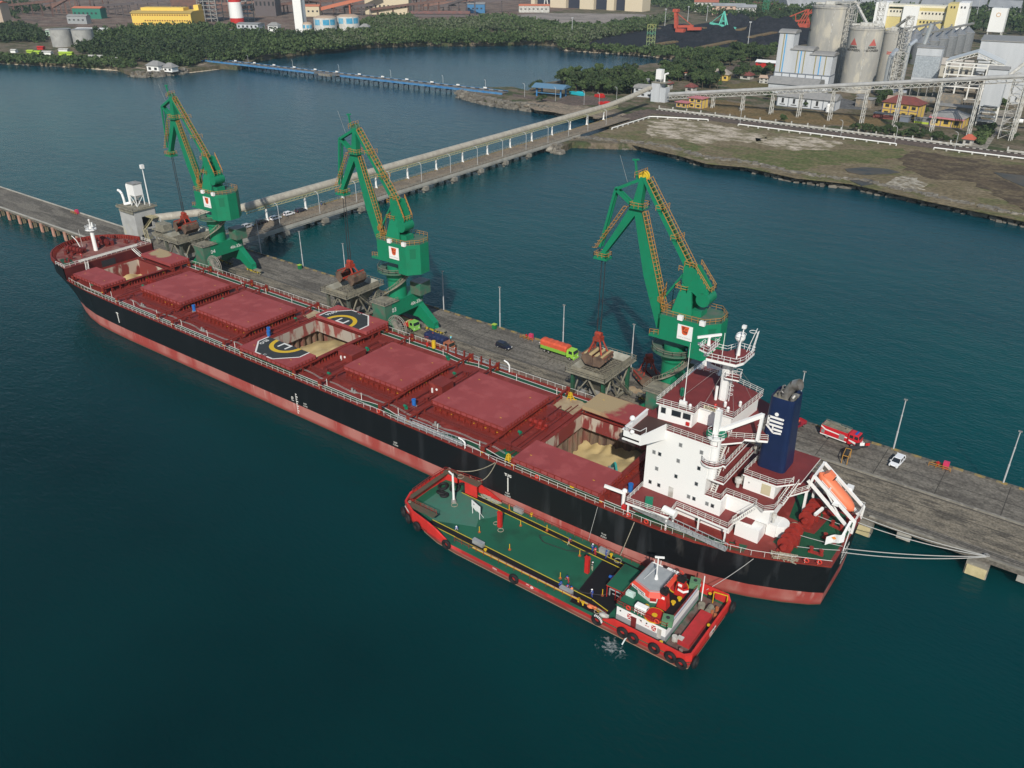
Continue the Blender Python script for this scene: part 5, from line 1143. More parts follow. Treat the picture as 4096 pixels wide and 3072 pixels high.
    af.add([(-.6,1.9,L_(31.4)),(4.0,1.9,L_(31.4)),(4.0,2.4,L_(31.4)),(-.6,2.4,L_(31.4)),(1.0,.6,L_(38.6)),(2.6,.6,L_(38.6)),(2.6,1.1,L_(38.6)),(1.0,1.1,L_(38.6))],[(0,1,5,4),(1,2,6,5),(2,3,7,6),(3,0,4,7),(4,5,6,7)])
    af.box(.6,3.0,-1.3,1.3,L_(38.3),L_(39.0)); af.beam((-3.3,-.9,L_(33.2)),(ax_-1,-.9,L_(az_-1.2)),.35,.4); af.box(3.4,5.6,-1.4,1.4,L_(31.4),L_(32.6)); put(af,'a_frame', cranegreen, t)
    r = MB(); r.rail([(-.4,-1.9,L_(36.2)),(2.2,-1.9,L_(36.2)),(2.2,1.6,L_(36.2)),(-.4,1.6,L_(36.2))],1.1,1.1,.09,2,0,True); r.rail([(-3.2,-1.7,L_(31.5)),(-.8,-1.7,L_(31.5)),(-.8,-1.7,L_(35)),],1.0,1.0,.09,2)
    for k in range(5): r.rail([(-3.9+k*.25-.4,-1.3,L_(32.5+k*-.1)),(-2.6,-1.3,L_(33.4+k*.7))],1.0,.8,.08,1)
    put(r,'a_frame_rail', orange_rail, t)
    cb_ = MB(); cb_.cb((-3.0,3.4,L_(28)),(2.4,2.2,2.6)); cb_.box(-4.23,-4.15,2.5,4.3,L_(27.4),L_(29),1); put(cb_,'cab', [cranegreen, glass], t)
    wh_ = MB(); wh_.beam((tx_-3.5,-.3,L_(tz_-1.5)),(tx_-5.6,-.3,L_(tz_+3.6)),.05); put(wh_,'aerial', steel, t)
    tipw = R@Vector((px_,0,0)); return Vector((cx+tipw.x, 26.4+tipw.y, pz_-1.2))
tips = [crane(-163.9,'04',.03,dict(tip=(-16.4,40.4),cw=(4.4,34.8)),'green harbour crane 04 nearest the ship bow'),
        crane(-86.6,'03',.02,dict(tip=(-17.0,40.8),cw=(4.2,34.9)),'green harbour crane 03 in the middle behind the helipad hatch'),
        crane(-5.9,'02',.0,dict(top=(-10.2,57.2),tip=(-18.4,39.8),cw=(5.7,35.3)),'green harbour crane nearest the white deckhouse with yellow head sheaves')]
# ================================================================ HOPPERS
gridm = M('grizzly_steel', (.12,.11,.09), .6, (.22,.2,.15), 1.5)
def hopper(x, label, legm):
    t = T('hopper', label, 'hopper', (x,26.9,QZ), group='rail mounted grab hoppers'); h = 14-QZ
    lg = MB()
    hopl = []
    for sx in (-1,1):
        for sy in (-1,1): MB().beam((sx*4.0,sy*5.6,1.2),(sx*4.0,sy*5.6,h-1.6),.75,.75).build('leg', legm, t)
    br = MB()
    for sy in (-1,1):
        br.beam((-4,sy*5.6,1.6),(4,sy*5.6,1.6),.4,.5); br.beam((-4,sy*5.6,2),(0,sy*5.6,h-2.4),.28); br.beam((4,sy*5.6,2),(0,sy*5.6,h-2.4),.28)
    for sx in (-1,1):
        br.beam((sx*4,-5.6,1.6),(sx*4,5.6,1.6),.4,.5); br.beam((sx*4,-5.6,2),(sx*4,-2,h-2.4),.28); br.beam((sx*4,1,2),(sx*4,-2,h-2.4),.28); br.beam((sx*4,1,2),(sx*4,5.6,h-2.6),.28)
    br.build('bracing', dirty, t)
    pf = MB(); 
    for (x0,x1,y0,y1) in ((-5.2,5.2,-7.2,-6.1),(-5.2,5.2,6.1,7.2),(-5.2,-4.2,-6.1,6.1),(4.2,5.2,-6.1,6.1)): pf.box(x0,x1,y0,y1,h-1.4,h-1.2)
    pf.box(-4.2,4.2,-6.3,-5.9,h-2.0,h-1.4); pf.box(-4.2,4.2,5.9,6.3,h-2.0,h-1.4); pf.box(-4.2,-3.8,-6,6,h-2.0,h-1.4); pf.box(3.8,4.2,-6,6,h-2.0,h-1.4); pf.build('gallery', dirty, t)
    r = MB(); r.rail([(-5.15,-7.15,h-1.2),(5.15,-7.15,h-1.2),(5.15,7.15,h-1.2),(-5.15,7.15,h-1.2)],1.1,1.3,.1,2,0,True); r.build('gallery_rail', M('rail_drab',(.22,.2,.15),.7), t)
    bn = MB(); T_, B_2, zt, zb_ = 4.2, 3.1, h, h-1.3
    o = [(-T_,-6.1),(T_,-6.1),(T_,6.1),(-T_,6.1)]; i_ = [(-B_2,-4.9),(B_2,-4.9),(B_2,4.9),(-B_2,4.9)]; lo2 = [(-1,-1.4),(1,-1.4),(1,1.4),(-1,1.4)]
    bn.add([(*p,zt) for p in o]+[(*p,zb_) for p in i_]+[(*p,2.6) for p in lo2]+[(*p,zb_-.3) for p in [(-T_,-6.1),(T_,-6.1),(T_,6.1),(-T_,6.1)]],
        [(k,(k+1)%4,4+(k+1)%4,4+k) for k in range(4)], 0)
    bn.add([(*p,zt-.01) for p in o]+[(*p,zb_) for p in o]+[(*p,2.6) for p in lo2],[(k,4+k,4+(k+1)%4,(k+1)%4) for k in range(4)]+[(4+k,8+k,8+(k+1)%4,4+(k+1)%4) for k in range(4)],1)
    bn.build('hopper_bin', [M('bin_pale',(.36,.36,.31),.7,(.22,.21,.17),.4), dirty], t)
    g = MB()
    for k in range(13): y = -4.7+k*.78; g.box(-B_2,B_2,y-.14,y+.14,zb_-.05,zb_+.12)
    for k in range(7): x_ = -2.8+k*.93; g.box(x_-.08,x_+.08,-4.9,4.9,zb_-.2,zb_-.04)
    g.box(-.25,.25,-4.9,4.9,zb_-.1,zb_+.2); g.poly([(-B_2,-4.9,zb_-.4),(B_2,-4.9,zb_-.4),(B_2,4.9,zb_-.4),(-B_2,4.9,zb_-.4)],1); g.build('grizzly', [gridm, dark], t)
    for sx in (-1,1):
        for sy in (-1,1):
            w = MB(); w.box(sx*4-1.5,sx*4+1.5,sy*5.6-.4,sy*5.6+.4,.6,1.25)
            for q in (-1,1): w.cyl((sx*4+q*.8,sy*5.6-.25,.4),(sx*4+q*.8,sy*5.6+.25,.4),.4,n=10)
            w.build('bogie', dirty, t)
    m_ = MB(); m_.box(-1.6,1.6,-2.2,2.2,2.2,3.4); m_.box(-3.4,-1.8,-4.5,-3,1.9,3.2); m_.cyl((-1,2.4,2.8),(-1,5,2.8),.5); m_.build('conveyor_drive', steel, t)
    MB().stairs((5.4,4.2,1.4),(5.4,-3.2,h-1.3),.9).build('stairway', dirty, t)
hopper(-23.7,'steel hopper with green legs below the grab nearest the white deckhouse',M('leg_green',(.015,.10,.055),.6,(.03,.07,.04),.6)); hopper(-104.6,'steel hopper on grey legs behind the helipad hatch cover',M('leg_grey',(.08,.10,.085),.6,(.13,.13,.10),.6)); hopper(-181.5,'steel hopper nearest the ship bow beside crane 04',M('leg_grey',(.08,.10,.085),.6))
# ================================================================ GRABS
gr = M('grab_red', (.40,.045,.022), .55, (.20,.04,.025), 1.0); grd = M('grab_dark', (.07,.045,.035), .7, (.15,.1,.07), .8)
def grab(x,y,z,rz,label,opened,tip=None,fill=False,grp=True,tilt=0):
    t = T('clamshell_grab', label, 'grab', (x,y,z), rz, 'clamshell grabs'); t.scale = (1.25,)*3
    H = 5.6
    hd = MB(); hd.cb((0,0,H-.5),(1.5,1.5,.7)); hd.cb((0,0,H+.1),(1.0,1.0,.8)); hd.cyl((-.6,0,H+.3),(.6,0,H+.3),.5,n=12); hd.build('head_frame', gr, t)
    sp = 1.0 if opened else 0
    a = MB()
    for sx in (-1,1):
        for sy in (-1,1): a.beam((sx*.55,sy*.5,H-.7),(sx*(1.5+sp*1.1),sy*1.3,1.9+.2*sp),.24,.24)
    for k in range(6): q = .15+k*.14; a.beam((-.55-(.95+1.1*sp)*q,-.5-.8*q,H-.7-(H-2.6)*q),(-.55-(.95+1.1*sp)*q,.5+.8*q,H-.7-(H-2.6)*q),.07)
    a.build('arms', gr, t)
    for s_ in (-1,1):
        s = MB(); W = 1.9; sec = [(0,.0),(0,1.9),(1.2,2.2),(2.1,1.9),(2.3,1.1),(1.5,.1)]
        R = Matrix.Rotation(-s_*(.75 if opened else 0),3,'Y'); vs = []
        for yy in (-W,W):
            for (u,v) in sec: p = R@Vector((s_*u,0,v-2.0)); vs.append((p.x+s_*(.5 if opened else .03),yy,p.z+2.3+(.3 if opened else 0)))
        n = len(sec); fs = [tuple(range(n)),tuple(range(n,2*n))[::-1]]
        for k in (2,3,4,5): fs.append((k,(k+1)%n,n+(k+1)%n,n+k))
        if not opened: fs += [(1,2,n+2,n+1)]
        s.add(vs,fs,1); 
        for k in (0,1,2): q = (k-1)*1.2; s.beam((vs[2][0],q,vs[2][2]+.05),(vs[4][0],q,vs[4][2]),.2,.3,0)
        s.beam((vs[1][0],-W,vs[1][2]),(vs[1][0],W,vs[1][2]),.3,.3,0); s.beam((vs[3][0],-W,vs[3][2]),(vs[3][0],W,vs[3][2]),.28,.28,0)
        if fill: s.box(min(s_*.3,s_*1.9),max(s_*.3,s_*1.9),-1.75,1.75,1.6,2.42,2)
        s.build('bucket', [gr if opened or not fill else M('grab_worn',(.26,.10,.06),.6,(.12,.07,.045),1.0), grd, grain], t)
    if tip is not None:
        r = MB(); 
        Ri = Matrix.Rotation(-rz,3,'Z')
        for dx,dy in ((-.35,0),(.35,0)):
            p = Ri@(Vector((tip.x+dx*1.2,tip.y+dy,tip.z))-Vector((x,y,z)))/1.25; r.cyl((dx,dy,H+.3),p,.075,n=5)
            for k in range(6): q = .04+.03*k; c = Vector((dx,dy,H+.3)).lerp(p,q); r.cyl(c,c+Vector((0,0,.35)),.12,n=6)
        r.build('hoisting_ropes', dark, t)
    return t
grab(-24.3,26.0,13.4,.05,'closed grab full of grain hanging over the hopper by the white deckhouse',False,tips[2],True)
grab(-104.2,26.4,13.1,.0,'open orange grab hanging over the middle hopper',True,tips[1]); grab(-181.0,26.6,12.9,.0,'open red grab hanging over the hopper nearest the bow',True,tips[0])
g = grab(-18.8,41.0,3.6,.9,'spare red grab resting on the quay beside the crane nearest the deckhouse',False)

# ================================================================ TRESTLE BRIDGE AND CONVEYOR GALLERY
TZ = 4.5
b = MB(); b.box(-196,-185.6,45.5,330,TZ-.35,TZ); tag(b.build('trestle_deck', ground_mat('trestle_concrete',(.22,.18,.135),(.17,.145,.115),s=.08,s2=.4)), kind='structure')
br = T('trestle_bridge','long concrete trestle pier carrying the road from the shore to the quay','bridge',(-190.8,45.5,0))
gd = MB()
for x in (-5.0,-1.7,1.7,5.0): gd.box(x-.3,x+.3,0,228,TZ-1.7,TZ-.36)
gd.build('girder', concl, br)
pn = MB(); pn.box(-5.6,-5.35,0,228,TZ-1.3,TZ-.02); pn.build('edge_beam', concl, br)
pn = MB(); pn.box(5.25,5.5,0,228,TZ-1.2,TZ-.02)
pn.build('edge_beam', concl, br)
for k in range(12):
    y = 4+k*19.5
    p = MB(); p.box(-6.3,6.6,y-1.2,y+1.2,1.2,2.8)
    for x in (-4.5,0,4.5): p.cyl((x,y,-1),(x,y,1.3),.6,n=10)
    p.build('pier', conc, br)
for x in (-5.3,5.05):
    p = MB(); p.rail([(x,0,TZ),(x,228,TZ)],1.0,2.4,.1,2); p.build('bridge_rail', M('rail_weathered',(.28,.27,.23),.6), br)
kb = MB(); kb.box(-196.0,-195.7,60,325,TZ,TZ+.25); tag(kb.build('kerb', _m['kerb_yellow']), kind='structure')
gal = T('conveyor_gallery','pale tubular conveyor gallery running above the trestle from the quay tower to the shore','conveyor',(-196.6,0,0))
zc = 11.6
b = MB(); yA, yB = 33, 372
path_ = [(-22,30),(-12,33),(0,60),(0,330),(2,372)]
sec = [(1.75*math.cos(a), 1.55*math.sin(a)) for a in np.linspace(-.45,math.pi+.45,13)]
ys = [34,60]+list(range(70,330,10))+[345,372]
vs = []
for y in ys:
    zz = zc if y < 330 else zc+(y-330)*.09
    x0 = -14+(y-34)*14/26 if y < 60 else 0
    vs += [(x0+sx, y, zz+sz) for sx,sz in sec]
n = len(sec); b.add(vs,[(i*n+j,i*n+j+1,(i+1)*n+j+1,(i+1)*n+j) for i in range(len(ys)-1) for j in range(n-1)]+[tuple(range(n))])
tubem = M('gallery_roof',(.42,.39,.32),.5,(.32,.29,.24),.4,sx=(1,1.5,1),c3=(.5,.47,.4),s3=1.2,f3=.6); b.build('gallery_roof', tubem, gal)
b = MB(); b.box(-1.6,1.6,60,330,zc-1.15,zc-.75)
for x in (-1.9,1.9): b.box(x-.1,x+.1,60,330,zc-1.9,zc-1.65)
for k in range(135): y = 60+k*2; b.beam((1.9,y,zc-1.8),(1.9,y+1,zc-.8),.1); b.beam((1.9,y+1,zc-.8),(1.9,y+2,zc-1.8),.1)
b.build('gallery_truss', M('truss_olive',(.35,.34,.2),.6), gal)
for y in (70,88.9,108.5,128,147.7,167,186,205.2,224,243,262,280,297.5,316):
    p = MB(); p.cyl((.3,y,TZ),(.3,y,9.8),.42,n=10); p.cyl((.3,y,TZ),(.3,y,TZ+.7),.75,.5,n=10); p.box(-1.9,2.0,y-.3,y+.3,9.6,9.9); p.build('support_column', whitec, gal)
def street_lamp(x,y,z,h,label,grp,arm=1.6,ax=(1,0),first={}):
    k = (grp,h)
    if k not in first:
        t = T('street_lamp', label, 'street lamp', (x,y,z), group=grp)
        MB().tube([(0,0,0),(0,0,h*.86),(ax[0]*arm*.3,ax[1]*arm*.3,h*.97),(ax[0]*arm,ax[1]*arm,h)],.11,6).build('lamp_post', polem, t); MB().cb((ax[0]*arm*1.15,ax[1]*arm*1.15,h-.05),(.7,.35,.18)).build('lamp_head', steel, t); first[k] = t; return t
    return dup(first[k], (x,y,z), 0, label)
ord_ = ['first','second','third','fourth','fifth','sixth','seventh','eighth','ninth','tenth','eleventh','twelfth','thirteenth']
for i,k in enumerate(range(13)): street_lamp(-187.2, 68.5+k*19.6, TZ, 8.4, 'curved street lamp on the trestle bridge, %s counted from the quay'%ord_[i], 'street lamps along the trestle bridge', 1.7, (-1,0))
# ================================================================ TOWER AT THE QUAY END
tw = T('transfer_tower','pale grey concrete tower with white dust filter on its roof behind the ship bow','tower',(-217.5,31.5,QZ))
H = 15.2-QZ; tc = M('tower_grey',(.42,.42,.41),.7,(.34,.34,.33),.3,c3=(.45,.42,.28),s3=.35,f3=.6)
b = MB(); b.box(-4.6,4.6,-4.2,-3.8,0,H); b.box(-4.6,-4.2,-3.8,3.8,0,H)
b.box(4.2,4.6,-3.8,-1.6,0,H); b.box(4.2,4.6,2.0,3.8,0,H); b.box(4.2,4.6,-1.6,2,0,4.6); b.box(4.2,4.6,-1.6,2,8.8,H); b.box(-4.2,4.2,3.8,4.2,0,H); b.build('wall', tc, tw)
MB().box(4.55,4.65,-2.9,-1.4,.2,2.6).build('doorway', dark, tw)
b = MB(); b.box(-5.2,5.2,-4.8,4.8,H,H+.3); b.box(-5.4,-4.9,-4.8,4.8,H+.3,H+.7); b.box(-3.6,4.8,-4.9,-4.5,H-.9,H-.3); b.box(-.5,5,-.5,4,H+.3,H+.6); b.build('roof', dirty, tw)
b = MB(); b.rail([(-5,-4.6,H+.3),(5,-4.6,H+.3),(5,4.6,H+.3)],1.0,1.5,.08,2); b.build('roof_rail', M('rail_drab',(.22,.2,.15),.7), tw)
b = MB(); b.box(-1.6,2.0,-1,2.2,H+4.2,H+8.2); b.box(-1.8,2.2,-1.2,2.4,H+8.2,H+8.45,1)
for x in (-1.5,1.9):
    for y in (-.9,2.1): b.beam((x,y,H+.3),(x,y,H+4.2),.22)
b.beam((-1.5,-.9,H+.4),(1.9,-.9,H+4),.14); b.beam((1.9,-.9,H+.4),(-1.5,-.9,H+4),.14); b.beam((1.9,-.9,H+.4),(1.9,2.1,H+4),.14); b.add([(-1.6,-1,H+4.2),(2,-1,H+4.2),(2,2.2,H+4.2),(-1.6,2.2,H+4.2),(.2,.6,H+2.3)],[(1,0,4),(2,1,4),(3,2,4),(0,3,4)])
b.build('dust_filter', [whitec, steel], tw)
MB().tube([(-2.3,-.8,H+.8),(-2.3,-.8,H+7.6),(-1.6,-.4,H+8.0)],.42,10).tube([(-3.6,-2.2,H+.6),(-3.6,-2.2,H+2.4),(-4.1,-2.2,H+4.4),(-5.0,-2.2,H+5.2),(-6.2,-2.2,H+5.4)],.42,10).tube([(-3.6,-2.2,H+.8),(-2.3,-.8,H+1.1)],.5,9).build('duct', whitec, tw)
MB().cyl((4.7,2.3,H),(4.7,2.3,H+14),.24,.14,n=8).cb((4.7,2.3,H+14.3),(1.1,1.1,1.3)).build('camera_mast', whitec, tw)
MB().stairs((8.6,-3.2,.1),(5.2,-1.8,4.6),1.2).stairs((5.4,-1.6,4.6),(8.6,.4,8.8),1.2).box(4.6,8.8,-.2,2.2,8.6,8.8).build('stairway', M('stair_ochre',(.35,.31,.18),.6), tw)
b = MB(); 
for x in (10.5,15): 
    for y in (-1,3): b.beam((x,y,0),(x,y,5.5),.35)
b.box(9.5,16,-1.6,3.4,5.3,5.7); b.box(10.5,15.5,-.6,2.6,5.7,7.6); b.box(9,13,-1.5,1,3,4.2); b.build('drive_platform', dirty, tw)
# ================================================================ VEHICLES
tyre = M('tyre',(.015,.015,.016),.8); chrome = M('lamp_lens',(.7,.7,.65),.2)
def wheels(t, xs, y, r, w=.24):
    for x in xs:
        for s_ in (-1,1):
            q = MB(); q.cyl((x,s_*(y-w),r),(x,s_*y,r),r,n=14); o = q.build('wheel', tyre, t); MB().cyl((x,s_*(y-.02),r),(x,s_*(y+.02),r),r*.55,n=10).build('rim', steel, o)
def car(x,y,z,rz,label,color,kind='mpv',cat='car',L_=4.5,W=1.78,grp=None,name='parked_car'):
    t = T(name, label, cat, (x,y,z), rz, grp); h = 1.62 if kind!='pickup' else 1.7
    m = M('car_'+label[:12].replace(' ','_'), color, .3, spec=.6)
    a = L_/2; hw = W/2
    lo = [(-a,.35),(a*.98,.35),(a,.62),(a*.97,.82),(a*.48,.98),(-a*.96,1.0),(-a,.7)]
    b = MB(); n = len(lo); b.add([(p[0],-hw,p[1]) for p in lo]+[(p[0],hw,p[1]) for p in lo],[tuple(range(n))[::1],tuple(range(n,2*n))[::-1]]+[(i,n+i,n+(i+1)%n,(i+1)%n) for i in range(n)])
    o = bevel(b.build('body', m, t),.09,2)
    if kind == 'pickup': g0,g1,g2,g3 = -.45,-.35,.25,1.0
    else: g0,g1,g2,g3 = -a*.94,-a*.82,a*.12,a*.50
    c = MB(); c.add([(g0,-hw*.95,.98),(g3,-hw*.95,.98),(g2,-hw*.80,h),(g1,-hw*.80,h),(g0,hw*.95,.98),(g3,hw*.95,.98),(g2,hw*.80,h),(g1,hw*.80,h)],[(0,1,2,3),(7,6,5,4),(1,5,6,2),(4,0,3,7)])
    c.build('glasshouse', glass, t)
    r = MB(); r.add([(g1-.02,-hw*.83,h-.02),(g2+.05,-hw*.83,h-.02),(g2+.05,hw*.83,h-.02),(g1-.02,hw*.83,h-.02),(g1+.05,-hw*.76,h+.06),(g2-.08,-hw*.76,h+.06),(g2-.08,hw*.76,h+.06),(g1+.05,hw*.76,h+.06)],[(4,5,6,7),(0,1,5,4),(1,2,6,5),(2,3,7,6),(3,0,4,7)])
    for s_ in (-1,1):
        r.beam((g2,s_*hw*.81,h),(g3,s_*hw*.96,.98),.09); r.beam((g1,s_*hw*.81,h),(g0,s_*hw*.96,.98),.16); mid=(g1+g2)/2; r.beam((mid,s_*hw*.81,h),(mid,s_*hw*.96,.98),.09)
    r.build('roof', m, t)
    wheels(t,(-a*.60,a*.62),hw+.01,.33)
    for s_ in (-1,1):
        MB().cb((a*.96,s_*hw*.72,.74),(.16,.42,.18)).build('headlight', chrome, t); MB().cb((g3*.9,s_*(hw+.12),1.05),(.18,.2,.16)).build('side_mirror', m, t); MB().cb((-a*.985,s_*hw*.82,.85),(.08,.2,.3)).build('tail_light', redp, t)
    MB().cb((a*.99,0,.55),(.06,1.1,.22)).build('grille', dark, t)
    return t
car(-58.3,35.7,QZ,-.06,'black family car parked alone in the middle of the quay',(.012,.014,.03))
car(39.4,39.9,QZ,-1.68,'white family car parked across the quay right of the fire engine',(.75,.76,.78))
pk = car(17.6,42.0,QZ,-1.9,'dark red pickup with an open bed beside the fire engine',(.25,.012,.03),'pickup','pickup',5.1,1.85,name='pickup_truck')
MB().box(-2.45,-.55,-.8,.8,.98,1.02).box(-2.5,-.55,-.9,-.82,.9,1.25).box(-2.5,-.55,.82,.9,.9,1.25).box(-2.5,-2.42,-.9,.9,.9,1.25).build('cargo_bed', M('bed_red',(.35,.02,.03),.5), pk)
MB().box(-.3,.1,-.6,.6,1.75,1.95).build('light_bar', M('light_orange',(.8,.2,.05),.4), pk)
for (x,y,c,l) in ((-195,60,(.45,.46,.48),'silver car nearest the quay in the row parked on the trestle bridge'),(-195,66.5,(.015,.012,.02),'first dark car, between the silver and a white one, on the trestle bridge'),
    (-194.7,72.7,(.75,.76,.78),'white car between two dark cars near the left end of the trestle bridge'),(-195,79.4,(.76,.76,.78),'white car with a dark car ahead of it toward the shore, on the trestle bridge'),(-195,85.2,(.02,.025,.045),'dark car farthest from the quay in the row on the trestle bridge')):
    car(x,y,TZ,1.57,l,c,grp='cars parked along the trestle bridge')
# fire engine
t = T('fire_engine','red fire engine with white stripe parked on the quay right of the blue funnel','fire truck',(27.3,42.3,QZ),-.10)
fr = M('fire_red',(.55,.02,.03),.38)
b = MB(); b.box(-4.2,1.6,-1.22,1.22,.65,2.9); b.build('body', fr, t)
b = MB(); b.box(1.75,4.1,-1.2,1.2,.55,2.1); b.add([(1.75,-1.2,2.1),(4.1,-1.2,2.1),(3.8,-1.08,3.0),(1.75,-1.08,3.0),(1.75,1.2,2.1),(4.1,1.2,2.1),(3.8,1.08,3.0),(1.75,1.08,3.0)],[(0,1,2,3),(7,6,5,4),(1,5,6,2),(0,3,7,4),(3,2,6,7)]); bevel(b.build('cab', fr, t),.08,2)
MB().add([(4.12,-1.1,2.15),(4.12,1.1,2.15),(3.86,1.0,2.88),(3.86,-1.0,2.88)],[(0,1,2,3)]).build('windscreen', glass, t)
for x in (2.0,3.05):
    for s_ in (-1,1): MB().add([(x,s_*1.215,2.15),(x+.8,s_*1.215,2.15),(x+.75,s_*1.12,2.8),(x,s_*1.12,2.8)],[(0,1,2,3)]).build('side_window', glass, t)
for s_ in (-1,1):
    b = MB(); y = s_*1.235; b.add([(-4.2,y,2.8),(-4.2,y,2.45),(-3.2,y,1.95),(1.6,y,1.75),(1.6,y,2.0),(-3.1,y,2.25)],[(0,1,2,5),(5,2,3,4)]); b.add([(-4.2,y,.9),(-4.2,y,.65),(1.6,y,.65),(1.6,y,.9)],[(0,1,2,3)]); b.add([(2,y,1.7),(2,y,1.45),(4.1,y,.8),(4.1,y,1.3),(3.2,y,1.55)],[(0,1,2,3,4)]); b.build('stripe', whitec, t)
    MB().box(-.1,1.05,min(y,y*1.01),max(y,y*1.01),.95,2.3).build('shutter', steel, t); MB().box(-4.0,-3.3,min(y,y*1.01),max(y,y*1.01),1.1,2.0).build('shutter', steel, t)
b = MB(); b.box(-4.1,1.5,-1.15,1.15,2.9,2.96); b.rail([(-4.1,-1.15,2.95),(1.5,-1.15,2.95)],.28,.9,.06,1); b.rail([(-4.1,1.15,2.95),(1.5,1.15,2.95)],.28,.9,.06,1); b.beam((-3.9,.3,3.1),(1.2,.3,3.1),.12); b.beam((-3.9,-.3,3.1),(1.2,-.3,3.1),.12); b.cb((-2,.7,3.1),(2.2,.5,.3)); b.cyl((.8,0,2.95),(.8,0,3.5),.2); b.build('roof_gear', dirty, t)
MB().cb((3.1,0,3.1),(.4,1.4,.2)).build('light_bar', blue, t); MB().box(4.1,4.3,-1.25,1.25,.5,.95).build('bumper', whitec, t); wheels(t,(-2.6,2.9),1.22,.5,.35)
# tarpaulin truck
def truck(x,y,rz,label,bodyc,cabc,tarp,L_=8.4,kind='tarp'):
    t = T('lorry', label, 'truck', (x,y,QZ), rz); cm_ = M('cab_'+label[:10].replace(' ','_'), cabc, .4)
    a = L_/2
    b = MB(); b.box(a-2.2,a,-1.2,1.2,.7,1.75); b.add([(a-2.2,-1.2,1.75),(a,-1.2,1.75),(a-.25,-1.1,2.75),(a-2.1,-1.1,2.75),(a-2.2,1.2,1.75),(a,1.2,1.75),(a-.25,1.1,2.75),(a-2.1,1.1,2.75)],[(0,1,2,3),(7,6,5,4),(1,5,6,2),(0,3,7,4),(3,2,6,7)]); bevel(b.build('cab', cm_, t),.06,2)
    MB().add([(a+.02,-1.05,1.8),(a+.02,1.05,1.8),(a-.2,.98,2.6),(a-.2,-.98,2.6)],[(0,1,2,3)]).build('windscreen', glass, t)
    for s_ in (-1,1): MB().add([(a-1.5,s_*1.215,1.8),(a-.35,s_*1.215,1.8),(a-.5,s_*1.12,2.6),(a-1.5,s_*1.12,2.6)],[(0,1,2,3)]).build('side_window', glass, t); MB().cb((a+.03,s_*.85,1.0),(.08,.35,.25)).build('headlight', chrome, t)
    MB().box(a-.1,a+.15,-1.2,1.2,.45,.8).build('bumper', cm_, t)
    bm_ = M('bed_'+label[:10].replace(' ','_'), bodyc, .5)
    b = MB(); b.box(-a,a-2.4,-1.25,1.25,1.1,1.3); 
    for s_ in (-1,1): b.box(-a,a-2.4,s_*1.25-.05,s_*1.25+.05,1.1,2.2)
    b.box(-a-.05,-a+.05,-1.25,1.25,1.1,2.2); b.box(a-2.45,a-2.35,-1.25,1.25,1.1,2.6)
    for k in range(9): 
        for s_ in (-1,1): b.box(-a+.1+k*.7,-a+.2+k*.7,s_*1.3-.05,s_*1.3+.05,1.1,2.2)
    b.box(-a,a-.5,-.5,.5,.75,1.1,1); b.build('cargo_bed', [bm_, dark], t)
    if kind == 'tarp':
        b = MB(); nx = 14; sec = [(-1.33,2.0),(-1.3,3.0),(-.9,3.35),(0,3.45),(.9,3.35),(1.3,3.0),(1.33,2.0)]; vs = []
        for k in range(nx+1):
            x_ = -a-.1+(L_-2.15)*k/nx; j = .07*math.sin(k*2.1); vs += [(x_,p[0]*(1+j*.3),p[1]+(j if 1.2<p[1]<3.2 or abs(p[0])<1 else 0)) for p in sec]
        b.add(vs,[(k*7+j,(k+1)*7+j,(k+1)*7+j+1,k*7+j+1) for k in range(nx) for j in range(6)]+[tuple(range(7))[::-1],tuple(range(nx*7,nx*7+7))]); b.build('tarpaulin', tarp, t)
    else:
        vs = []; b = MB()
        for i in range(9):
            for j in range(5): vs.append((-a+.1+(L_-2.6)*i/8,-1.18+2.36*j/4,2.05+.45*(1-((i-4)/4)**2)*(1-((j-2)/2)**2)))
        b.add(vs,[(i*5+j,(i+1)*5+j,(i+1)*5+j+1,i*5+j+1) for i in range(8) for j in range(4)]); b.build('grain_load', grain, t, smooth=True)
    wheels(t,(-a+1.2,-a+2.5,a-1.1),1.22,.5,.4); return t
truck(-44.4,41.1,-.02,'lime green truck under a bright orange tarpaulin beside the hopper',(.20,.42,.05),(.28,.55,.06),M('tarp_orange',(.62,.10,.045),.7,(.52,.08,.035),.8),10.2)
truck(-87.6,30.4,-.12,'red tipper truck with lime green cab full of grain by the middle crane',(.5,.03,.02),(.22,.48,.10),None,7.6,'grain')
t = truck(-72.0,26.0,-.08,'wooden sided truck half covered by navy and orange tarpaulin alongside the ship rail',(.32,.15,.08),(.35,.12,.06),M('tarp_navy',(.02,.03,.09),.6,(.015,.02,.06),.8),9.0)
b = MB(); b.add([(-4.7,-1.35,2.3),(-2.9,-1.4,2.6),(-2.2,0,3.6),(-2.9,1.4,2.7),(-4.7,1.35,2.3),(-4.8,0,3.2)],[(0,1,2,5),(5,2,3,4)]); b.build('tarpaulin_end', M('tarp_orange',(.62,.10,.045),.7), t)
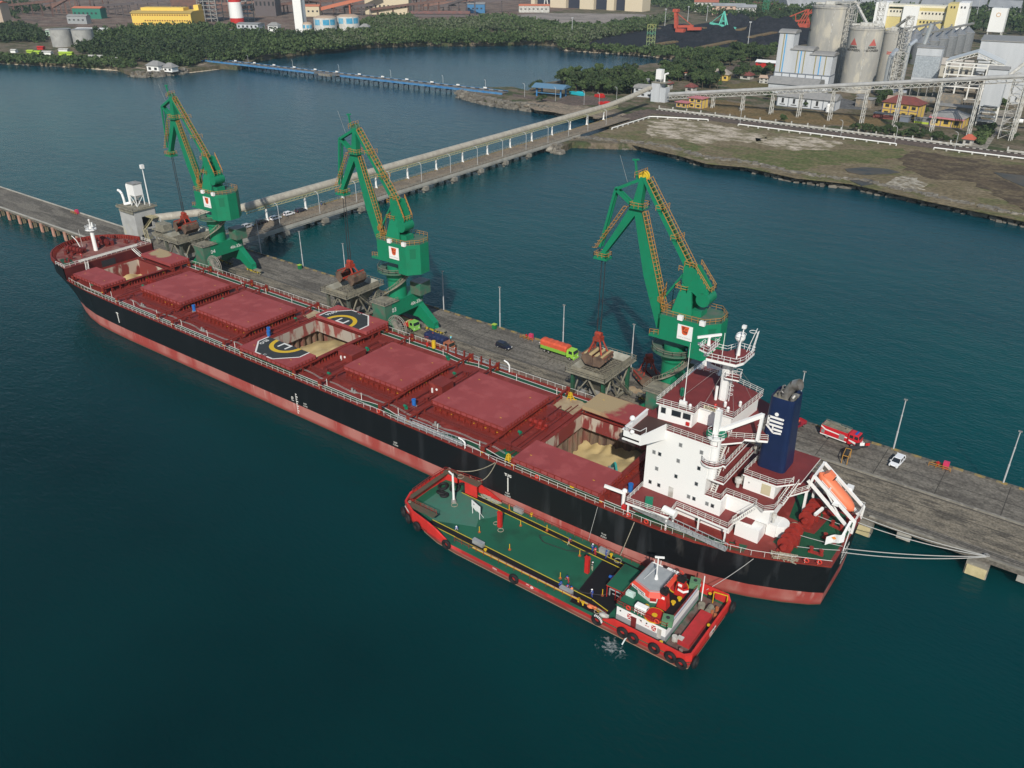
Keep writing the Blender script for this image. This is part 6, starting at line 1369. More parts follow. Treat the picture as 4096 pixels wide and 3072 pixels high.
# ================================================================ PEOPLE
_pm = {}
def body_mesh(pose):
    """one continuous skinned figure, 1.75 m, facing +x"""
    J = {}
    if pose == 'stand': J = dict(pel=(0,0,.95),che=(.01,0,1.30),nec=(.02,0,1.50),hd=(.05,0,1.62),top=(.03,0,1.72),lh=(0,.10,.90),lk=(.04,.12,.50),la=(0,.13,.09),lf=(.17,.14,.04),rh=(0,-.10,.90),rk=(.02,-.12,.50),ra=(-.05,-.14,.09),rf=(.12,-.15,.04),
        ls=(.0,.20,1.42),le=(.02,.27,1.14),lw=(.14,.27,.92),rs=(.0,-.20,1.42),re=(.0,-.27,1.14),rw=(.12,-.26,.92))
    elif pose == 'reach': J = dict(pel=(0,0,.93),che=(.10,0,1.26),nec=(.17,0,1.44),hd=(.23,0,1.55),top=(.24,0,1.65),lh=(0,.10,.89),lk=(.12,.12,.50),la=(.02,.13,.09),lf=(.19,.14,.04),rh=(0,-.10,.89),rk=(-.05,-.12,.50),ra=(-.24,-.14,.10),rf=(-.08,-.15,.04),
        ls=(.12,.19,1.37),le=(.30,.24,1.20),lw=(.52,.18,1.14),rs=(.12,-.19,1.37),re=(.28,-.24,1.18),rw=(.50,-.16,1.08))
    else: J = dict(pel=(-.10,0,.38),che=(.08,0,.70),nec=(.18,0,.88),hd=(.25,0,.98),top=(.27,0,1.08),lh=(-.08,.12,.36),lk=(.32,.20,.46),la=(.12,.20,.09),lf=(.28,.22,.04),rh=(-.08,-.12,.36),rk=(.30,-.22,.30),ra=(-.02,-.20,.10),rf=(.14,-.22,.04),
        ls=(.12,.20,.80),le=(.34,.26,.66),lw=(.50,.14,.52),rs=(.12,-.20,.80),re=(.32,-.26,.62),rw=(.50,-.10,.46))
    names = list(J); V = [J[k] for k in names]; ix = {k:i for i,k in enumerate(names)}
    R = dict(pel=.15,che=.16,nec=.065,hd=.105,top=.09,lh=.10,lk=.065,la=.05,lf=.045,rh=.10,rk=.065,ra=.05,rf=.045,ls=.075,le=.05,lw=.035,rs=.075,re=.05,rw=.035)
    E = [(ix[a],ix[c]) for a,c in (('pel','che'),('che','nec'),('nec','hd'),('hd','top'),('pel','lh'),('lh','lk'),('lk','la'),('la','lf'),('pel','rh'),('rh','rk'),('rk','ra'),('ra','rf'),('che','ls'),('ls','le'),('le','lw'),('che','rs'),('rs','re'),('re','rw'))]
    rad = [R[k] for k in names]
    for s_, w_, e_ in ((1,'lw','le'),(-1,'rw','re')):
        w = Vector(J[w_]); d = (w-Vector(J[e_])).normalized(); side = Vector((0,1,0)); pi_ = len(V); V.append(tuple(w+d*.08)); rad.append(.032); E.append((ix[w_],pi_))
        for k,l in ((-1.5,.075),(-.5,.09),(.5,.085),(1.5,.07)):
            a = len(V); V.append(tuple(w+d*.10+side*k*.018)); V.append(tuple(w+d*(.10+l)+side*k*.02-Vector((0,0,.02)))); rad += [.0095,.0085]; E += [(pi_,a),(a,a+1)]
        a = len(V); V.append(tuple(w+d*.03+Vector((0,-s_*.04,.01)))); V.append(tuple(w+d*.08+Vector((0,-s_*.065,.01)))); rad += [.011,.009]; E += [(pi_,a),(a,a+1)]
    me = bpy.data.meshes.new('b'); me.from_pydata(V,E,[]); ob = bpy.data.objects.new('b',me); COL.objects.link(ob)
    sk = ob.modifiers.new('s','SKIN'); sk.use_smooth_shade = True
    for i, v in enumerate(me.skin_vertices[0].data): v.radius = (rad[i]*1.05, rad[i]*(.85 if i in (0,1) else 1)); v.use_root = (i == 0)
    ob.modifiers.new('u','SUBSURF').levels = 1; ob.modifiers['u'].render_levels = 1
    dg = bpy.context.evaluated_depsgraph_get(); m = bpy.data.meshes.new_from_object(ob.evaluated_get(dg)); bpy.data.objects.remove(ob); bpy.data.meshes.remove(me)
    return m, J
def person(x,y,z,rz,pose,top,low,hel,label,grp=None):
    if pose not in _pm: _pm[pose] = body_mesh(pose)
    src, J = _pm[pose]; m = src.copy(); m.materials.clear()
    mats = [low, top, skin, black]; [m.materials.append(q) for q in mats]
    hd = Vector(J['hd']); lw = Vector(J['lw']); rw = Vector(J['rw']); pel = J['pel'][2]
    for p in m.polygons:
        c = p.center; k = 1
        if (c-hd).length < .16 and c.z > J['nec'][2]+.01: k = 2
        elif min((c-lw).length,(c-rw).length) < .035 or (c-lw).dot(Vector(J['lw'])-Vector(J['le'])) > .002 and (c-lw).length < .25 or (c-rw).dot(Vector(J['rw'])-Vector(J['re'])) > .002 and (c-rw).length < .25: k = 2
        elif c.z < .10: k = 3
        elif (c.z < pel+.05 and pose != 'crouch') or (pose == 'crouch' and c.z < .5 and (c.x < .1 or abs(c.y) > .12) and (c-lw).length > .2): k = 0
        p.material_index = k
    t = T('person', label, 'person', (x,y,z), rz, grp); o = bpy.data.objects.new('body', m); COL.objects.link(o); o.parent = t
    h = MB(); c = hd+Vector((0,0,.055)); h.sph(c,.135,12,sq=(1.05,.95,.8)); h.cyl(c-Vector((-.03,0,.03)),c-Vector((-.03,0,.015)),.17,n=12); h.build('helmet', hel, t)
    f = MB(); f.cb(hd+Vector((.11,0,-.005)),(.035,.03,.05)); 
    for s_ in (-1,1): f.sph(hd+Vector((.10,s_*.035,.02)),.014,6,1)
    f.cb(hd+Vector((.098,0,-.055)),(.02,.05,.012),0,2); f.build('face', [skin,black,M('lips',(.25,.06,.05),.5)], t)
    v = MB()
    che = Vector(J['che']); v.beam(che+Vector((-.14,0,-.02)),che+Vector((.15,0,-.02)),.27,.05)
    v.build('reflective_band', whitec, t); return t
cr = M('coverall_red',(.42,.03,.04),.8); cbl = M('coverall_blue',(.02,.06,.30),.8); cw_ = M('cloth_white',(.6,.6,.6),.8); khaki = M('cloth_khaki',(.4,.36,.27),.8); dg_ = M('cloth_dark',(.03,.04,.035),.8); ora = M('cloth_orange',(.7,.2,.08),.8); tq = M('shirt_turquoise',(.1,.5,.6),.8)
BZ = 2.0
PL = [(-1.7,-19.9,.4,'reach',cr,khaki,blue,'person in red jacket and khaki trousers on the far black walkway of the barge'),
(2.7,-18.9,1.2,'stand',cbl,cbl,whitec,'person in blue coverall and white helmet by the ship side rail of the barge'),
(3.6,-19.4,2.0,'reach',cr,cr,blue,'person in red coverall beside the blue clad worker on the ship side of the barge'),
(5.6,-19.0,.2,'stand',cbl,cbl,blue,'person in blue coverall beside the grey deck box on the ship side of the barge'),
(5.3,-23.2,1.8,'reach',dg_,khaki,whitec,'person in dark shirt and pale trousers next to the red post on the barge'),
(3.8,-28.4,-2.2,'reach',cr,cr,blue,'person in red coverall standing alone behind the crouching workers on the barge'),
(3.0,-29.9,.3,'crouch',cbl,cbl,blue,'person in blue coverall crouching by the near rail of the barge'),
(4.3,-29.7,-.3,'crouch',cr,cbl,blue,'person in red top crouching beside the grey deck box at the near rail'),
(5.5,-29.9,2.6,'crouch',ora,khaki,blue,'person in orange shirt sitting at the near rail of the barge'),
(8.8,-28.9,-1.9,'stand',cbl,cbl,whitec,'person in blue coverall with white bands standing on the black deck near the canopy'),
(-20.8,-28.6,-1.0,'crouch',cbl,cw_,whitec,'person crouching at the near rail close to the barge bow'),
(17.4,-30.6,-1.6,'stand',cr,cr,blue,'person in red coverall in the doorway of the white barge deckhouse')]
for p in PL: person(p[0],p[1],BZ+.02,p[2],p[3],p[4],p[5],p[6],p[7])
person(-186.2,-6.4,FC,-1.0,'reach',cr,cr,redp,'person in red on the forecastle beside the white mast of the ship')
person(-50.6,41.0,QZ,1.5,'stand',dg_,dg_,whitec,'person in dark clothes standing behind the truck with orange tarpaulin')
person(-68.2,26.0,QZ+2.8,2.0,'reach',tq,dg_,yellow,'person in turquoise shirt standing on the truck with the navy tarpaulin')
person(-195.2,96.0,TZ,1.5,'stand',dg_,cbl,whitec,'left person of two walking on the trestle bridge'); person(-194.4,96.8,TZ,1.7,'stand',dg_,dg_,blue,'right person of two walking on the trestle bridge')
person(23.2,-9.9,DZ,.5,'stand',dg_,dg_,whitec,'person in dark coverall by the white house door on the ship side deck'); person(6.6,-13.0,DZ,-1,'stand',ora,dg_,yellow,'person by the white hose crane at the ship port rail')
person(15.8,42.6,QZ,.3,'stand',cw_,dg_,whitec,'person in white standing at the door of the red pickup')

# ================================================================ BUNKER BARGE
BX0, BX1, BY0, BY1 = -33.4, 28.2, -32.3, -16.6
barge = T('bunker_barge','red oil bunker barge with green deck lying alongside the port side of the ship','barge',(0,-24.4,0))
Yc = -24.4
def bpt(pts): return [(x,y-Yc) for x,y in pts]
bo = [(-33.4,-17.2),(-33.8,-22),(-33.7,-27.2),(-32.6,-29.8),(-29.4,-31.4),(-25,-32.1),(-20,-32.3),(27.6,-32.6),(28.4,-31.9),(28.4,-17.6),(27.6,-16.8),(-20,-16.6),(-30,-16.6)]
bwl = [(-30.5,-18.2),(-31,-22),(-31,-26.5),(-30,-29),(-27,-30.8),(-23,-31.8),(-18,-32.2),(27.2,-32.4),(27.9,-31.7),(27.9,-17.8),(27.2,-17),(-20,-16.8),(-28,-16.9)]
bo2, bw2 = bpt(bo), bpt(bwl)
b = MB(); n = len(bo2)
b.add([(p[0],p[1],-.8) for p in bw2]+[(p[0],p[1],.25) for p in bw2]+[(p[0],p[1],BZ) for p in bo2],[(i,(i+1)%n,n+(i+1)%n,n+i)[::-1] for i in range(n)]+[(n+i,n+(i+1)%n,2*n+(i+1)%n,2*n+i)[::-1] for i in range(n)])
hm = hull_mat('barge_hull',(.42,.03,.03),(.26,.05,.04),.95,(.34,.20,.15),(.30,.23,.16)); b.build('hull', hm, barge)
dkm = M('barge_deck_green',(.012,.095,.055),.55,(.016,.115,.065),.12,c3=(.014,.075,.045),s3=.2,f3=.55)
b = MB(); b.prism(bo2,BZ-.2,BZ); b.build('deck', dkm, barge)
lg = M('barge_deck_pale',(.05,.17,.12),.6,(.06,.15,.11),.8)
b = MB(); b.poly([(x,y-Yc,BZ+.006) for x,y in ((-31.5,-28),(-26,-29),(-20.5,-26.6),(-18.4,-25.8),(-19.6,-23.6),(-18.2,-22.3),(-16.4,-19.1),(-26,-18),(-31.5,-19))]); b.build('pale_deck_patch', lg, barge)
b = MB(); b.poly([(x,y-Yc,BZ+.006) for x,y in ((6.4,-32),(13.2,-32),(13.2,-18),(5.2,-17.8))]); b.build('black_deck_patch', M('deck_black',(.008,.008,.010),.6), barge)
blk = M('walk_black',(.010,.010,.011),.65)
def stripe(pts, w):
    b = MB(); y_ = MB()
    for (xa,ya),(xb,yb) in zip(pts,pts[1:]):
        a = Vector((xa,ya-Yc,BZ+.012)); c = Vector((xb,yb-Yc,BZ+.012)); d = (c-a).normalized(); nn = Vector((-d.y,d.x,0))
        b.poly([a-nn*w/2,c-nn*w/2,c+nn*w/2,a+nn*w/2])
        for s_ in (-1,1):
            o = nn*(w/2+.1)*s_; q = nn*.09; z = Vector((0,0,.005)); y_.poly([a+o-q+z,c+o-q+z,c+o+q+z,a+o+q+z])
    o = b.build('walkway', blk, barge); y_.build('walkway_border', M('line_yellow',(.55,.42,.03),.6), o)
stripe([(-27.6,-18.3),(9.6,-19.2)],1.0); stripe([(-26.5,-29.6),(9,-30.0),(12.5,-30.8)],1.1)
bul = M('bulwark_red',(.60,.035,.028),.45,(.5,.03,.026),.6)
def bulw(pts, h0, h1=None, name='bulwark', t=.25):
    b = MB(); m = len(pts)
    for i in range(m-1):
        (xa,ya),(xb,yb) = pts[i],pts[i+1]; ha = h0[i] if isinstance(h0,list) else h0; hb = h0[i+1] if isinstance(h0,list) else h0
        cx_, cy_ = -3, Yc; fa = (xa+(cx_-xa)*.012, ya+(cy_-ya)*.03); fb_ = (xb+(cx_-xb)*.012, yb+(cy_-yb)*.03)
        b.add([(xa,ya-Yc,BZ-.3),(xb,yb-Yc,BZ-.3),(xb,yb-Yc,BZ+hb),(xa,ya-Yc,BZ+ha),(fa[0],fa[1]-Yc,BZ),(fb_[0],fb_[1]-Yc,BZ),(fb_[0],fb_[1]-Yc,BZ+hb),(fa[0],fa[1]-Yc,BZ+ha)],[(0,1,2,3)[::-1],(4,5,6,7),(3,2,6,7)[::-1],(0,3,7,4),(1,5,6,2)])
    return b.build(name, bul, barge)
bulw([(-19.5,-16.6),(-22.5,-16.6),(-26,-16.6),(-30,-16.6),(-33.4,-17.2),(-33.8,-22),(-33.7,-27.2),(-32.6,-29.8),(-29.4,-31.4),(-25,-32.1),(-22.8,-32.2),(-20.3,-32.3)],[.2,1.4,2.4,2.4,2.4,2.3,2.3,2.3,2.3,2.1,1.4,.2])
bulw([(13.0,-32.45),(15.2,-32.5),(27.6,-32.6),(28.4,-31.9),(28.4,-17.6),(27.6,-16.8),(22.0,-16.8)],[.1,1.3,1.3,1.4,1.5,2.0,2.0])
b = MB(); b.box(-32.0,-25.0,-30.4-Yc,-29.0-Yc,BZ+1.9,BZ+2.05); b.box(-33.2,-32.2,-28.4-Yc,-17.8-Yc,BZ+1.9,BZ+2.05); b.box(-32.8,-24,-18.4-Yc,-16.8-Yc,BZ+2.5,BZ+2.65); b.box(-27,-24,-18.6-Yc,-18.4-Yc,BZ,BZ+2.5,1); b.build('bow_platform', [M('platform_olive',(.07,.08,.05),.8,(.12,.07,.05),.7), bul], barge)
r = MB(); r.rail([(-24,-16.9-Yc,BZ+2.6),(-32.8,-17.6-Yc,BZ+2.4),(-33.2,-22-Yc,BZ+2.3),(-33.1,-27-Yc,BZ+2.3)],.9,1.4,.07,2); r.rail([(-31.8,-29.1-Yc,BZ+2.0),(-25.2,-29.1-Yc,BZ+2.0)],.8,1.4,.07,2); r.build('bow_rail', M('rail_red',(.26,.03,.022),.6), barge)
for y in (-31.4,-17.3):
    r = MB(); r.rail([(-19,y-Yc,BZ),(13 if y < -20 else 20,y-Yc,BZ)],1.0,1.7,.055,2); r.build('side_rail', M('rail_red',(.26,.03,.022),.6), barge)
# deck pipes
for y,m_ in ((-30.9,galv),(-31.1,yellow)):
    MB().tube([(-15,y-Yc,BZ+.35),(11,y-Yc,BZ+.35),(13,y-Yc-.3,BZ+.35)],.09,6).build('deck_pipe', m_, barge)
MB().tube([(-6,-22-Yc,BZ+.1),(-7.5,-20.8-Yc,BZ+.1),(-6.2,-19.8-Yc,BZ+.1),(-3.5,-19.6-Yc,BZ+.1),(0,-20.4-Yc,BZ+.1),(3.4,-19.2-Yc,BZ+.1)],.07,5).build('hose', dark, barge); MB().tube([(-7.2,-21.3-Yc,BZ+.1),(-5.5,-22-Yc,BZ+.1),(-1,-21.4-Yc,BZ+.1),(3,-19.3-Yc,BZ+.1)],.07,5).build('hose', dark, barge)
MB().tube([(4.2,-28.8-Yc,BZ+.1),(7,-29.0-Yc,BZ+.1),(10,-27.6-Yc,BZ+.1),(11,-26.4-Yc,BZ+.3)],.08,5).build('hose', dark, barge)
# posts and deck gear
MB().cyl((0,0,0),(0,0,.7),.55,.4,n=10,m=1).cyl((0,0,0),(0,0,6.6),.24,.2,n=10).beam((0,0,6.4),(-1.0,0,6.9),.2).build('cargo_mast', [whitec,steel], barge, loc=(-26.8,-22.3-Yc,BZ))
for (x,y) in ((-14.9,-23.1),(4.9,-24.2)): MB().box(-.38,.38,-.3,.3,0,3.4).beam((-.6,0,3.2),(.6,0,3.2),.2).cyl((-.3,0,3.4),(-.3,0,3.7),.08).cyl((.3,0,3.4),(.3,0,3.7),.08).build('red_post', redp, barge, loc=(x,y-Yc,BZ))
bd = MB(); bd.box(-1.4,1.4,-.06,.06,1.5,3.0)
for s_ in (-1,1): bd.beam((s_*1.2,0,0),(s_*1.2,0,1.5),.1); bd.beam((s_*1.2,.9,0),(s_*1.2,0,1.6),.08)
bd = bd.build('notice_board', whitec, barge, loc=(-20.5,-23.2-Yc,BZ), rz=-.3); MB().box(-.75,-.45,-.08,-.06,2.35,2.6).build('board_mark', dark, bd)
for (x,y) in ((-16.6,-17.9),(-17,-26.6),(-9.5,-27.3),(-7.2,-18.8),(2,-28.2),(1.5,-21.2),(10,-27.5),(-12,-20.5)): 
    MB().cyl((0,0,0),(0,0,.12),.28,n=10,m=1).cyl((0,0,.1),(0,0,1.3),.07,n=6).build('sounding_pipe', [yellow, M('pipe_rust',(.35,.08,.03),.6)], barge, loc=(x,y-Yc,BZ))
for (x,y,w) in ((-14.8,-17.3,2.0),(-14.9,-29.5,2.4),(4.6,-18.0,1.8),(4.8,-30.6,2.4)): MB().box(-w/2,w/2,-.35,.35,0,.8).box(-w/2-.04,w/2+.04,-.4,.4,.8,.88).build('deck_box', galv, barge, loc=(x,y-Yc,BZ), rz=-.03)
for (x,y) in ((-12.6,-30.4),(-12,-17),(7.6,-31.2),(8.6,-31.4),(6.2,-18.2)): MB().cyl((0,0,0),(0,0,.6),.14).cyl((0,0,.6),(0,0,.7),.32,n=10,m=0).build('vent_cap', yellow, barge, loc=(x,y-Yc,BZ))
MB().cyl((0,0,0),(0,0,.8),.3).cyl((-.6,0,.9),(.6,0,.9),.28).cyl((0,-.5,.9),(0,.5,.9),.2).build('manifold_valve', blue, barge, loc=(9.6,-23.6-Yc,BZ)); MB().cyl((0,0,0),(0,0,.8),.3).cyl((-.6,0,.9),(.6,0,.9),.3).cb((0,0,1.1),(.9,.9,.3)).build('manifold_valve', redp, barge, loc=(10.3,-21.8-Yc,BZ))
# canopy on frame
cp = MB(); cp.add([(10.6,-27.4-Yc,BZ+2.5),(13.9,-27.4-Yc,BZ+2.6),(13.6,-21.2-Yc,BZ+2.6),(10.4,-21.0-Yc,BZ+2.5),(10.6,-27.4-Yc,BZ+2.58),(13.9,-27.4-Yc,BZ+2.68),(13.6,-21.2-Yc,BZ+2.68),(10.4,-21-Yc,BZ+2.58)],[(3,2,1,0),(4,5,6,7),(0,1,5,4),(1,2,6,5),(2,3,7,6),(3,0,4,7)]); cp.build('canopy', dkm, barge)
cf = MB()
for x,y in ((10.7,-27.3),(12.3,-27.3),(13.8,-27.3),(10.5,-21.2),(10.6,-24.2)): cf.beam((x,y-Yc,BZ),(x,y-Yc,BZ+2.5),.1)
cf.beam((10.6,-27.4-Yc,BZ+2.45),(13.8,-27.4-Yc,BZ+2.5),.12); cf.beam((10.6,-27.4-Yc,BZ+2.45),(10.4,-21-Yc,BZ+2.45),.12); cf.build('canopy_frame', redp, barge)
MB().tube([(11,-26.9-Yc,BZ+.2),(11,-26.9-Yc,BZ+1.6),(13,-26.9-Yc,BZ+1.6)],.13,7).tube([(11.6,-27-Yc,BZ+.9),(13.4,-27-Yc,BZ+.9)],.1,6).build('pump_pipe', galv, barge)
# deckhouse
hz = 5.0
dh = MB(); dh.box(14.6,23.3,-30.9-Yc,-18.9-Yc,BZ,hz-.0); dh.box(14.57,23.33,-30.94-Yc,-18.86-Yc,BZ,BZ+1.15,1); dh = dh.build('deckhouse', [whitec, M('paint_grey',(.30,.31,.32),.5)], barge)
for x,w in ((16.6,.8),(20.9,.8)):
    q = MB(); q.box(x,x+w,-30.99-Yc,-30.94-Yc,3.4,4.5); o = q.build('chevron_board', whitec, dh)
    MB().add([(x,-31.0-Yc,4.5),(x+w,-31.0-Yc,4.5),(x+w*.5,-31.0-Yc,4.15)],[(0,2,1)]).add([(x,-31.0-Yc,3.4),(x+w,-31.0-Yc,3.4),(x+w*.5,-31.0-Yc,3.8)],[(0,1,2)]).add([(x,-31.0-Yc,4.3),(x+w/2,-31.0-Yc,4.0),(x+w,-31.0-Yc,4.3),(x+w,-31.0-Yc,3.6),(x+w/2,-31.0-Yc,3.95),(x,-31.0-Yc,3.6)],[(0,1,4,5)[::-1],(1,2,3,4)[::-1]]).build('chevron', redp, o)
MB().box(17.3,18.2,-31.0-Yc,-30.9-Yc,BZ+.1,BZ+2.2).build('doorway', M('door_dark_red',(.15,.02,.02),.6), dh); MB().box(21.9,22.6,-30.98-Yc,-30.9-Yc,BZ+.5,BZ+2.3).build('door', offw, dh)
for x in (15.3,19,20): MB().cyl((x,-30.98-Yc,4.2),(x,-30.93-Yc,4.2),.14,n=10).build('porthole', glass, dh)
MB().add([(18.7,-30.96-Yc,4.35),(19.2,-30.96-Yc,3.9),(19.25,-30.96-Yc,3.95),(18.75,-30.96-Yc,4.4)],[(0,1,2,3)]).text('SPOB',.3,(20.1,-30.95-Yc,3.7),(1,0,0),(0,0,1),0,.006).build('house_mark', redp, dh)
b = MB(); b.box(14.4,23.5,-31.1-Yc,-18.7-Yc,hz,hz+.08); rt = b.build('boat_deck', dkm, barge)
b = MB(); b.poly([(19.6,-29.4-Yc,hz+.09),(23.2,-29.4-Yc,hz+.09),(23.2,-19-Yc,hz+.09),(19.8,-19-Yc,hz+.09)]); b.build('black_roof', M('deck_black',(.008,.008,.010),.6), barge)
r = MB(); r.rail([(14.5,-19-Yc,hz+.08),(14.5,-31-Yc,hz+.08),(23.4,-31-Yc,hz+.08),(23.4,-18.8-Yc,hz+.08)],1.0,1.3,.07,2); r.build('boat_deck_rail', M('rail_red',(.26,.03,.022),.6), barge)
MB().box(23.35,23.5,-30-Yc,-19-Yc,hz+.1,hz+.6).build('rail_board', M('board_blue_white',(.5,.56,.65),.5), barge)
# wheelhouse
w = MB(); wp = [(16.0,-26.6),(18.6,-27.4),(19.6,-26.9),(19.7,-22.6),(16.2,-22.4)]; wpt = [(15.7,-27.1),(18.7,-28.0),(20.0,-27.3),(20.0,-22.2),(15.8,-22.0)]
n = 5; w.add([(x,y-Yc,hz+.08) for x,y in wp]+[(x,y-Yc,8.0) for x,y in wpt],[(i,(i+1)%n,n+(i+1)%n,n+i) for i in range(n)]); wh_ = w.build('wheelhouse', whitec, barge)
w = MB(); w.add([(x+(x-17.9)*.3,(y-Yc)+((y-Yc)+.4)*.3,7.4) for x,y in wpt]+[(x+(x-17.9)*.02,(y-Yc)+((y-Yc)+.4)*.02,8.18) for x,y in wpt],[(i,(i+1)%n,n+(i+1)%n,n+i) for i in range(n)]); w.build('fascia', M('fascia_orange_red',(.62,.07,.04),.45), wh_)
w = MB(); w.prism([(x+(x-17.9)*.06,(y-Yc)+((y-Yc)+.5)*.08) for x,y in wpt],8.02,8.14); rf_ = w.build('wheelhouse_roof', M('roof_grey',(.33,.35,.36),.5,(.28,.3,.31),.6), wh_)
r = MB(); r.rail([(20.1,-27.2-Yc,8.1),(20.2,-22-Yc,8.1)],.7,1,.06,2); r.build('roof_rail', dark, rf_)
MB().text('SPOB STERIFA',.40,(17.25,-27.97-Yc,7.95),(2.9,-.9,0),(0,0,1),0,.01).build('lettering', black, wh_) if False else None
d = Vector((3.0,-.95,0)).normalized(); nrm = Vector((d.y,-d.x,0)); c = Vector((17.2,-27.72-Yc,7.75))+nrm*.85
nb_ = MB(); nb_.add([c-d*1.5-Vector((0,0,.28)),c+d*1.5-Vector((0,0,.28)),c+d*1.5+Vector((0,0,.28)),c-d*1.5+Vector((0,0,.28))],[(0,1,2,3)]); nb_ = nb_.build('name_board', whitec, wh_)
MB().text('SPOB STERIFA',.40,c+nrm*.02,d,(0,0,1),0,.01,bold=.01).build('lettering', black, nb_)
d2 = Vector((2.8,-.85,0)).normalized(); n2 = Vector((d2.y,-d2.x,0))
for u,w_,z0,z1 in ((-1.0,.7,6.5,7.3),(.1,.7,6.0,7.4)):
    c = Vector((17.15,-27.3-Yc,0))+d2*u+n2*.12; MB().add([c-d2*w_/2+Vector((0,0,z0)),c+d2*w_/2+Vector((0,0,z0)),c+d2*w_/2+n2*.12+Vector((0,0,z1)),c-d2*w_/2+n2*.12+Vector((0,0,z1))],[(0,1,2,3)]).build('window', glass, wh_)
MB().add([(18.75,-27.75-Yc,5.7),(19.6,-27.3-Yc,5.7),(19.8,-27.6-Yc,7.0),(18.85,-28.1-Yc,7.0)],[(0,1,2,3)]).build('chevron_board', redp, wh_)
for y in (-26,-24.2): MB().add([(19.85,y-Yc,6.5),(19.85,y+1.2-Yc,6.5),(19.97,y+1.2-Yc,7.35),(19.97,y-Yc,7.35)],[(0,1,2,3)]).build('window', glass, wh_)
MB().cyl((0,0,0),(0,0,.8),.35,.2,n=8).cyl((0,0,0),(0,0,4.6),.12).beam((-.9,0,3.0),(.9,0,3.0),.12).beam((-.5,-.2,4.4),(.9,.3,4.6),.2,.3).cyl((.5,0,3),(.5,0,4),.05).cyl((-.6,0,3.0),(-.6,0,3.6),.05).beam((0,0,2.5),(-1.6,-1.2,0),.04).build('signal_mast', whitec, wh_, loc=(18.2,-25-Yc,8.1))
# funnels
for (x,y) in ((20.7,-26.9),(21.6,-22.6)):
    f = MB(); f.add([(-.85,-.75,0),(.85,-.75,0),(.85,.75,0),(-.85,.75,0),(-.55,-.5,2.7),(.55,-.5,2.7),(.55,.5,2.7),(-.55,.5,2.7)],[(0,1,5,4),(1,2,6,5),(2,3,7,6),(3,0,4,7)]); f.add([(-.55,-.5,2.7),(.55,-.5,2.7),(.55,.5,2.7),(-.55,.5,2.7),(-.6,-.55,3.4),(.6,-.55,3.4),(.6,.55,3.4),(-.6,.55,3.4)],[(0,1,5,4),(1,2,6,5),(2,3,7,6),(3,0,4,7),(4,5,6,7)],1); f.cyl((.1,0,3.3),(.4,0,4.0),.3,n=8,m=1)
    f.add([(-.35,-.58,1.9),(.35,-.58,1.9),(.32,-.53,2.4),(-.32,-.53,2.4)],[(0,1,2,3)],2); f.build('funnel', [redp, black, whitec], barge, loc=(x,y-Yc,hz+.08))
for (x,y) in ((20.6,-29.6),(20.6,-21.4)):
    MB().cyl((0,0,0),(0,0,.1),1.75,n=28,m=1).cyl((0,0,.1),(0,0,.14),1.6,n=28).cyl((0,0,.14),(0,0,.2),.45,n=16,m=1).build('tank_lid', [redp, yellow], barge, loc=(x,y-Yc,hz+.1))
for (x,y) in ((21.8,-25.6),(19.6,-24),(22.2,-24.2),(18.8,-28.9),(20.2,-20.6)): MB().cyl((0,0,0),(0,0,.5),.2).cyl((0,0,.5),(0,0,.6),.4,n=12).build('vent_cap', yellow, barge, loc=(x,y-Yc,hz+.1))
for (x,y) in ((23.0,-29.9),(22.7,-19.6)): MB().cb((0,0,.6),(1.7,1.6,1.2)).cyl((0,0,1.2),(0,0,1.3),.3,n=12,m=1).build('green_locker', [M('locker_green',(.10,.22,.12),.5), dark], barge, loc=(x,y-Yc,hz+.1), rz=.3)
for (x,y) in ((18.6,-30.2),(18.7,-20.0)):
    q = MB(); 
    for k in range(3): q.cyl((-1+k*.02,-.3+k*.3,1.2),(1,-.3+k*.3,1.2),.3,n=10)
    q.beam((-.9,-.6,0),(-.9,-.6,1.1),.1); q.beam((.9,-.6,0),(.9,-.6,1.1),.1); q.beam((-.9,-.6,.5),(.9,-.6,.5),.1); q.beam((-.9,-.6,.9),(.9,-.6,.9),.1); q.beam((-.3,-.6,0),(-.3,-.6,1.1),.08); q.beam((.3,-.6,0),(.3,-.6,1.1),.08)
    q.build('liferaft_rack', whitec, barge, loc=(x,y-Yc,hz+.1))
for (x,y) in ((16.7,-31.1),(21.7,-31.1),(19.7,-18.6)): MB().torus((x,y-Yc,hz+.7),.36,.1,'y',14,6).build('lifebuoy', M('buoy_red',(.6,.05,.03),.5), barge)
MB().cyl((24.0,-19.2-Yc,BZ),(24.0,-19.2-Yc,7.6),.1).build('ensign_staff', whitec, barge); q = MB(); q.add([(0,0,0),(.9,-.3,-.2),(1.7,0,-.1),(1.7,0,-.55),(.9,-.3,-.65),(0,0,-.45)],[(0,1,4,5),(1,2,3,4)]); q.add([(0,0,-.45),(.9,-.3,-.65),(1.7,0,-.55),(1.7,0,-1.0),(.9,-.3,-1.1),(0,0,-.9)],[(0,1,4,5),(1,2,3,4)],1); q.build('ensign', [redp, whitec], barge, loc=(21.7,-24.2-Yc,7.9), rz=.4)
b = MB(); b.poly([(x,y-Yc,BZ+.008) for x,y in ((23.5,-31.6),(27.6,-31.6),(27.6,-17.6),(23.5,-17.6))]); b.build('aft_deck_patch', M('aft_deck',(.10,.035,.03),.7,(.16,.14,.12),.5,c3=(.05,.07,.05),s3=.5,f3=.55), barge)
MB().box(-1.0,1.0,-4.2,4.2,0,.8).build('red_hatch', M('hatch_red',(.45,.03,.035),.55,(.36,.03,.03),1.0), barge, loc=(26.0,-25.7-Yc,BZ), rz=-.0)
for (x,y) in ((26.9,-19.2),(27.2,-18.9)): pass
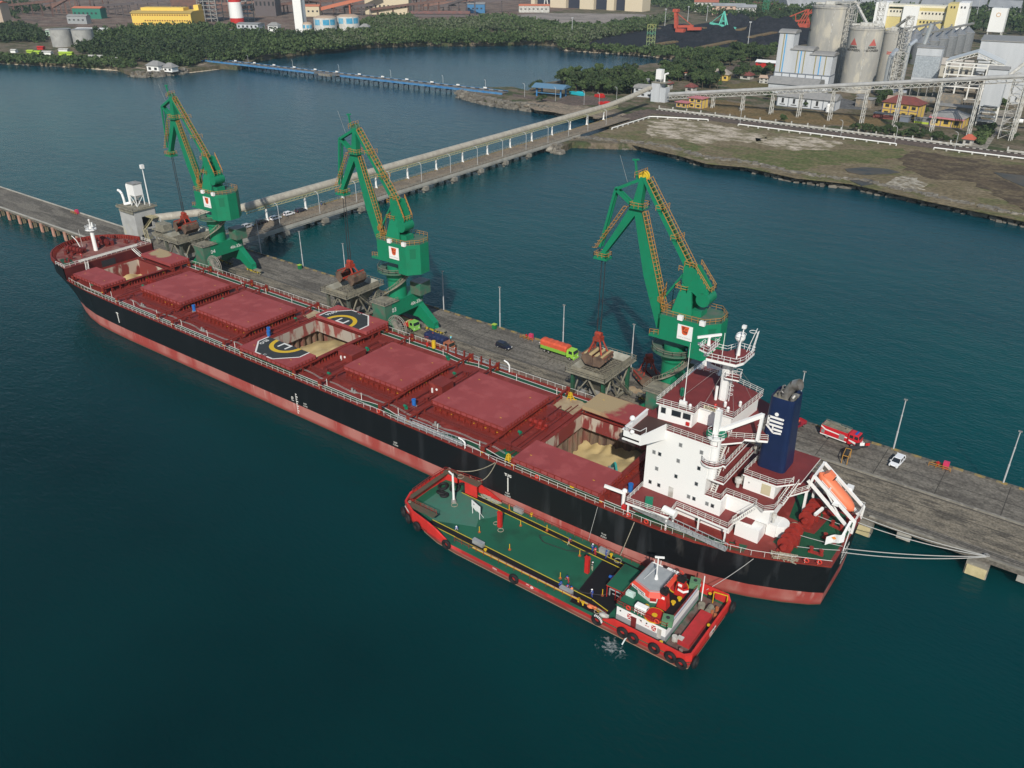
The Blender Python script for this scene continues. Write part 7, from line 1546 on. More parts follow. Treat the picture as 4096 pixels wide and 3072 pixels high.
for (x,y) in ((27.6,-24.3),(23.2,-32.0),(24.7,-17.5)): MB().cyl((0,0,0),(0,0,.9),.24).cyl((0,0,.9),(0,0,1),.3,n=10,m=1).cyl((.6,0,0),(.6,0,.9),.24).cyl((.6,0,.9),(.6,0,1),.3,n=10).box(-.3,.9,-.25,.25,0,.3).build('bitts', [black, yellow], barge, loc=(x,y-Yc,BZ+.1))
MB().cyl((0,0,0),(0,0,.9),.6,n=12).build('capstan', dirty, barge, loc=(24.6,-20.4-Yc,BZ)); MB().cyl((0,-.7,.6),(0,.7,.6),.5,n=12).box(-.6,.6,-.9,.9,0,.4).build('anchor_winch', dirty, barge, loc=(26.0,-20.4-Yc,BZ)); MB().cyl((0,0,0),(0,0,.9),.45,n=10).cb((.9,.2,.5),(.9,.8,1)).build('white_tank', offw, barge, loc=(24.3,-29.5-Yc,BZ))
MB().path([(0,0,0),(0,0,2.4),(2.2,.4,2.4)],.12).path([(2.2,.4,2.4),(2.2,.4,0)],.12).build('davit_frame', yellow, barge, loc=(25.6,-18.2-Yc,BZ))
# hull names
MB().text('STERIFA',.62,(-31.1,-30.85-Yc,BZ+1.5),(3.2,-1.6,0),(0,0,1),0,.02,bold=.02).build('name_lettering', white, barge); MB().text('STERIFA',.7,(28.46,-24.6-Yc,BZ+.7),(0,1,0),(0,0,1),0,.02,bold=.02).text('CILEGON',.45,(28.46,-24.6-Yc,BZ+.05),(0,1,0),(0,0,1),0,.02).build('name_lettering', white, barge)
MB().text('7056',.5,(-9,-32.42-Yc,1.4),(1,0,0),(0,0,1),0,.02).build('hull_number', white, barge); MB().torus((-1.0,-32.42-Yc,1.35),.22,.05,'y',12,4).box(-1.4,-.6,-32.44-Yc,-32.38-Yc,1.33,1.38).box(-2.2,-1.6,-32.44-Yc,-32.38-Yc,1.5,1.55).build('load_line', white, barge)
# things on the barge
def tyrefender(x,y,z,rz,label,wm=False,R=.72):
    q = MB(); q.torus((0,0,0),R,.30,'y',20,8); 
    if wm:
        for k in range(7): a = .2+k*.28; q.cb((1.0*math.cos(a),-.12,1.0*math.sin(a)),(.14,.3,.2),0,1)
    o = q.build('tyre_fender', [black, whitec], loc=(x,y,z), rz=rz); return tag(o,label,'tyre fender','tyre fenders hung around the barge')
for x,y,z,rz,l,wm in ((-32.4,-30.6,2.2,-.5,'foremost black tyre fender under the name on the barge bow',0),(-30.4,-31.5,2.1,-.4,'second black tyre fender from the barge bow, under the name',0),(-27.4,-32.3,2.1,-.2,'third tyre fender from the barge bow',0),(-19.9,-32.7,1.7,0,'tyre fender where the bow bulwark slopes down to the near barge deck',0),(-4.6,-32.75,1.6,0,'lone tyre fender halfway along the near side of the barge',0),
  (12.2,-32.9,1.9,0,'tyre fender with white painted marks by the front of the white deckhouse',1),(17.0,-33.0,2.1,0,'left tyre of the pair below the white deckhouse, above the water discharge',0),(18.9,-33.0,2.0,0,'right tyre of the pair below the white deckhouse',0),(22.6,-33.0,2.1,0,'single tyre fender below the aft door of the white deckhouse',0),(25.4,-33.0,2.0,0,'forward tyre of the two at the near aft corner of the barge',0),(27.2,-33.0,1.7,0,'rearmost tyre on the near side of the barge',0),(28.9,-31.6,1.9,1.57,'pale worn tyre hung at the near corner of the barge stern',0),(28.9,-17.9,2.6,1.57,'worn tyre hung at the far corner of the barge stern',0)):
    tyrefender(x,y,z,rz,l,wm)
def ropecoil(x,y,z,r,label,seed=1):
    rr = random.Random(seed); q = MB()
    for k in range(7): q.torus((rr.uniform(-.25,.25),rr.uniform(-.25,.25),.1+k*.08),r*rr.uniform(.45,.85),.075,'z',14,5); o = q.build('rope_coil', rope, loc=(x,y,z)); return tag(o,label,'rope','rope coils on the barge')
ropecoil(-16.3,-23.0,BZ,1.0,'cream rope coil left of the forward red post on the barge',2); ropecoil(-14.0,-23.9,BZ,.9,'cream rope coil in front of the forward red post on the barge',3); ropecoil(-25.9,-22.8,BZ,1.0,'white rope coil at the foot of the white barge mast',4); ropecoil(7.6,-18.5,BZ,.8,'rope coil on the far walkway of the barge near the canopy',5); ropecoil(11.2,-31.6,BZ,.7,'rope and rags at the near rail ahead of the white deckhouse',6); ropecoil(-28.6,-17.6,BZ+2.65,.9,'pale rope pile on the far bow platform of the barge',7); ropecoil(-31.6,-29.6,BZ+2.05,.5,'rope on the near bow corner of the barge',8)
for i,(x,y,z,r,l) in enumerate(((-30.6,-21.6,.3,.8,'nearest old tyre in the heap behind the barge bow'),(-29.6,-21.9,.35,.7,'old tyre lying on the right of the bow heap'),(-31.2,-20.4,.9,.8,'old tyre on top of the bow heap'),(-29.4,-18.9,.3,.9,'old tyre lying near the far bow bulwark of the barge'),(-28.4,-18.1,.3,.9,'old tyre farthest from the bow in the barge bow corner'))):
    q = MB(); q.torus((0,0,0),r,.28,'z',18,7); q.xf(Matrix.Rotation(.3*i-.4,3,'X')); tag(q.build('old_tyre', black, loc=(x,y,BZ+z)),l,'tyre','old tyres heaped on the barge bow')
def drum(x,y,c,l): q = MB(); q.cyl((0,0,0),(0,0,.9),.3,n=14).cyl((0,0,.28),(0,0,.32),.32,n=14).cyl((0,0,.6),(0,0,.64),.32,n=14); tag(q.build('oil_drum', c, loc=(x,y,BZ+.01)),l,'drum','rusty drums on the barge stern')
dro = M('drum_rust',(.40,.13,.05),.6,(.3,.12,.08),1.5)
drum(26.7,-20.9,dro,'rusty orange drum left in the group at the far stern corner of the barge'); drum(27.4,-21.3,dro,'rusty drum right in the group at the far stern corner of the barge'); drum(27.0,-19.7,dro,'rusty drum farthest from the camera on the barge stern'); drum(26.3,-31.4,M('drum_dark',(.16,.06,.05),.6,(.3,.28,.25),2),'single rusty drum at the near stern corner of the barge')
q = MB(); 
rr = random.Random(5)
for k in range(40): q.tube([(rr.uniform(-2.6,2.6),rr.uniform(-.5,.5),rr.uniform(.05,.5)) for _ in range(2)],.05,4)
tag(q.build('cargo_net', M('net_pale',(.3,.3,.24),.8), loc=(-21.4,-17.6,BZ), rz=-.02),'grey cargo net spread along the far side of the barge bow','net')
q = MB(); q.sph((0,0,.3),.5,8,sq=(1.3,.9,.6)).sph((.8,.2,.25),.35,8); tag(q.build('rag_heap', ora, loc=(9.9,-31.2,BZ)),'orange rag heap on the near walkway of the barge','rags')
q = MB(); q.sph((0,0,.3),.55,8,sq=(1.3,.9,.7)).cb((.6,.1,.3),(.7,.5,.5)); tag(q.build('white_sack', offw, loc=(12.6,-31.7,BZ)),'white sack beside the tyre with white marks on the barge','sack')
q = MB(); q.box(-.7,.7,-.4,.4,0,.7); q.box(-.3,.3,-.2,.2,.7,.85); tag(q.build('cool_box', M('cool_box',(.5,.65,.6),.5), loc=(15.3,-27.8,hz+.1)),'pale green box at the front corner of the barge boat deck','box')
# discharge water and foam lying on the sea
fm = bpy.data.materials.new('foam'); fm.use_nodes = True; n_ = fm.node_tree; L_ = n_.links.new; pb_ = n_.nodes['Principled BSDF']; pb_.inputs['Base Color'].default_value = (.7,.76,.76,1)
tc_ = n_.nodes.new('ShaderNodeTexCoord'); tn = n_.nodes.new('ShaderNodeTexNoise'); tn.inputs['Scale'].default_value = .9; tn.inputs['Detail'].default_value = 9; tn.inputs['Distortion'].default_value = 1.5; L_(tc_.outputs['Object'], tn.inputs[0])
ln = n_.nodes.new('ShaderNodeVectorMath'); ln.operation = 'LENGTH'; L_(tc_.outputs['Object'], ln.inputs[0]); m1 = n_.nodes.new('ShaderNodeMapRange'); m1.inputs[2].default_value = 3.2; m1.inputs[3].default_value = .17; m1.inputs[4].default_value = -.12; L_(ln.outputs['Value'], m1.inputs[0])
ad = n_.nodes.new('ShaderNodeMath'); L_(tn.outputs[0], ad.inputs[0]); L_(m1.outputs[0], ad.inputs[1]); m2 = n_.nodes.new('ShaderNodeMapRange'); m2.inputs[1].default_value = .52; m2.inputs[2].default_value = .78; m2.inputs[4].default_value = .5; L_(ad.outputs[0], m2.inputs[0]); L_(m2.outputs[0], pb_.inputs['Alpha'])
for (x,y,r,s,l) in ((16.2,-34.6,3.2,1,'white foam of discharge water beside the barge hull'),(61,-52,3.1,2.3,'faint foam swirl on the open water at the lower right')):
    q = MB(); q.poly([(r*math.cos(a),r*math.sin(a),0) for a in np.linspace(0,6.28,25)[:-1]]); o = q.build('foam', fm, loc=(x,y,.05 if s == 1 else .06)); o.scale = (s,s,1); tag(o,l,'foam',None,'stuff')
MB().tube([(17.6,-32.4-Yc,1.2),(17.5,-33-Yc,.9),(17.3,-33.4-Yc,.05)],.12,6).build('discharge', M('water_jet',(.6,.68,.68),.3), barge)
# ================================================================ MOORING LINES
def line(a,c,sag,r,label,name='mooring_rope',m=rope,n=14,grp='mooring ropes'):
    a = Vector(a); c = Vector(c); pts = [a.lerp(c,i/n)-Vector((0,0,sag*4*(i/n)*(1-i/n))) for i in range(n+1)]
    return tag(MB().tube(pts,r,5).build(name, m), label,'rope',grp)
rg = M('rope_grey',(.42,.42,.40),.7)
line((40.4,7.9,DZ+.5),(59.4,18.6,QZ+.4),.5,.07,'uppermost mooring rope from the ship stern to the quay',m=rg); line((40.4,6.2,DZ+.3),(59.6,18.5,QZ+.4),.7,.07,'second mooring rope from the ship stern to the quay',m=rg)
line((40.5,-2.4,DZ+.4),(59.7,18.4,QZ+.4),.5,.07,'third mooring rope, from the flagstaff to the quay',m=rg); line((40.5,-3.0,DZ),(59.8,18.3,QZ+.4),.8,.07,'lowest mooring rope from the ship stern to the quay',m=rg)
for a,c,l in (((34.4,-7.4,DZ+1.1),(40.2,-3.2,DZ+.4),'rope from the near red winch to the stern fairlead'),((33.6,-4.4,DZ+1.2),(40.3,-2.2,DZ+.6),'rope from the middle of the near winch to the stern rail'),((34.3,2.4,DZ+1.4),(40.4,3.6,DZ+.6),'rope from the far red winch to the stern rail')): line(a,c,.1,.05,l,m=rg)
line((-21.2,-16.3,DZ+.3),(-30.5,-16.8,BZ+2.9),.9,.09,'cream rope from the ship rail to the far corner of the barge bow'); line((-21.0,-16.3,DZ+.3),(-27.2,-16.7,BZ+2.8),2.4,.09,'sagging cream rope from the ship rail to the barge bow platform')
line((9.2,-16.3,DZ),(7.6,-17.5,BZ+.6),.1,.08,'rope from the ship rail down to the far rail of the barge'); line((1.8,-16.3,DZ),(.8,-17.2,BZ+.5),.02,.04,'thin line from the ship rail down to the barge',m=rg); line((29.5,-13.2,DZ),(23.9,-17.2,BZ+1.2),.3,.05,'thin rope from the ship quarter to the barge stern',m=rg)
b = MB(); b.torus((0,0,.4),.4,.12,'z',12,5); b.cyl((0,0,0),(0,0,.6),.25); tag(b.build('mooring_bollard', steel, loc=(59.8,18.9,QZ)),'quay bollard holding the stern ropes of the ship','bollard')
# machines working in the holds
t = T('excavator','teal excavator arm reaching over the grain in the hold beside the deckhouse','excavator',(-1.6,-2.4,4.3),2.4)
teal = M('excavator_teal',(.01,.22,.20),.5); MB().cb((0,0,1.5),(2.4,2.4,1.4)).build('body', teal, t); MB().box(-1.6,1.6,-1.5,-.9,0,.8).box(-1.6,1.6,.9,1.5,0,.8).build('tracks', dark, t); MB().beam((.8,0,1.6),(3.0,0,4.2),.4,.6).beam((3.0,0,4.2),(4.9,0,2.2),.35,.5).build('arm', teal, t); MB().cb((4.9,0,1.6),(.9,1.3,1.0)).build('bucket', steel, t)
t = T('wheel_loader','teal loader at the corner of the foremost hold on the grain','loader',(-165.2,-4.6,7.6),.5)
MB().cb((0,0,1.2),(2.8,1.6,1.2)).cb((-.3,0,2.2),(1.2,1.3,1.0)).build('body', teal, t); wheels(t,(-.9,.9),.95,.55,.4); MB().cb((2.2,0,.6),(.8,2.2,.9)).build('bucket', steel, t)

dust = M('grain_dust',(.40,.32,.20),.9,(.30,.21,.13),.5)
for i,(pts,z,l) in enumerate((([(-25,9.2),(-22,8.6),(-17.6,8.2),(-17.8,14.2),(-25,14.0)],DZ,'grain dust on the deck beside the far cover of the aft open hold'),([(-105.5,9.0),(-99.6,8.8),(-99.6,13.6),(-106,13.4)],DZ,'grain dust on the deck left of the far helipad cover'),([(-82,22.2),(-70,21.8),(-69,23.4),(-80,24.6)],QZ,'grain spilled on the quay by the parked trucks'),([(-158,22.5),(-150,22.2),(-149,24.6),(-157,25.2)],QZ,'grain spilled on the quay below crane 04'),([(-22,35),(-15,34),(-14,36),(-21,37.4)],QZ,'dusty patch on the quay before the spare grab'))):
    q = MB(); q.poly([(x,y,z+.03) for x,y in jag(pts,.35,.6)]); tag(q.build('grain_spill', dust),l,'grain',None,'stuff')

# ================================================================ BLUE PIER
bp = T('blue_pier','long low blue jetty crossing the mouth of the lagoon on short piles','pier',(-460,347,0))
bl = M('pier_blue',(.03,.16,.38),.6,(.10,.24,.40),.3); pa = Vector((-622,343,0)); pc = Vector((-303,359,0)); d = (pc-pa).normalized(); nn = Vector((-d.y,d.x,0)); Lp = (pc-pa).length
o = bp.location
def at_(s,t_,z): p = pa+d*s+nn*t_; return Vector((p.x-o.x,p.y-o.y,z))
b = MB(); b.beam(at_(0,3,3.7),at_(Lp,3,3.7),7.0,.7); b.build('deck', M('pier_deck',(.13,.125,.12),.8), bp)
b = MB(); b.beam(at_(0,-.7,3.6),at_(Lp*.43,-.7,3.6),.3,1.3); b.beam(at_(Lp*.52,-.7,3.6),at_(Lp,-.7,3.6),.3,1.3); b.beam(at_(0,6.6,4.4),at_(Lp,6.6,4.4),.25,.9)
for k in range(60): b.beam(at_(k*Lp/60,-.6,4.0),at_(k*Lp/60,-.6,5.0),.2)
b.build('edge_girder', bl, bp)
for k in range(30): MB().beam(at_(30+k*10,-.3,2.2),at_(30+k*10,6,2.2),.8,.8).cyl(at_(30+k*10,0,-1),at_(30+k*10,0,2.2),.45,n=6).cyl(at_(30+k*10,5.6,-1),at_(30+k*10,5.6,2.2),.45,n=6).build('pier_bent', M('pier_dark',(.035,.05,.07),.8), bp)
for k in range(13): MB().cb(at_(12+k*24,6.4,5.2),(2.6,.8,.9)).build('parapet_block', whitec, bp)
b = MB()
for k in range(80): b.beam(at_(k*Lp/80,6.0,4.4),at_((k+1)*Lp/80,6.0,4.4),.4,.5,k%2)
b.build('kerb', [steel, dark], bp); b = MB(); b.cb(at_(Lp*.47,-.9,3.2),(13,2.5,1.6)); b.build('landing', conc, bp)
for i,s in enumerate((52,106,158,212,262,300)):
    p = at_(s,6.8,4)+o; street_lamp(p.x,p.y,4,6.5,'straight lamp post on the blue pier, %s from the left shore'%ORD[i],'lamp posts along the blue pier',.8,(-1,0))
# ================================================================ CONVEYOR ON TRESTLES (LAND)
cv = T('plant_conveyor','grey tubular conveyor climbing on white trestles toward the plant at the right','conveyor',(-170,405,Z))
tr_x = [(-165,8.2),(-145.5,12.5),(-127,15.3),(-110,18),(-91.4,21.2),(-73,23.9),(-55,26.3),(-35,29.0),(-16,31.2),(4.6,33.8),(30,37)]
A_ = Vector((-196,398,7.0)); B_c = Vector((60,407,40))
o = cv.location
def cpt(x): t_ = (x+196)/256; return Vector((x, 398+9*t_, 5.2+(41-5.2)*t_*.97))
b = MB(); vs = []; secc = [(1.35*math.cos(a),1.2*math.sin(a)) for a in np.linspace(-.5,math.pi+.5,11)]; xs = np.linspace(-196,60,24)
for x in xs:
    c = cpt(x)-o; vs += [(c.x,c.y+sy,c.z+3.2+sz) for sy,sz in secc]
n = 11; b.add(vs,[(i*n+j,(i+1)*n+j,(i+1)*n+j+1,i*n+j+1) for i in range(23) for j in range(n-1)]); b.build('tube', M('tube_grey',(.40,.40,.39),.5,(.32,.32,.31),.3), cv)
b = MB()
for sy in (-1.4,1.4):
    b.beam(cpt(-196)-o+Vector((0,sy,2.2)),cpt(60)-o+Vector((0,sy,2.2)),.3); b.beam(cpt(-196)-o+Vector((0,sy,.2)),cpt(60)-o+Vector((0,sy,.2)),.3)
    for k in range(64): x = -196+k*4; b.beam(cpt(x)-o+Vector((0,sy,.2)),cpt(x+2)-o+Vector((0,sy,2.2)),.2); b.beam(cpt(x+2)-o+Vector((0,sy,2.2)),cpt(x+4)-o+Vector((0,sy,.2)),.2)
b.build('truss', offw, cv)
for x,_h in tr_x:
    b = MB(); c = cpt(x)-o; h = c.z
    for sx in (-1,1):
        for sy in (-1,1): b.beam((c.x+sx*.5,c.y+sy*(1.2+h*.07),0),(c.x+sx*.5,c.y+sy*1.2,h),.35)
    k = 0; z = 0
    while z < h-2:
        f0 = 1.2+(h-z)*.07; z1 = min(h,z+3.4); f1 = 1.2+(h-z1)*.07
        for sx in (-.5,.5): b.beam((c.x+sx,c.y-f0,z),(c.x+sx,c.y+f1,z1),.2); b.beam((c.x+sx,c.y+f0,z),(c.x+sx,c.y-f1,z1),.2)
        z = z1
    b.build('trestle', offw, cv)
def lattice(x,y,w,h,label,mat=offw,name='lattice_tower',cat='tower',z=Z,bay=4):
    t = MB()
    for sx in (-1,1):
        for sy in (-1,1): t.beam((sx*w/2,sy*w/2,0),(sx*w/2,sy*w/2,h),.4)
    q = 0
    while q < h-1:
        q1 = min(h,q+bay)
        for (ax_,ay_),(bx_,by_) in (((-1,-1),(1,-1)),((1,-1),(1,1)),((1,1),(-1,1)),((-1,1),(-1,-1))):
            t.beam((ax_*w/2,ay_*w/2,q),(bx_*w/2,by_*w/2,q1),.22); t.beam((ax_*w/2,ay_*w/2,q1),(bx_*w/2,by_*w/2,q1),.25)
        q = q1
    return tag(t.build(name, mat, loc=(x,y,z)), label, cat)
# ================================================================ PLANT
siloc = M('silo_concrete',(.40,.385,.345),.85,(.30,.295,.275),.10,sx=(1,1,.35),c3=(.46,.43,.36),s3=.25,f3=.5,bump=.1)
tri = M('sign_red_faded',(.42,.10,.085),.8)
def silo(x,y,r,h,label,logo=()):
    t = T('concrete_silo', label, 'silo', (x,y,Z), group='tall concrete silos')
    MB().lathe([(r*1.0,0),(r*1.0,h-1),(r*1.025,h-1),(r*1.025,h),(r*.5,h+.8),(.2,h+1.0)],n=48).build('shell', siloc, t)
    b = MB(); b.rail([(r*.98*math.cos(a),r*.98*math.sin(a),h) for a in np.arange(0,6.28,.3)],1.2,3,.14,2,0,True); b.cb((0,0,h+2),(r*.8,3,2.4)); b.beam((-r*.9,0,h+1.5),(r*.9,.4,h+2.4),1.4,1.2); b.cyl((r*.3,r*.3,h),(r*.3,r*.3,h+4),.7); b.build('roof_gear', offw, t)
    for a,txt,zt in logo:      # signs painted on the curved wall
        m_ = MB(); q = MB(); 
        def onw(u,z,e=.12): aa = a+u/r; return ((r+e)*math.cos(aa),(r+e)*math.sin(aa),z)
        if txt[0] == '^':
            for k in range(6):
                w0,w1 = 2.6*(1-k/6),2.6*(1-(k+1)/6)
                for j in range(6): a0,a1 = -1+j/3,-1+(j+1)/3; m_.add([onw(w0*a0,zt+k*.75),onw(w0*a1,zt+k*.75),onw(w1*a1,zt+(k+1)*.75),onw(w1*a0,zt+(k+1)*.75)],[(0,1,2,3)])
            m_.build('red_triangle', tri, t)
        lines = txt.strip('^').split('/')
        for li,l in enumerate(lines):
            q2 = MB(); q2.text(l,2.0,(0,0,0),(1,0,0),(0,1,0),0,.01,bold=.06); q.add([onw(v[0],zt-1.3-li*1.9+v[1],.14) for v in q2.v],q2.f)
        q.build('lettering', M('letter_dark',(.10,.10,.10),.8), t)
    MB().beam((r*math.cos(-1.2),r*math.sin(-1.2),0),(r*math.cos(-1.2),r*math.sin(-1.2),h),.5).build('pipe', offw, t)
    return t
silo(-111.5,521,11.4,41.5,'grey concrete silo with two faded red triangle signs, nearest the conveyor',[(-1.95,'^SEMEN/INDONESIA',31),(-.8,'^SEMEN/INDONESIA',31)])
silo(-146,552,14.5,52.0,'widest and tallest grey concrete silo behind the white stepped building',[(-2.75,'^SEMEN/INDONESIA',39)])
t = silo(-108,585,7.6,34.5,'narrow concrete silo lettered in black with two red lines, behind the others',[(-1.25,'AKSI',15.5)])
b = MB()
for z,w in ((20.5,2.6),(19.3,3.4)):
    b.add([((7.72)*math.cos(-1.25+u),7.72*math.sin(-1.25+u),z) for u in np.linspace(-.5,.45,8)]+[((7.72)*math.cos(-1.25+u),7.72*math.sin(-1.25+u),z+.6) for u in np.linspace(-.5,.45,8)],[(i,i+1,9+i,8+i) for i in range(7)])
b.build('red_lines', redp, t)
lattice(-97,574,4.5,46,'pale lattice elevator tower beside the narrow concrete silo'); lattice(-128,540,4.6,56,'white lattice headworks rising beside the widest silo')
for a,c,l in (((-128,541,58.5),(-112,522,46),'from the headworks down to the silo with red triangles'),((-128,540,59),(-146,552,57),'from the headworks to the widest silo'),((-97,574,49),(-108,585,41),'onto the narrow silo')): tag(MB().beam(a,c,1.6,1.4).build('silo_bridge', offw),'white conveyor bridge '+l,'conveyor')
# stepped grey building
clad = M('cladding_pale',(.50,.52,.54),.55,(.44,.46,.48),.25,sx=(1,1,.2)); roofg = M('roof_grey_sheet',(.27,.265,.255),.6,(.22,.22,.215),.5)
t = T('stepped_building','pale grey stepped building with barrel roofs and blue and ochre stripes beside the silos','building',(-146,507,Z),.05)
def barrel(x0,x1,y0,y1,z,par,mb):
    n = 8; vs = []
    for x in (x0-.8,x1+.8):
        for k in range(n+1): a = math.pi*k/n; vs.append((x,(y0+y1)/2-(y1-y0+1.6)/2*math.cos(a),z+2.2*math.sin(a)))
    mb.add(vs,[(k,k+1,n+1+k+1,n+1+k) for k in range(n)]+[tuple(range(n+1))[::-1],tuple(range(n+1,2*n+2))])
b = MB(); b.box(-18.5,-8,-7,5,11,37); b.box(-8,6,-7,5,11,26.5); b.box(6,20.5,-7,5,11,24); b.build('wall', clad, t)
b = MB(); b.box(-18.6,20.6,-7.1,6,0,11); b.build('base_wall', M('wall_white',(.56,.58,.6),.6), t)
b = MB()
for x in np.arange(-18.6,20.7,5.6): b.box(x-.3,x+.3,-7.3,-7.1,0,11.2)
for z in (4.6,10.6): b.box(-18.8,20.8,-7.35,-7.12,z,z+.6); b.box(20.6,20.8,-7.1,6,z,z+.6)
for y in (-4,-1,2,5): b.box(20.6,20.85,y-.2,y+.2,0,11.2)
b.build('frame', M('frame_grey_blue',(.16,.18,.21),.6), t)
r = MB(); barrel(-18.5,-8,-7,5,37,t,r); r.build('barrel_roof', roofg, t); r = MB(); barrel(-8.5,6,-7,5,26.5,t,r); r.build('barrel_roof', roofg, t); r = MB(); barrel(5.5,20.5,-7,5,24,t,r); r.build('barrel_roof', roofg, t)
for x,z1,c in ((-13.5,36.5,0),(-15,36.5,1),(-1.5,26,0),(-3.8,26,1),(1.0,26,1),(12.2,23.5,0),(9,23.5,1),(16,23.5,1)): MB().box(x-.35,x+.35,-7.12,-7.0,11.3,z1).build('stripe', [M('stripe_blue',(.06,.32,.60),.6),M('stripe_ochre',(.28,.25,.12),.6)][c], t)
t = T('annex_building','low grey roofed annex in front of the stepped building','building',(-143,487,Z),.05); MB().box(-17,16,-8,8,0,6.5).build('wall', clad, t); b = MB(); b.yprism([(-9,6.3),(9,6.3),(7,9.3),(-2,10.2)],-18,17); b.build('roof', roofg, t)
t = T('white_workshop','long low white building with grey roof and six small windows under the conveyor','building',(-117,437,Z),.03)
MB().box(-18,18.5,-6,6,0,6.3).build('wall', M('wall_white',(.56,.58,.6),.6), t); MB().yprism([(-7,6.2),(7,6.2),(1,9.4),(-1,9.4)],-18.8,19.3).build('roof', roofg, t)
b = MB(); 
for x in np.arange(-18,18.6,7.3): b.box(x-.25,x+.25,-6.15,-6,0,6.3)
b.box(-18,18.5,-6.15,-6,.0,.4); b.build('frame', _m['frame_grey_blue'], t)
for x in np.arange(-14.4,18,7.3): 
    if x < 17: MB().box(x-.7,x+.7,-6.15,-6.02,2.3,5.2).box(x-1.8,x+1.8,-6.2,-6.02,1.2,1.6).build('window', dark, t)
# yellow purple-trimmed houses
yel = M('wall_yellow',(.62,.43,.10),.7,(.55,.38,.09),.5); purp = M('trim_purple',(.14,.12,.24),.7); redt = M('roof_maroon',(.20,.06,.05),.8,(.15,.05,.045),.5); pinkr = M('roof_pink',(.46,.17,.19),.7,(.38,.14,.15),.6)
def house(x,y,w,dp,h,rz,label,wall,roof,rh=3,hip=True,trim=None,name='house',cat='house',z=Z,grp=None,win=(3,2)):
    t = T(name, label, cat, (x,y,z), rz, grp)
    MB().box(-w/2,w/2,-dp/2,dp/2,0,h).build('wall', wall, t)
    if hip: k = min(w,dp)*.5; b = MB(); W,D = w/2+.9,dp/2+.9; a = max(0.3,W-k); b.add([(-W,-D,h),(W,-D,h),(W,D,h),(-W,D,h),(-a,0,h+rh),(a,0,h+rh),(-W,-D,h-.2),(W,-D,h-.2),(W,D,h-.2),(-W,D,h-.2)],[(0,1,5,4),(1,2,5),(2,3,4,5),(3,0,4),(9,8,7,6),(6,7,1,0),(7,8,2,1),(8,9,3,2),(9,6,0,3)]); b.build('roof', roof, t)
    else: MB().yprism([(-dp/2-.8,h-.15),(dp/2+.8,h-.15),(0,h+rh)],-w/2-.6,w/2+.6).build('roof', roof, t)
    if trim:
        b = MB()
        for q in range(win[0]+1): xx = -w/2+w*q/win[0]; b.box(xx-.2,xx+.2,-dp/2-.12,-dp/2,0,h-.2)
        for q in range(win[1]): b.box(-w/2,w/2,-dp/2-.12,-dp/2,h*q/win[1]+.02,h*q/win[1]+.3)
        for q in range(3): yy = -dp/2+dp*q/2; b.box(w/2,w/2+.12,yy-.2,yy+.2,0,h-.2)
        b.build('trim', trim, t)
    for q in range(win[0]):
        for k in range(win[1]):
            xx = -w/2+w*(q+.5)/win[0]; zz = h*(k+.5)/win[1]; sw = w/win[0]*.22; sh = h/win[1]*.2
            MB().box(xx-sw,xx+sw,-dp/2-.1,-dp/2+.02,zz-sh,zz+sh).build('window', dark, t)
    return t
house(-60,441,21,12,8.2,-.12,'two storey yellow house with purple trim and dark red hipped roof',yel,redt,3.6,True,purp,win=(4,2))
t = house(-31,428,17,15,5.6,-.05,'yellow hall with purple trim, grey roof and pink front eaves',yel,roofg,3.6,True,purp,win=(3,1)); MB().yprism([(-9.2,4.6),(-7.4,6.0),(-7.4,5.7)],-9.4,9.4).build('eaves', pinkr, t)
t = house(-173,394.5,9.5,8,6.2,-.1,'small yellow guard house with pink flat roof beside the conveyor start',yel,pinkr,.9,True,purp,win=(2,2)); house(-181,390,7.5,6,3.3,-.1,'low yellow guard house with pink roof, left of the taller one',yel,pinkr,.7,True,purp,win=(2,1))
house(-11.5,379,4.4,4.4,3.2,0,'tiny gatehouse with red pyramid roof by the plant road',offw,M('roof_red',(.42,.10,.06),.8),2.2,True,None,win=(1,1))
house(-72,470,9,7,5,.1,'white house with brown roof behind the two storey yellow house',offw,M('roof_tan',(.35,.25,.2),.8),2,False)
for (x,y,w,dp,h,l,c) in ((-66,428,14,5,2.6,'long dark shed in front of the two storey yellow house',redt),(-54.5,425,5,5,3,'grey blue container by the conveyor trestle in front of the yellow house',M('cont_grey_blue',(.17,.19,.23),.6)),(-46.5,424.5,4.5,4,2.8,'small grey container left of the container with lime stripe',roofg),(-41.5,424,5.5,4,3.4,'grey container with a lime stripe beside the yellow hall',M('cont_grey',(.2,.2,.2),.6))):
    t = T('shed', l, 'shed', (x,y,Z)); MB().box(-w/2,w/2,-dp/2,dp/2,0,h).build('wall', c, t); MB().box(-w/2-.4,w/2+.4,-dp/2-.4,dp/2+.4,h,h+.25).build('roof', roofg, t)
    if 'lime' in l and 'with' in l: MB().box(-w/2,w/2,-dp/2-.05,-dp/2,.2,1.3).build('stripe', M('lime',(.4,.5,.05),.6), t)
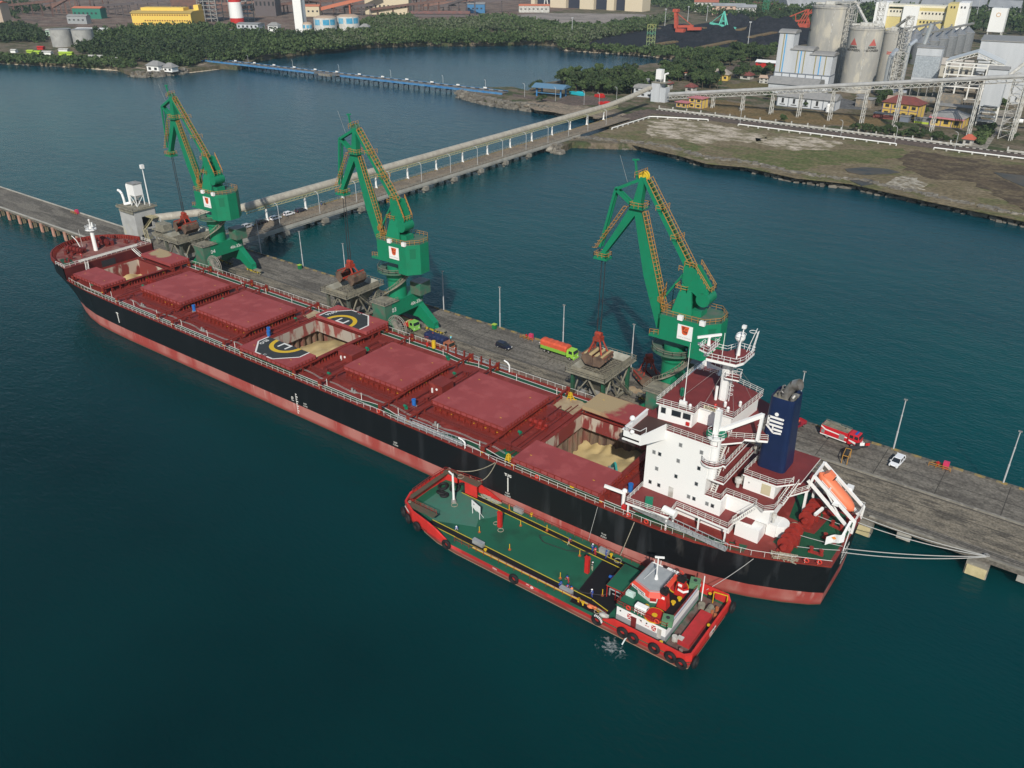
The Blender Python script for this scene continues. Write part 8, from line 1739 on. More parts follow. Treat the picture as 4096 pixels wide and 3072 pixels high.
# open steel frame hall
t = T('open_frame_hall','white open steel frame hall with gabled roof standing before the big grey hall','building',(-36,500,Z),.1)
b = MB(); W,D,H = 15.5,11,27
for x in np.linspace(-W,W,5):
    for y in (-D,D): b.beam((x,y,0),(x,y,H),.8,.8)
for z in (6,13,20,25,27): 
    for y in (-D,D): b.beam((-W,y,z),(W,y,z),.6,.7)
    for x in (-W,W): b.beam((x,-D,z),(x,D,z),.6,.7)
b.beam((-W-1,-D,H+.3),(0,-D,H+6.5),.4,.5); b.beam((W+1,-D,H+.3),(0,-D,H+6.5),.4,.5); b.beam((-W-1,-D,H-1.2),(0,-D,H+4.8),.3); b.beam((W+1,-D,H-1.2),(0,-D,H+4.8),.3)
for k in range(8):
    for s_ in (-1,1): x0 = s_*(W+1)*(1-k/8); x1 = s_*(W+1)*(1-(k+.5)/8); b.beam((x0,-D,H-1.2+6*k/8),(x1,-D,H+.3+6.2*(k+.5)/8),.22)
b.build('frame', white, t); b = MB(); b.add([(-W-1,-D-.5,H+.6),(0,-D-.5,H+6.8),(0,D,H+6.8),(-W-1,D,H+.6),(W+1,-D-.5,H+.6),(W+1,D,H+.6)],[(0,1,2,3)[::-1],(1,4,5,2)[::-1]]); b.build('roof', M('roof_pale',(.52,.55,.56),.5), t)
b = MB(); rr = random.Random(3)
b.box(-13,-6,-6,6,2,9); b.box(-3,4,-4,6,0,12); b.cyl((-8,0,12),(6,2,18),2.6,n=14); b.cyl((8,-3,0),(8,-3,16),2.2,n=14); b.cyl((-4,-6,4),(12,-6,4),1.6,n=12); b.box(6,13,0,8,4,22); b.box(-14,13,-8,8,9.6,10); b.box(-14,13,-8,8,16.6,17); b.build('machinery', M('machinery_grey',(.16,.16,.15),.7,(.30,.24,.17),.5), t)
t = T('grey_process_hall','large plain grey hall with ochre strips at the right edge of the plant','building',(-2,545,Z),.12); b = MB(); b.box(-40,38,-14,24,0,37); b.build('wall', clad, t)
for x in (-6,4.5): MB().box(x,x+2.4,-14.15,-14,0,33).build('ochre_strip', M('stripe_ochre',(.28,.25,.12),.6), t)
MB().box(-40.5,38.5,-14.5,24.5,37,37.6).build('roof', roofg, t)
t = T('tall_feed_tower','tall grey clad tower on open white legs beside the conveyor','building',(-14,440,Z),.05)
MB().box(-5,5,-4,4,11,31).build('wall', clad, t); MB().yprism([(-4.5,31),(4.5,31),(0,32.5)],-5.4,5.4).build('roof', roofg, t)
b = MB()
for x in (-4.6,4.6):
    for y in (-3.6,3.6): b.beam((x,y,0),(x,y,11),.5)
for z in (2.5,5,7.5,10): b.box(-4.6,4.6,-3.6,3.6,z,z+.15)
for x in (-4.6,4.6): b.beam((x,-3.6,0),(x,3.6,5),.2); b.beam((x,3.6,0),(x,-3.6,5),.2)
b.build('legs', white, t); MB().cyl((5,2,27),(13,18,36),1.0,n=10).build('chute', offw, t)
t = T('filter_house','grey filter house on legs with silver pipes between silo and steel frame hall','building',(-66,508,Z),.1)
MB().box(-7,8,-6,6,13,28).box(-7,8,-6,6,28.2,33,).build('wall', [clad], t); MB().box(-7.4,8.4,-6.4,6.4,33,33.5).build('roof', roofg, t); q = MB(); q.box(-6.9,7.9,-6.15,-6,15,27.9); q.build('filter_face', M('filter_silver',(.55,.6,.64),.35,(.38,.42,.46),1.2,metal=.4), t)
b = MB()
for x in (-6,-1,4,8):
    for y in (-5,5): b.beam((x,y,0),(x,y,13),.5)
for k in range(3): b.add([(-6.5+k*5,-5,13),(-2+k*5,-5,13),(-2+k*5,5,13),(-6.5+k*5,5,13),(-4.3+k*5,0,9)],[(0,4,1),(1,4,2),(2,4,3),(3,4,0)])
b.build('legs', steel, t)
sv = M('duct_silver',(.55,.58,.6),.3,metal=.6)
b = MB(); b.tube([(-12,-8,0),(-12,-8,34),(-9,-4,37)],1.3,12); b.tube([(-22,-6,3),(-22,-6,26),(-20,0,30)],1.8,12); b.tube([(-5,8,34),(-3,8,46)],1.4,12); b.cyl((-22,-4,4),(-8,-4,4),2.0,n=12); b.build('ducts', sv, t)
lattice(-80,497,7,30,'square pale lattice tower left of the silver ducts',bay=5); lattice(2,408,7,33,'broad white lattice tower near the right edge beside the plant road',bay=4.5)
t = T('kiln_line','dark kiln and steelwork at ground level in front of the grey hall','machinery',(-58,482,Z)); b = MB(); b.cyl((-14,0,4),(16,0,4.6),2.1,n=14); b.box(-18,-12,-4,4,0,7); b.box(8,22,-3,5,0,9); b.box(-6,-2,-3,3,0,3); b.box(24,40,-6,4,0,4); b.box(24,40,-6,4,6,6.6)
for k in range(12): b.beam((24+k*1.4,-6,4),(24+k*1.4,-6,6.6),.2)
b.build('kiln', M('machinery_grey',(.16,.16,.15),.7), t)
for i,(x,y,w,dp,h,l) in enumerate(((-33,466,26,9,5,'low dark process shed under the white steel frame hall'),(-88,461,10,8,5,'low grey shed right of the concrete silo base'),(-95,478,6,5,4,'small pale shed at the foot of the lattice elevator tower'))):
    t = T('shed', l, 'shed', (x,y,Z)); MB().box(-w/2,w/2,-dp/2,dp/2,0,h).build('wall', M('machinery_grey',(.16,.16,.15),.7), t); MB().box(-w/2-.5,w/2+.5,-dp/2-.5,dp/2+.5,h,h+.4).build('roof', roofg, t)
b = MB(); b.cyl((0,0,1.8),(5,1,1.8),1.2,n=12); tag(b.build('white_tank', whitec, loc=(-2,455,Z)),'small white horizontal tank beside the plant road','tank'); b = MB(); b.cyl((0,0,0),(0,0,3.6),1.4,n=12); b.sph((0,0,3.8),1.4,10); tag(b.build('small_tank', [whitec], loc=(-101,428,Z)),'small upright white tank with red cap before the white workshop','tank')
b = MB(); b.beam((-4,458,16),(26,470,13),3,2.4); tag(b.build('pipe_bridge', offw),'pipe bridge from the tall feed tower to the right edge','pipe bridge')
# start tower of the second conveyor
t = T('junction_tower','grey junction tower with white filter where the two conveyors meet','tower',(-203,400,Z)); MB().box(-5,1,-4,4,0,12).box(1,5,-3,3,0,9).build('wall', clad, t); MB().box(-5.4,5.4,-4.4,4.4,12,12.3).build('roof', dirty, t); MB().box(-3.5,.5,-2,2,14,20).cyl((2,0,12),(2,0,17),.6).cyl((2,0,17),(4.5,0,18),.6).build('filter', whitec, t); b = MB()
for x in (-3.3,.3):
    for y in (-1.8,1.8): b.beam((x,y,12.3),(x,y,14),.3)
b.build('filter_legs', offw, t)
# grain bins
binm2 = M('bin_steel',(.30,.31,.32),.4,(.22,.23,.24),.5,metal=.4,sx=(1,1,4))
k = 0
for r_ in range(3):
    for c_ in range(6):
        x, y = -140+r_*14+c_*2.5, 690+c_*24+r_*4; k += 1
        t = T('grain_bin','corrugated steel grain bin in %s row of the bin field, %s from the front'%(['left','middle','right'][r_],ORD[c_]),'silo',(x,y,Z),0,'steel grain bins'); MB().lathe([(6.8,0),(6.8,17),(.8,22)],n=22).build('bin_wall', binm2, t); MB().lathe([(7.0,16.8),(7.0,17.2)],n=22).cyl((0,0,21.8),(0,0,23.5),.8).build('rim', steel, t)
lattice(-118,668,5,30,'grey lattice leg tower at the front of the grain bins',steel); b = MB(); b.beam((-140,690,27),(-126,825,27),2,1.6); b.beam((-112,696,27),(-98,830,27),2,1.6); tag(b.build('bin_gantry', steel),'grey gantry running over the grain bins','conveyor')
# white and yellow flour mill
t = T('flour_mill','long white and pale yellow mill building rising behind the grain bins','building',(-158,880,Z),.1); t.scale = (.68,1,1)
cream = M('mill_cream',(.66,.62,.5),.6); myel = M('mill_yellow',(.56,.47,.20),.65)

for x0,x1,h in ((-62,-44,37),(-22,0,34),(52,66,39)): MB().box(x0,x1,-14,14,0,h).build('white_block', whitec, t)
MB().box(-44,-22,-10,14,0,31).box(0,38,-10,14,0,33).box(38,52,-16,14,0,38).build('yellow_block', myel, t); MB().box(0,38,-10.3,-10,22,30).box(-44,-22,-10.3,-10,24,31).box(-62,66,-8,14,33,35).build('white_band', cream, t)
for x0,x1,z in ((-42,-24,28),(2,36,27),(2,36,19),(-58,-48,30),(-58,-48,20),(41,49,34),(54,63,34)):
    n = max(2,int((x1-x0)/4.5))
    for q in range(n): xx = x0+(x1-x0)*(q+.5)/n; MB().box(xx-1,xx+1,-14.4 if x0<-45 or x0>50 else (-16.4 if x0>40 else -10.5),-9,z,z+1.8).build('window', dark, t)
lattice(-166,760,5,44,'pale lattice tower left of the flour mill',offw)
t = T('sign_tower','white tower block carrying a faint orange emblem on legs behind the grey hall','tower',(-88,900,Z)); MB().box(-7,7,-5,5,12,34).build('block', whitec, t); b = MB(); b.torus((0,-5.1,28),1.8,.3,'y',12,4); b.build('emblem', M('emblem_pale_orange',(.65,.4,.2),.7), t); b = MB()
for x in (-6,6): b.beam((x,-4,0),(x,-4,12),1); b.beam((x,4,0),(x,4,12),1)
b.build('legs', offw, t)
for (x,y,w,dp,h,l) in ((-20,760,90,30,14,'long cream roofed warehouse behind the grey process hall'),(10,840,80,30,13,'second cream roofed warehouse farther behind the grey process hall'),(-75,640,30,16,9,'white shed with brown roof between the silos and the grain bins')):
    house(x,y,w,dp,h,.1,l,M('shed_cream',(.45,.42,.35),.7),M('shed_roof',(.42,.38,.33),.7),4,False,None,'warehouse','warehouse',win=(6,1))
# ================================================================ COAL YARD AND FAR LEFT INDUSTRY
coalm = ground_mat('coal', (.018,.019,.024), (.026,.027,.033), s=.05)
sheet('coal_yard', [(-466.26,877.61,3),(-425.95,879.74,3),(-421.19,1030.54,3),(-365.7,1008.47,3),(-291.39,951.54,3),(-239.65,790.8,3),(-268.33,698.67,3),(-350.23,682.31,3),(-365.46,689.54,3),(-351.06,639.1,3),(-416.38,649.18,3),(-433.01,691.51,3),(-442.9,776.07,3),(-432.55,852.72,3)], .3, coalm)
def pile(pts, h, label, seed=0):
    b = MB(); rr = random.Random(seed); n = 26; (xa,ya),(xb,yb),wd = pts; vs = []
    for i in range(n+1):
        s = i/n; e = min(1,min(s,1-s)*5)**.8; hh = h*e*(1+.10*math.sin(s*17+seed))*rr.uniform(.96,1.04)
        for v in (-1,-.75,-.45,-.2,0,.2,.45,.75,1):
            cx,cy = xa+(xb-xa)*s, ya+(yb-ya)*s; dx,dy = xb-xa,yb-ya; l = math.hypot(dx,dy); px_,py_ = -dy/l,dx/l
            vs.append((cx+px_*v*wd*(.5+.5*e)+rr.uniform(-.6,.6),cy+py_*v*wd*(.5+.5*e)+rr.uniform(-.6,.6),Z+.2+hh*(1-abs(v))**.9))
    b.add(vs,[(i*9+j,(i+1)*9+j,(i+1)*9+j+1,i*9+j+1) for i in range(n) for j in range(8)]); return tag(b.build('coal_pile', coalm),label,'coal pile','black coal stockpiles')
def P2(p): return (p[0],p[1])
pile((P2((-361.96,750.78,3)),P2((-303.62,783.18,3)),16),8,'long nearest black coal ridge in the middle of the yard',1)
pile((P2((-346.58,886.08,3)),P2((-285.59,906.18,3)),22),15,'highest black coal pile left of the widest silo',2); pile((P2((-366.64,823.58,3)),P2((-333.69,836.16,3)),18),9,'coal pile below the green stacker',3); pile((P2((-400.09,939.78,3)),P2((-365.03,951.31,3)),20),12,'coal pile behind the green stacker',4)
pile((P2((-288.11,746.03,3)),P2((-251.91,820.92,3)),18),7,'coal ridge nearest the stepped building',5); pile((P2((-431.07,837.04,3)),P2((-374.8,841.15,3)),16),7,'coal ridge behind the red stacker',6); pile((P2((-388.07,731.73,3)),P2((-357.46,733.88,3)),14),5,'low coal ridge at the left side of the yard',7)
trk = ground_mat('yard_track', (.20,.13,.07), (.13,.12,.07), s=.1)
for a,c in (((-310.96,684.51,3),(-309.24,783.13,3)),((-359.16,684.9,3),(-355.26,725.63,3)),((-399.21,847.73,3),(-395.44,880.91,3)),((-354.82,776.86,3),(-355.04,820.59,3)),((-309.13,810.19,3),(-307.49,890.22,3)),((-351.35,877.66,3),(-354.02,945.59,3))):
    a = Vector(a); c = Vector(c); d_ = (c-a).normalized(); q = Vector((-d_.y,d_.x,0))*3.5; b = MB(); b.prism([(p.x,p.y) for p in (a-q,c-q,c+q,a+q)],Z+.3,Z+1.6); tag(b.build('stacker_track', trk),kind='structure')
orr = M('stacker_red',(.50,.09,.05),.6,(.38,.08,.05),.5); ogr = M('stacker_green',(.12,.48,.38),.6)
t = T('stacker','red coal stacker with upright counterweight mast, left in the coal yard','stacker',((-398.3,824.02,3))); b = MB(); b.box(-5,5,-4,4,0,4); b.beam((-6,0,4),(-8,0,22),5,3); b.beam((-4,0,6),(14,2,7),3,2.5); b.beam((8,1,4),(24,2,5),4,3); b.box(-11,-5,-3,3,21,24); b.beam((-7,0,20),(12,2,8),.6); b.build('machine', orr, t)
t = T('stacker','turquoise A-frame coal stacker in the middle of the coal yard','stacker',((-359.92,852,3))); b = MB(); b.beam((-5,-4,2),(0,0,22),1.2); b.beam((6,-4,2),(0,0,22),1.2); b.beam((-5,4,2),(0,0,22),1.2); b.beam((6,4,2),(0,0,22),1.2); b.beam((-3,-2,12),(4,-2,12),1); b.box(-6,7,-5,5,0,3); b.beam((-16,0,9),(16,0,5),2.4,2); b.beam((-14,0,10),(0,0,21),.5); b.build('machine', ogr, t)
t = T('stacker','orange red reclaimer with lattice boom beside the widest silo','stacker',((-306.02,967.07,3))); b = MB(); b.box(-6,6,-5,5,0,4)
for q in (0,5,10): b.beam((-6+q*.6,-3,4),(2+q*.6,-3,20),1); b.beam((6-q*.4,3,4),(0+q*.3,3,20),.9)
b.beam((0,0,19),(-30,0,6),1.2); b.beam((0,0,8),(-34,0,3),2.4,2); b.beam((-10,0,6),(-12,0,14),.8); b.beam((-20,0,5),(-22,0,10),.8); b.beam((0,0,14),(14,0,19),2,2); b.box(10,17,-3,3,14,19); b.build('machine', orr, t)
lattice(*((-360.79,681.16,3))[:2],6,20,'green and yellow lattice tower at the left end of the coal yard',M('tower_green_yellow',(.10,.30,.20),.6,(.5,.4,.1),.12,sx=(.1,.1,1)))
lattice(*((-394.27,1066.53,3))[:2],6,22,'green lattice tower beyond the coal yard',M('tower_dark_green',(.04,.22,.12),.6))
for i,(p,h) in enumerate((((-264.11,693.44,3),26),((-465.01,697.32,3),20),((-441.68,868.28,3),20),((-449.88,947.23,3),18),((-435.48,972.85,3),18),((-143.78,1112.38,3),34))):
    q = MB(); q.cyl((0,0,0),(0,0,h),.4,.25,n=6); q.cb((0,0,h),(2.2,.8,1)); tag(q.build('high_mast', polem, loc=p), 'tall floodlight mast %s'%['in front of the coal yard beside the stepped building','among the trees right of the small pond','at the left of the coal yard behind the stacker','behind the coal yard between two other masts','behind the coal yard nearest the turquoise stacker','beyond the flour mill at the right'][i],'mast','floodlight masts')
# yellow hall and the steelworks on the left
t = T('yellow_hall','large yellow industrial hall with rows of small windows behind the left forest','building',((-920.53,482.81,3)),0)
t.location = (-914,505,Z); t.rotation_euler.z = .56
yb = M('hall_yellow',(.72,.50,.10),.6); b = MB(); b.box(-36,36,-19,19,0,17.5); b.yprism([(-19.5,17.4),(19.5,17.4),(16,19.5),(-12,19.5)],-36.5,36.5); b.box(-28,24,-9,6,19.3,23); b.box(30,36,6,17,17,25); b.build('wall', yb, t); MB().yprism([(-20,17.6),(-19.8,18),(-12,20),(-12,19.7)],-37,37).build('roof_edge', M('hall_roof',(.42,.30,.09),.7), t)
wm = M('window_rust',(.22,.07,.03),.7)
for z,xs_ in ((15,range(-34,35,3)),(9,range(-20,35,3)),(5.5,range(-34,35,3)),(2.5,range(-34,35,3))): 
    b = MB()
    for x in xs_: b.box(x-.8,x+.8,-19.2,-19,z,z+1.3)
    b.build('window_row', wm, t)
b = MB()
for y in range(-16,18,4): b.box(36,36.2,y-.8,y+.8,5.5,6.8); b.box(36,36.2,y-.8,y+.8,2,3.2)
b.build('window_row', wm, t)
tkm = M('tank_grey',(.36,.36,.34),.6,(.28,.28,.27),.2); tkb = M('tank_white',(.60,.60,.57),.5,(.5,.49,.45),.4,c3=(.4,.3,.2),s3=.5,f3=.68); tkr = M('tank_roof',(.40,.30,.22),.7)
for (px,l) in (((-832,330),'left grey storage tank behind the left beach'),((-811,341),'right grey storage tank behind the left beach')):
    t = T('storage_tank', l, 'tank', (*px,Z), 0, 'grey tanks'); MB().lathe([(10,0),(10,16),(9.4,16)],n=32).build('shell', tkm, t); MB().lathe([(10.1,15.7),(10.1,16.1)],n=32).stairs((10.5,0,0),(4,-10,12),.9).build('rim', steel, t)
pc_ = M('panel_blue',(.04,.28,.46),.6,(.2,.45,.6),.1)
for i,((x,y),r,h,l) in enumerate((((-697,556),12.3,18.5,'left of the two large white tanks with blue picture panels'),((-690,584),12.3,18.5,'right of the two large white tanks with blue picture panels'),((-722,552),5.4,11,'small white tank with blue panels at the foot of the white tower'))):
    t = T('storage_tank', l, 'tank', (x,y,Z), 0, 'white tanks with blue panels'); MB().lathe([(r,0),(r,h),(r*.98,h)],n=32).build('shell', tkb, t); MB().lathe([(r,h),(r*.7,h+1.6),(.2,h+2.3)],n=32).build('dome', tkr, t)
    for a0 in (-2.35,-1.5,-.65,-.0):
        q = MB(); aa = np.linspace(a0-.28,a0+.28,5); q.add([((r+.1)*math.cos(a),(r+.1)*math.sin(a),h*.62) for a in aa]+[((r+.1)*math.cos(a),(r+.1)*math.sin(a),h*.92) for a in aa],[(k,k+1,6+k,5+k) for k in range(4)]); q.build('picture_panel', pc_, t)
q = MB(); t = T('chimney','red and white banded chimney among the steelworks','chimney',(-884,580,Z)); MB().lathe([(8.6,0),(8.3,8)],n=24).build('red_band', redp, t); MB().lathe([(8.3,8),(7.6,26)],n=24).build('white_band', whitec, t); MB().lathe([(7.6,26),(6.8,44)],n=24).build('red_band', redp, t)
t = T('cold_box_tower','tall plain white tower beside the white tanks','tower',(-742,560,Z),.4); MB().box(-5,5,-5,5,0,52).build('shell', whitec, t); MB().beam((5.3,-5,0),(5.3,-5,50),.6).build('pipe', steel, t)
for (x,y,w,dp,h,rz,l,wc,rc) in ((-780,520,26,16,11,.4,'grey box hall left of the tall white tower',clad,roofg),(-800,515,22,10,5,.4,'low white building with dark windows left of the grey box hall',whitec,redt),(-758,535,12,8,9,.4,'white box building in front of the tall white tower',whitec,roofg),(-672,592,10,8,8,.4,'pale blue plant box right of the white tanks',M('plant_blue',(.2,.42,.55),.6),roofg),(-668,570,22,10,3.5,.4,'open shed with beige roof right of the white tanks',offw,M('roof_beige',(.45,.33,.25),.8)),
  (-905,405,38,14,7,.5,'long white office with flat roof behind the grey tanks',whitec,whitec),(-935,380,26,8,6,.5,'pale green low building left of the white office',M('pale_green',(.42,.56,.45),.7),offw),(-1030,330,36,10,4,.5,'low cream building behind the trees at the left edge',M('cream_wall',(.5,.42,.28),.7),M('roof_beige',(.45,.33,.25),.8)),
  (-598,283,12,9,5,.25,'grey roofed white house on the rocks by the left shore',whitec,roofg),(-588,289,9,7,3.6,.25,'lower grey roofed wing of the shore house',whitec,roofg)):
    house(x,y,w,dp,h,rz,l,wc,rc,1.0 if w > 15 else 3.2,w < 15,None,'building','building',win=(max(2,int(w/5)),1 if h < 8 else 2))
rr = random.Random(21)
rustc = [M('rust_a',(.17,.09,.07),.8,(.11,.07,.06),.2),M('rust_b',(.24,.13,.10),.8,(.16,.10,.08),.2),M('rust_c',(.12,.10,.10),.8),M('plant_beige',(.42,.34,.26),.7)]
steelG = ground_mat('works_ground', (.15,.10,.08), (.11,.085,.07), (.20,.15,.12), s=.012)
sheet('works_ground', [(-1087.73,387.75,3),(-1038.55,436.06,3),(-933.27,464.06,3),(-904.23,559.51,3),(-778.23,520.72,3),(-672.68,566.06,3),(-754.99,694.69,3),(-718.75,734.69,3),(-674.76,809.11,3),(-700,1400),(-1700,700),(-1500,500),(-1200,300)], .2, steelG)
for i in range(26):       # inclined conveyor galleries and towers of the steelworks
    u, v = rr.uniform(10,2100), rr.uniform(0,120)
    if 780 < u < 1350 and v > 40: continue
    x, y = -1290+u*.27+v*-1.2+rr.uniform(-20,20), 560+u*.19-v*1.6+rr.uniform(-20,20); a = rr.uniform(-.2,1.2); L_ = rr.uniform(50,130); h0, h1 = rr.uniform(6,12), rr.uniform(12,28)
    q = MB(); A = Vector((0,0,h0)); C_ = Vector((L_*math.cos(a),L_*math.sin(a),h1)); q.beam(A,C_,4,3)
    for k in range(5): p = A.lerp(C_,(k+.5)/5); q.beam((p.x-1.5,p.y,0),(p.x,p.y,p.z),.7); q.beam((p.x+1.5,p.y,0),(p.x,p.y,p.z),.7)
    tag(q.build('works_conveyor', rustc[i%3], loc=(x,y,Z)),'rusty inclined conveyor gallery of the steelworks at the upper left','conveyor','rusty conveyor galleries of the steelworks')
def block(x,y,w,dp,h,rz,l,m,rf,name='works_building',grp='steelworks buildings'):
    t = T(name, l, 'building', (x,y,Z), rz, grp); MB().box(-w/2,w/2,-dp/2,dp/2,0,h).build('wall', m, t); MB().yprism([(-dp/2-.5,h-.1),(dp/2+.5,h-.1),(0,h+2)],-w/2-.5,w/2+.5).build('roof', rf, t)
    q = MB(); 
    for k in range(max(2,int(w/6))): q.box(-w/2+2+k*6,-w/2+4.5+k*6,-dp/2-.15,-dp/2,h*.45,h*.62)
    q.build('window_row', dark, t); return t
orr2 = M('roof_orange',(.48,.16,.09),.8)
block(-1105,395,26,16,26,.5,'tall beige sinter tower on legs at the far upper left',rustc[3],orr2); block(-1118,520,40,14,13,.5,'green walled building with orange roofs left of the yellow hall',M('wall_green_dark',(.03,.17,.12),.7),orr2); block(-1055,470,26,10,9,.5,'silver panelled building among the rusty conveyors',galv,roofg); block(-1180,420,18,14,12,.5,'rusty building at the upper left edge',rustc[1],orr2); block(-1010,600,40,20,26,.5,'brown furnace building behind the yellow hall',rustc[0],rustc[2])
block(-848,812,62,26,20,.58,'cream factory hall with red roof bands left of centre',M('factory_cream',(.55,.47,.33),.7),orr2); block(-905,720,24,14,13,.6,'cream conveyor head house with orange roof right of the white tanks',M('factory_cream',(.55,.47,.33),.7),orr2); block(-760,900,26,14,12,.6,'blue and grey process building right of the cream hall',M('wall_blue',(.05,.17,.33),.7),roofg); block(-700,960,44,14,9,.6,'low white and red works building near the top centre',offw,orr2); block(-960,690,30,20,30,.5,'dark brown furnace block right of the chimney',rustc[2],rustc[0]); block(-1080,720,60,20,24,.5,'long dark furnace block beyond the chimney',rustc[0],rustc[2])
q = MB(); q.beam((-898,728,12),(-840,790,30),6,4); q.beam((-870,758,0),(-870,758,20),1.5); tag(q.build('inclined_gallery', orr2),'orange roofed inclined gallery rising right of the white tanks','conveyor')
for i in range(2):
    fm = MB(); W,D,H = 12,10,34
    for x in (-W,-W/3,W/3,W):
        for y in (-D,D): fm.beam((x,y,0),(x,y,H),.9)
    for z in range(4,36,5): fm.box(-W,W,-D,D,z,z+.6)
    for z in range(0,30,5): fm.beam((-W,-D,z),(-W/3,-D,z+5),.5); fm.beam((W,-D,z),(W/3,-D,z+5),.5)
    tag(fm.build('steel_structure', [steel], loc=(-950+i*34,590+i*22,Z), rz=.55),['left open grey steel structure rising behind the yellow hall','right open grey steel structure between the yellow hall and the chimney'][i],'steel frame','open steel structures')
# four-bay crane hall top centre
t = T('gantry_shed','cream open-ended shed with dark bays and gantry at the top centre','building',(-672,1062,Z),.06)
cw2 = M('factory_cream2',(.60,.51,.37),.7); b = MB()
for x0,x1 in ((-97,-90),(-62,-34),(-10,14),(36,48),(66,94)): b.box(x0,x1,-8,20,0,26)
b.box(-97,94,-6,20,22,30); b.build('wall', cw2, t); MB().box(-90,66,0,19,0,22).build('dark_bays', M('bay_dark',(.03,.032,.05),.8), t); MB().beam((-70,-14,0),(-66,-14,20),1.2).beam((-62,-14,0),(-66,-14,20),1.2).build('a_frame', white, t)
t = T('rust_shed','long low shed with rusty red roof in the clearing','shed',((-762.43,824.9,3)),.6); MB().box(-40,40,-9,9,0,4).build('wall', rustc[2], t); MB().yprism([(-10,3.9),(10,3.9),(0,7)],-41,41).build('roof', M('roof_rust',(.22,.10,.08),.8,(.14,.09,.08),.2), t)
clear = ground_mat('clearing', (.28,.245,.22), (.21,.185,.165), s=.01)
sheet('clearing', [(-717.79,721.76,3),(-694.89,794.48,3),(-688.06,908.42,3),(-673.11,953.3,3),(-558.36,1019.45,3),(-493.93,985.45,3),(-501.55,879.14,3),(-506.43,811.13,3),(-606.21,830.45,3),(-662.85,761.75,3)], .5, clear)
sheet('clearing', [(-792.21,667.6,3),(-770.8,710.71,3),(-745.7,688.07,3),(-753.15,643.9,3)], .6, sand)
pnd = M('pond_water', (.02,.045,.055), .1)
b = MB(); b.prism([(p[0],p[1]) for p in ((-564.98,661.27,3),(-571.44,686.76,3),(-559.33,706.72,3),(-533.1,716.92,3),(-517.73,710.66,3),(-515.26,676.79,3),(-526.19,656.68,3),(-539.27,637.2,3))],Z-.2,Z+.25); tag(b.build('pond', pnd),kind='structure')
big = M('dome_grey',(.30,.31,.32),.6,(.24,.25,.26),.1)
t = T('storage_dome_hall','huge grey barn with sloping roof at the top behind the silos','warehouse',(-362,1330,Z),.75); MB().yprism([(-55,0),(55,0),(20,34),(-20,34)],-120,80).build('roof', big, t); MB().box(80,80.5,-30,30,0,20).build('gable', offw, t)
t = T('sawtooth_shed','wide grey shed with peaked roofs at the top right of the silos','warehouse',(-200,1290,Z),.1); MB().box(-90,80,-20,20,0,12).build('wall', M('shed_grey',(.2,.2,.2),.7), t); b = MB(); 
for k in range(4): b.yprism([(-22,11.9),(22,11.9),(0,20)],-90+k*43,-50+k*43)
b.build('roof', big, t)
# town houses
rcols = [M('roof_terracotta',(.34,.12,.08),.85),redt,M('roof_brown',(.22,.14,.11),.85),M('roof_light_grey',(.4,.4,.4),.8)]; wcols = [M('wall_plaster',(.52,.5,.44),.8),offw,M('wall_peach',(.52,.36,.27),.8)]
def town(n, X0,X1,Y0,Y1, where):
    for i in range(n):
        x, y = rr.uniform(X0,X1), rr.uniform(Y0,Y1); w, dp, h = rr.uniform(9,20), rr.uniform(7,11), rr.uniform(3,6)
        t = T('town_house','small house with %s roof %s'%(['terracotta','dark red','brown','pale grey'][i%4],where),'house',(x,y,Z),rr.uniform(-.4,.9),'houses '+where)
        MB().box(-w/2,w/2,-dp/2,dp/2,0,h).build('wall', wcols[i%3], t); MB().yprism([(-dp/2-.7,h-.1),(dp/2+.7,h-.1),(0,h+2.6)],-w/2-.5,w/2+.5).build('roof', rcols[i%4], t)
town(26,-560,-330,1080,1330,'in the town beyond the coal yard'); town(34,-60,180,950,1300,'in the town at the far upper right')
for (x,y,w,dp,h,l) in ((-505,1120,34,14,13,'white three storey building with red roof in the far town'),(-455,1085,44,16,12,'peach arcaded building in the far town'),(-425,1075,26,14,12,'grey gabled hall in the far town')): house(x,y,w,dp,h,.4,l,wcols[2] if 'peach' in l else offw,rcols[0] if 'red' in l else big,3,False,None,'building','building',win=(6,3))
# small houses on the isthmus
house((-210.78,513.53,3)[0],(-210.78,513.53,3)[1],13,10,4.5,.2,'small yellow house with grey hipped roof among the trees left of the stepped building',yel,M('roof_grey_tan',(.3,.26,.22),.8),4,True,None,win=(3,1)); house((-196.32,529.5,3)[0],(-196.32,529.5,3)[1],8,7,3,0,'open pavilion with maroon roof on the dry lawn',offw,redt,2.4,True,None,win=(1,1)); house((-229.39,505.26,3)[0],(-229.39,505.26,3)[1],14,9,5,.5,'brown roofed house hidden by trees behind the junction tower',offw,M('roof_terracotta',(.34,.12,.08),.85),3.5,True,None); house((-204.43,449.21,3)[0],(-204.43,449.21,3)[1],6,6,3.4,0,'small maroon roofed hut right of the junction tower',offw,redt,2.2,True,None,win=(1,1)); house((-223.1,449.39,3)[0],(-223.1,449.39,3)[1],6,5,4,0,'small red roofed hut left of the junction tower',offw,redt,2.2,True,None,win=(1,1)); house((-207.7,603.63,3)[0],(-207.7,603.63,3)[1],20,9,4,.1,'low red and white building left of the stepped building',redp,whitec,1.5,False)
house((-175.74,518.37,3)[0],(-175.74,518.37,3)[1],10,7,4,.1,'beige shed at the left foot of the stepped building',offw,M('roof_beige',(.45,.33,.25),.8),1.5,False)
t = house(*((-221.14,411.82,3))[:2],13,8,6,.2,'grey metal shed beside the conveyor gallery on the shore',clad,roofg,2,False); house(*((-228.5,436.7,3))[:2],13,9,6,.2,'second grey metal shed farther back with curved roof',clad,roofg,2,False)
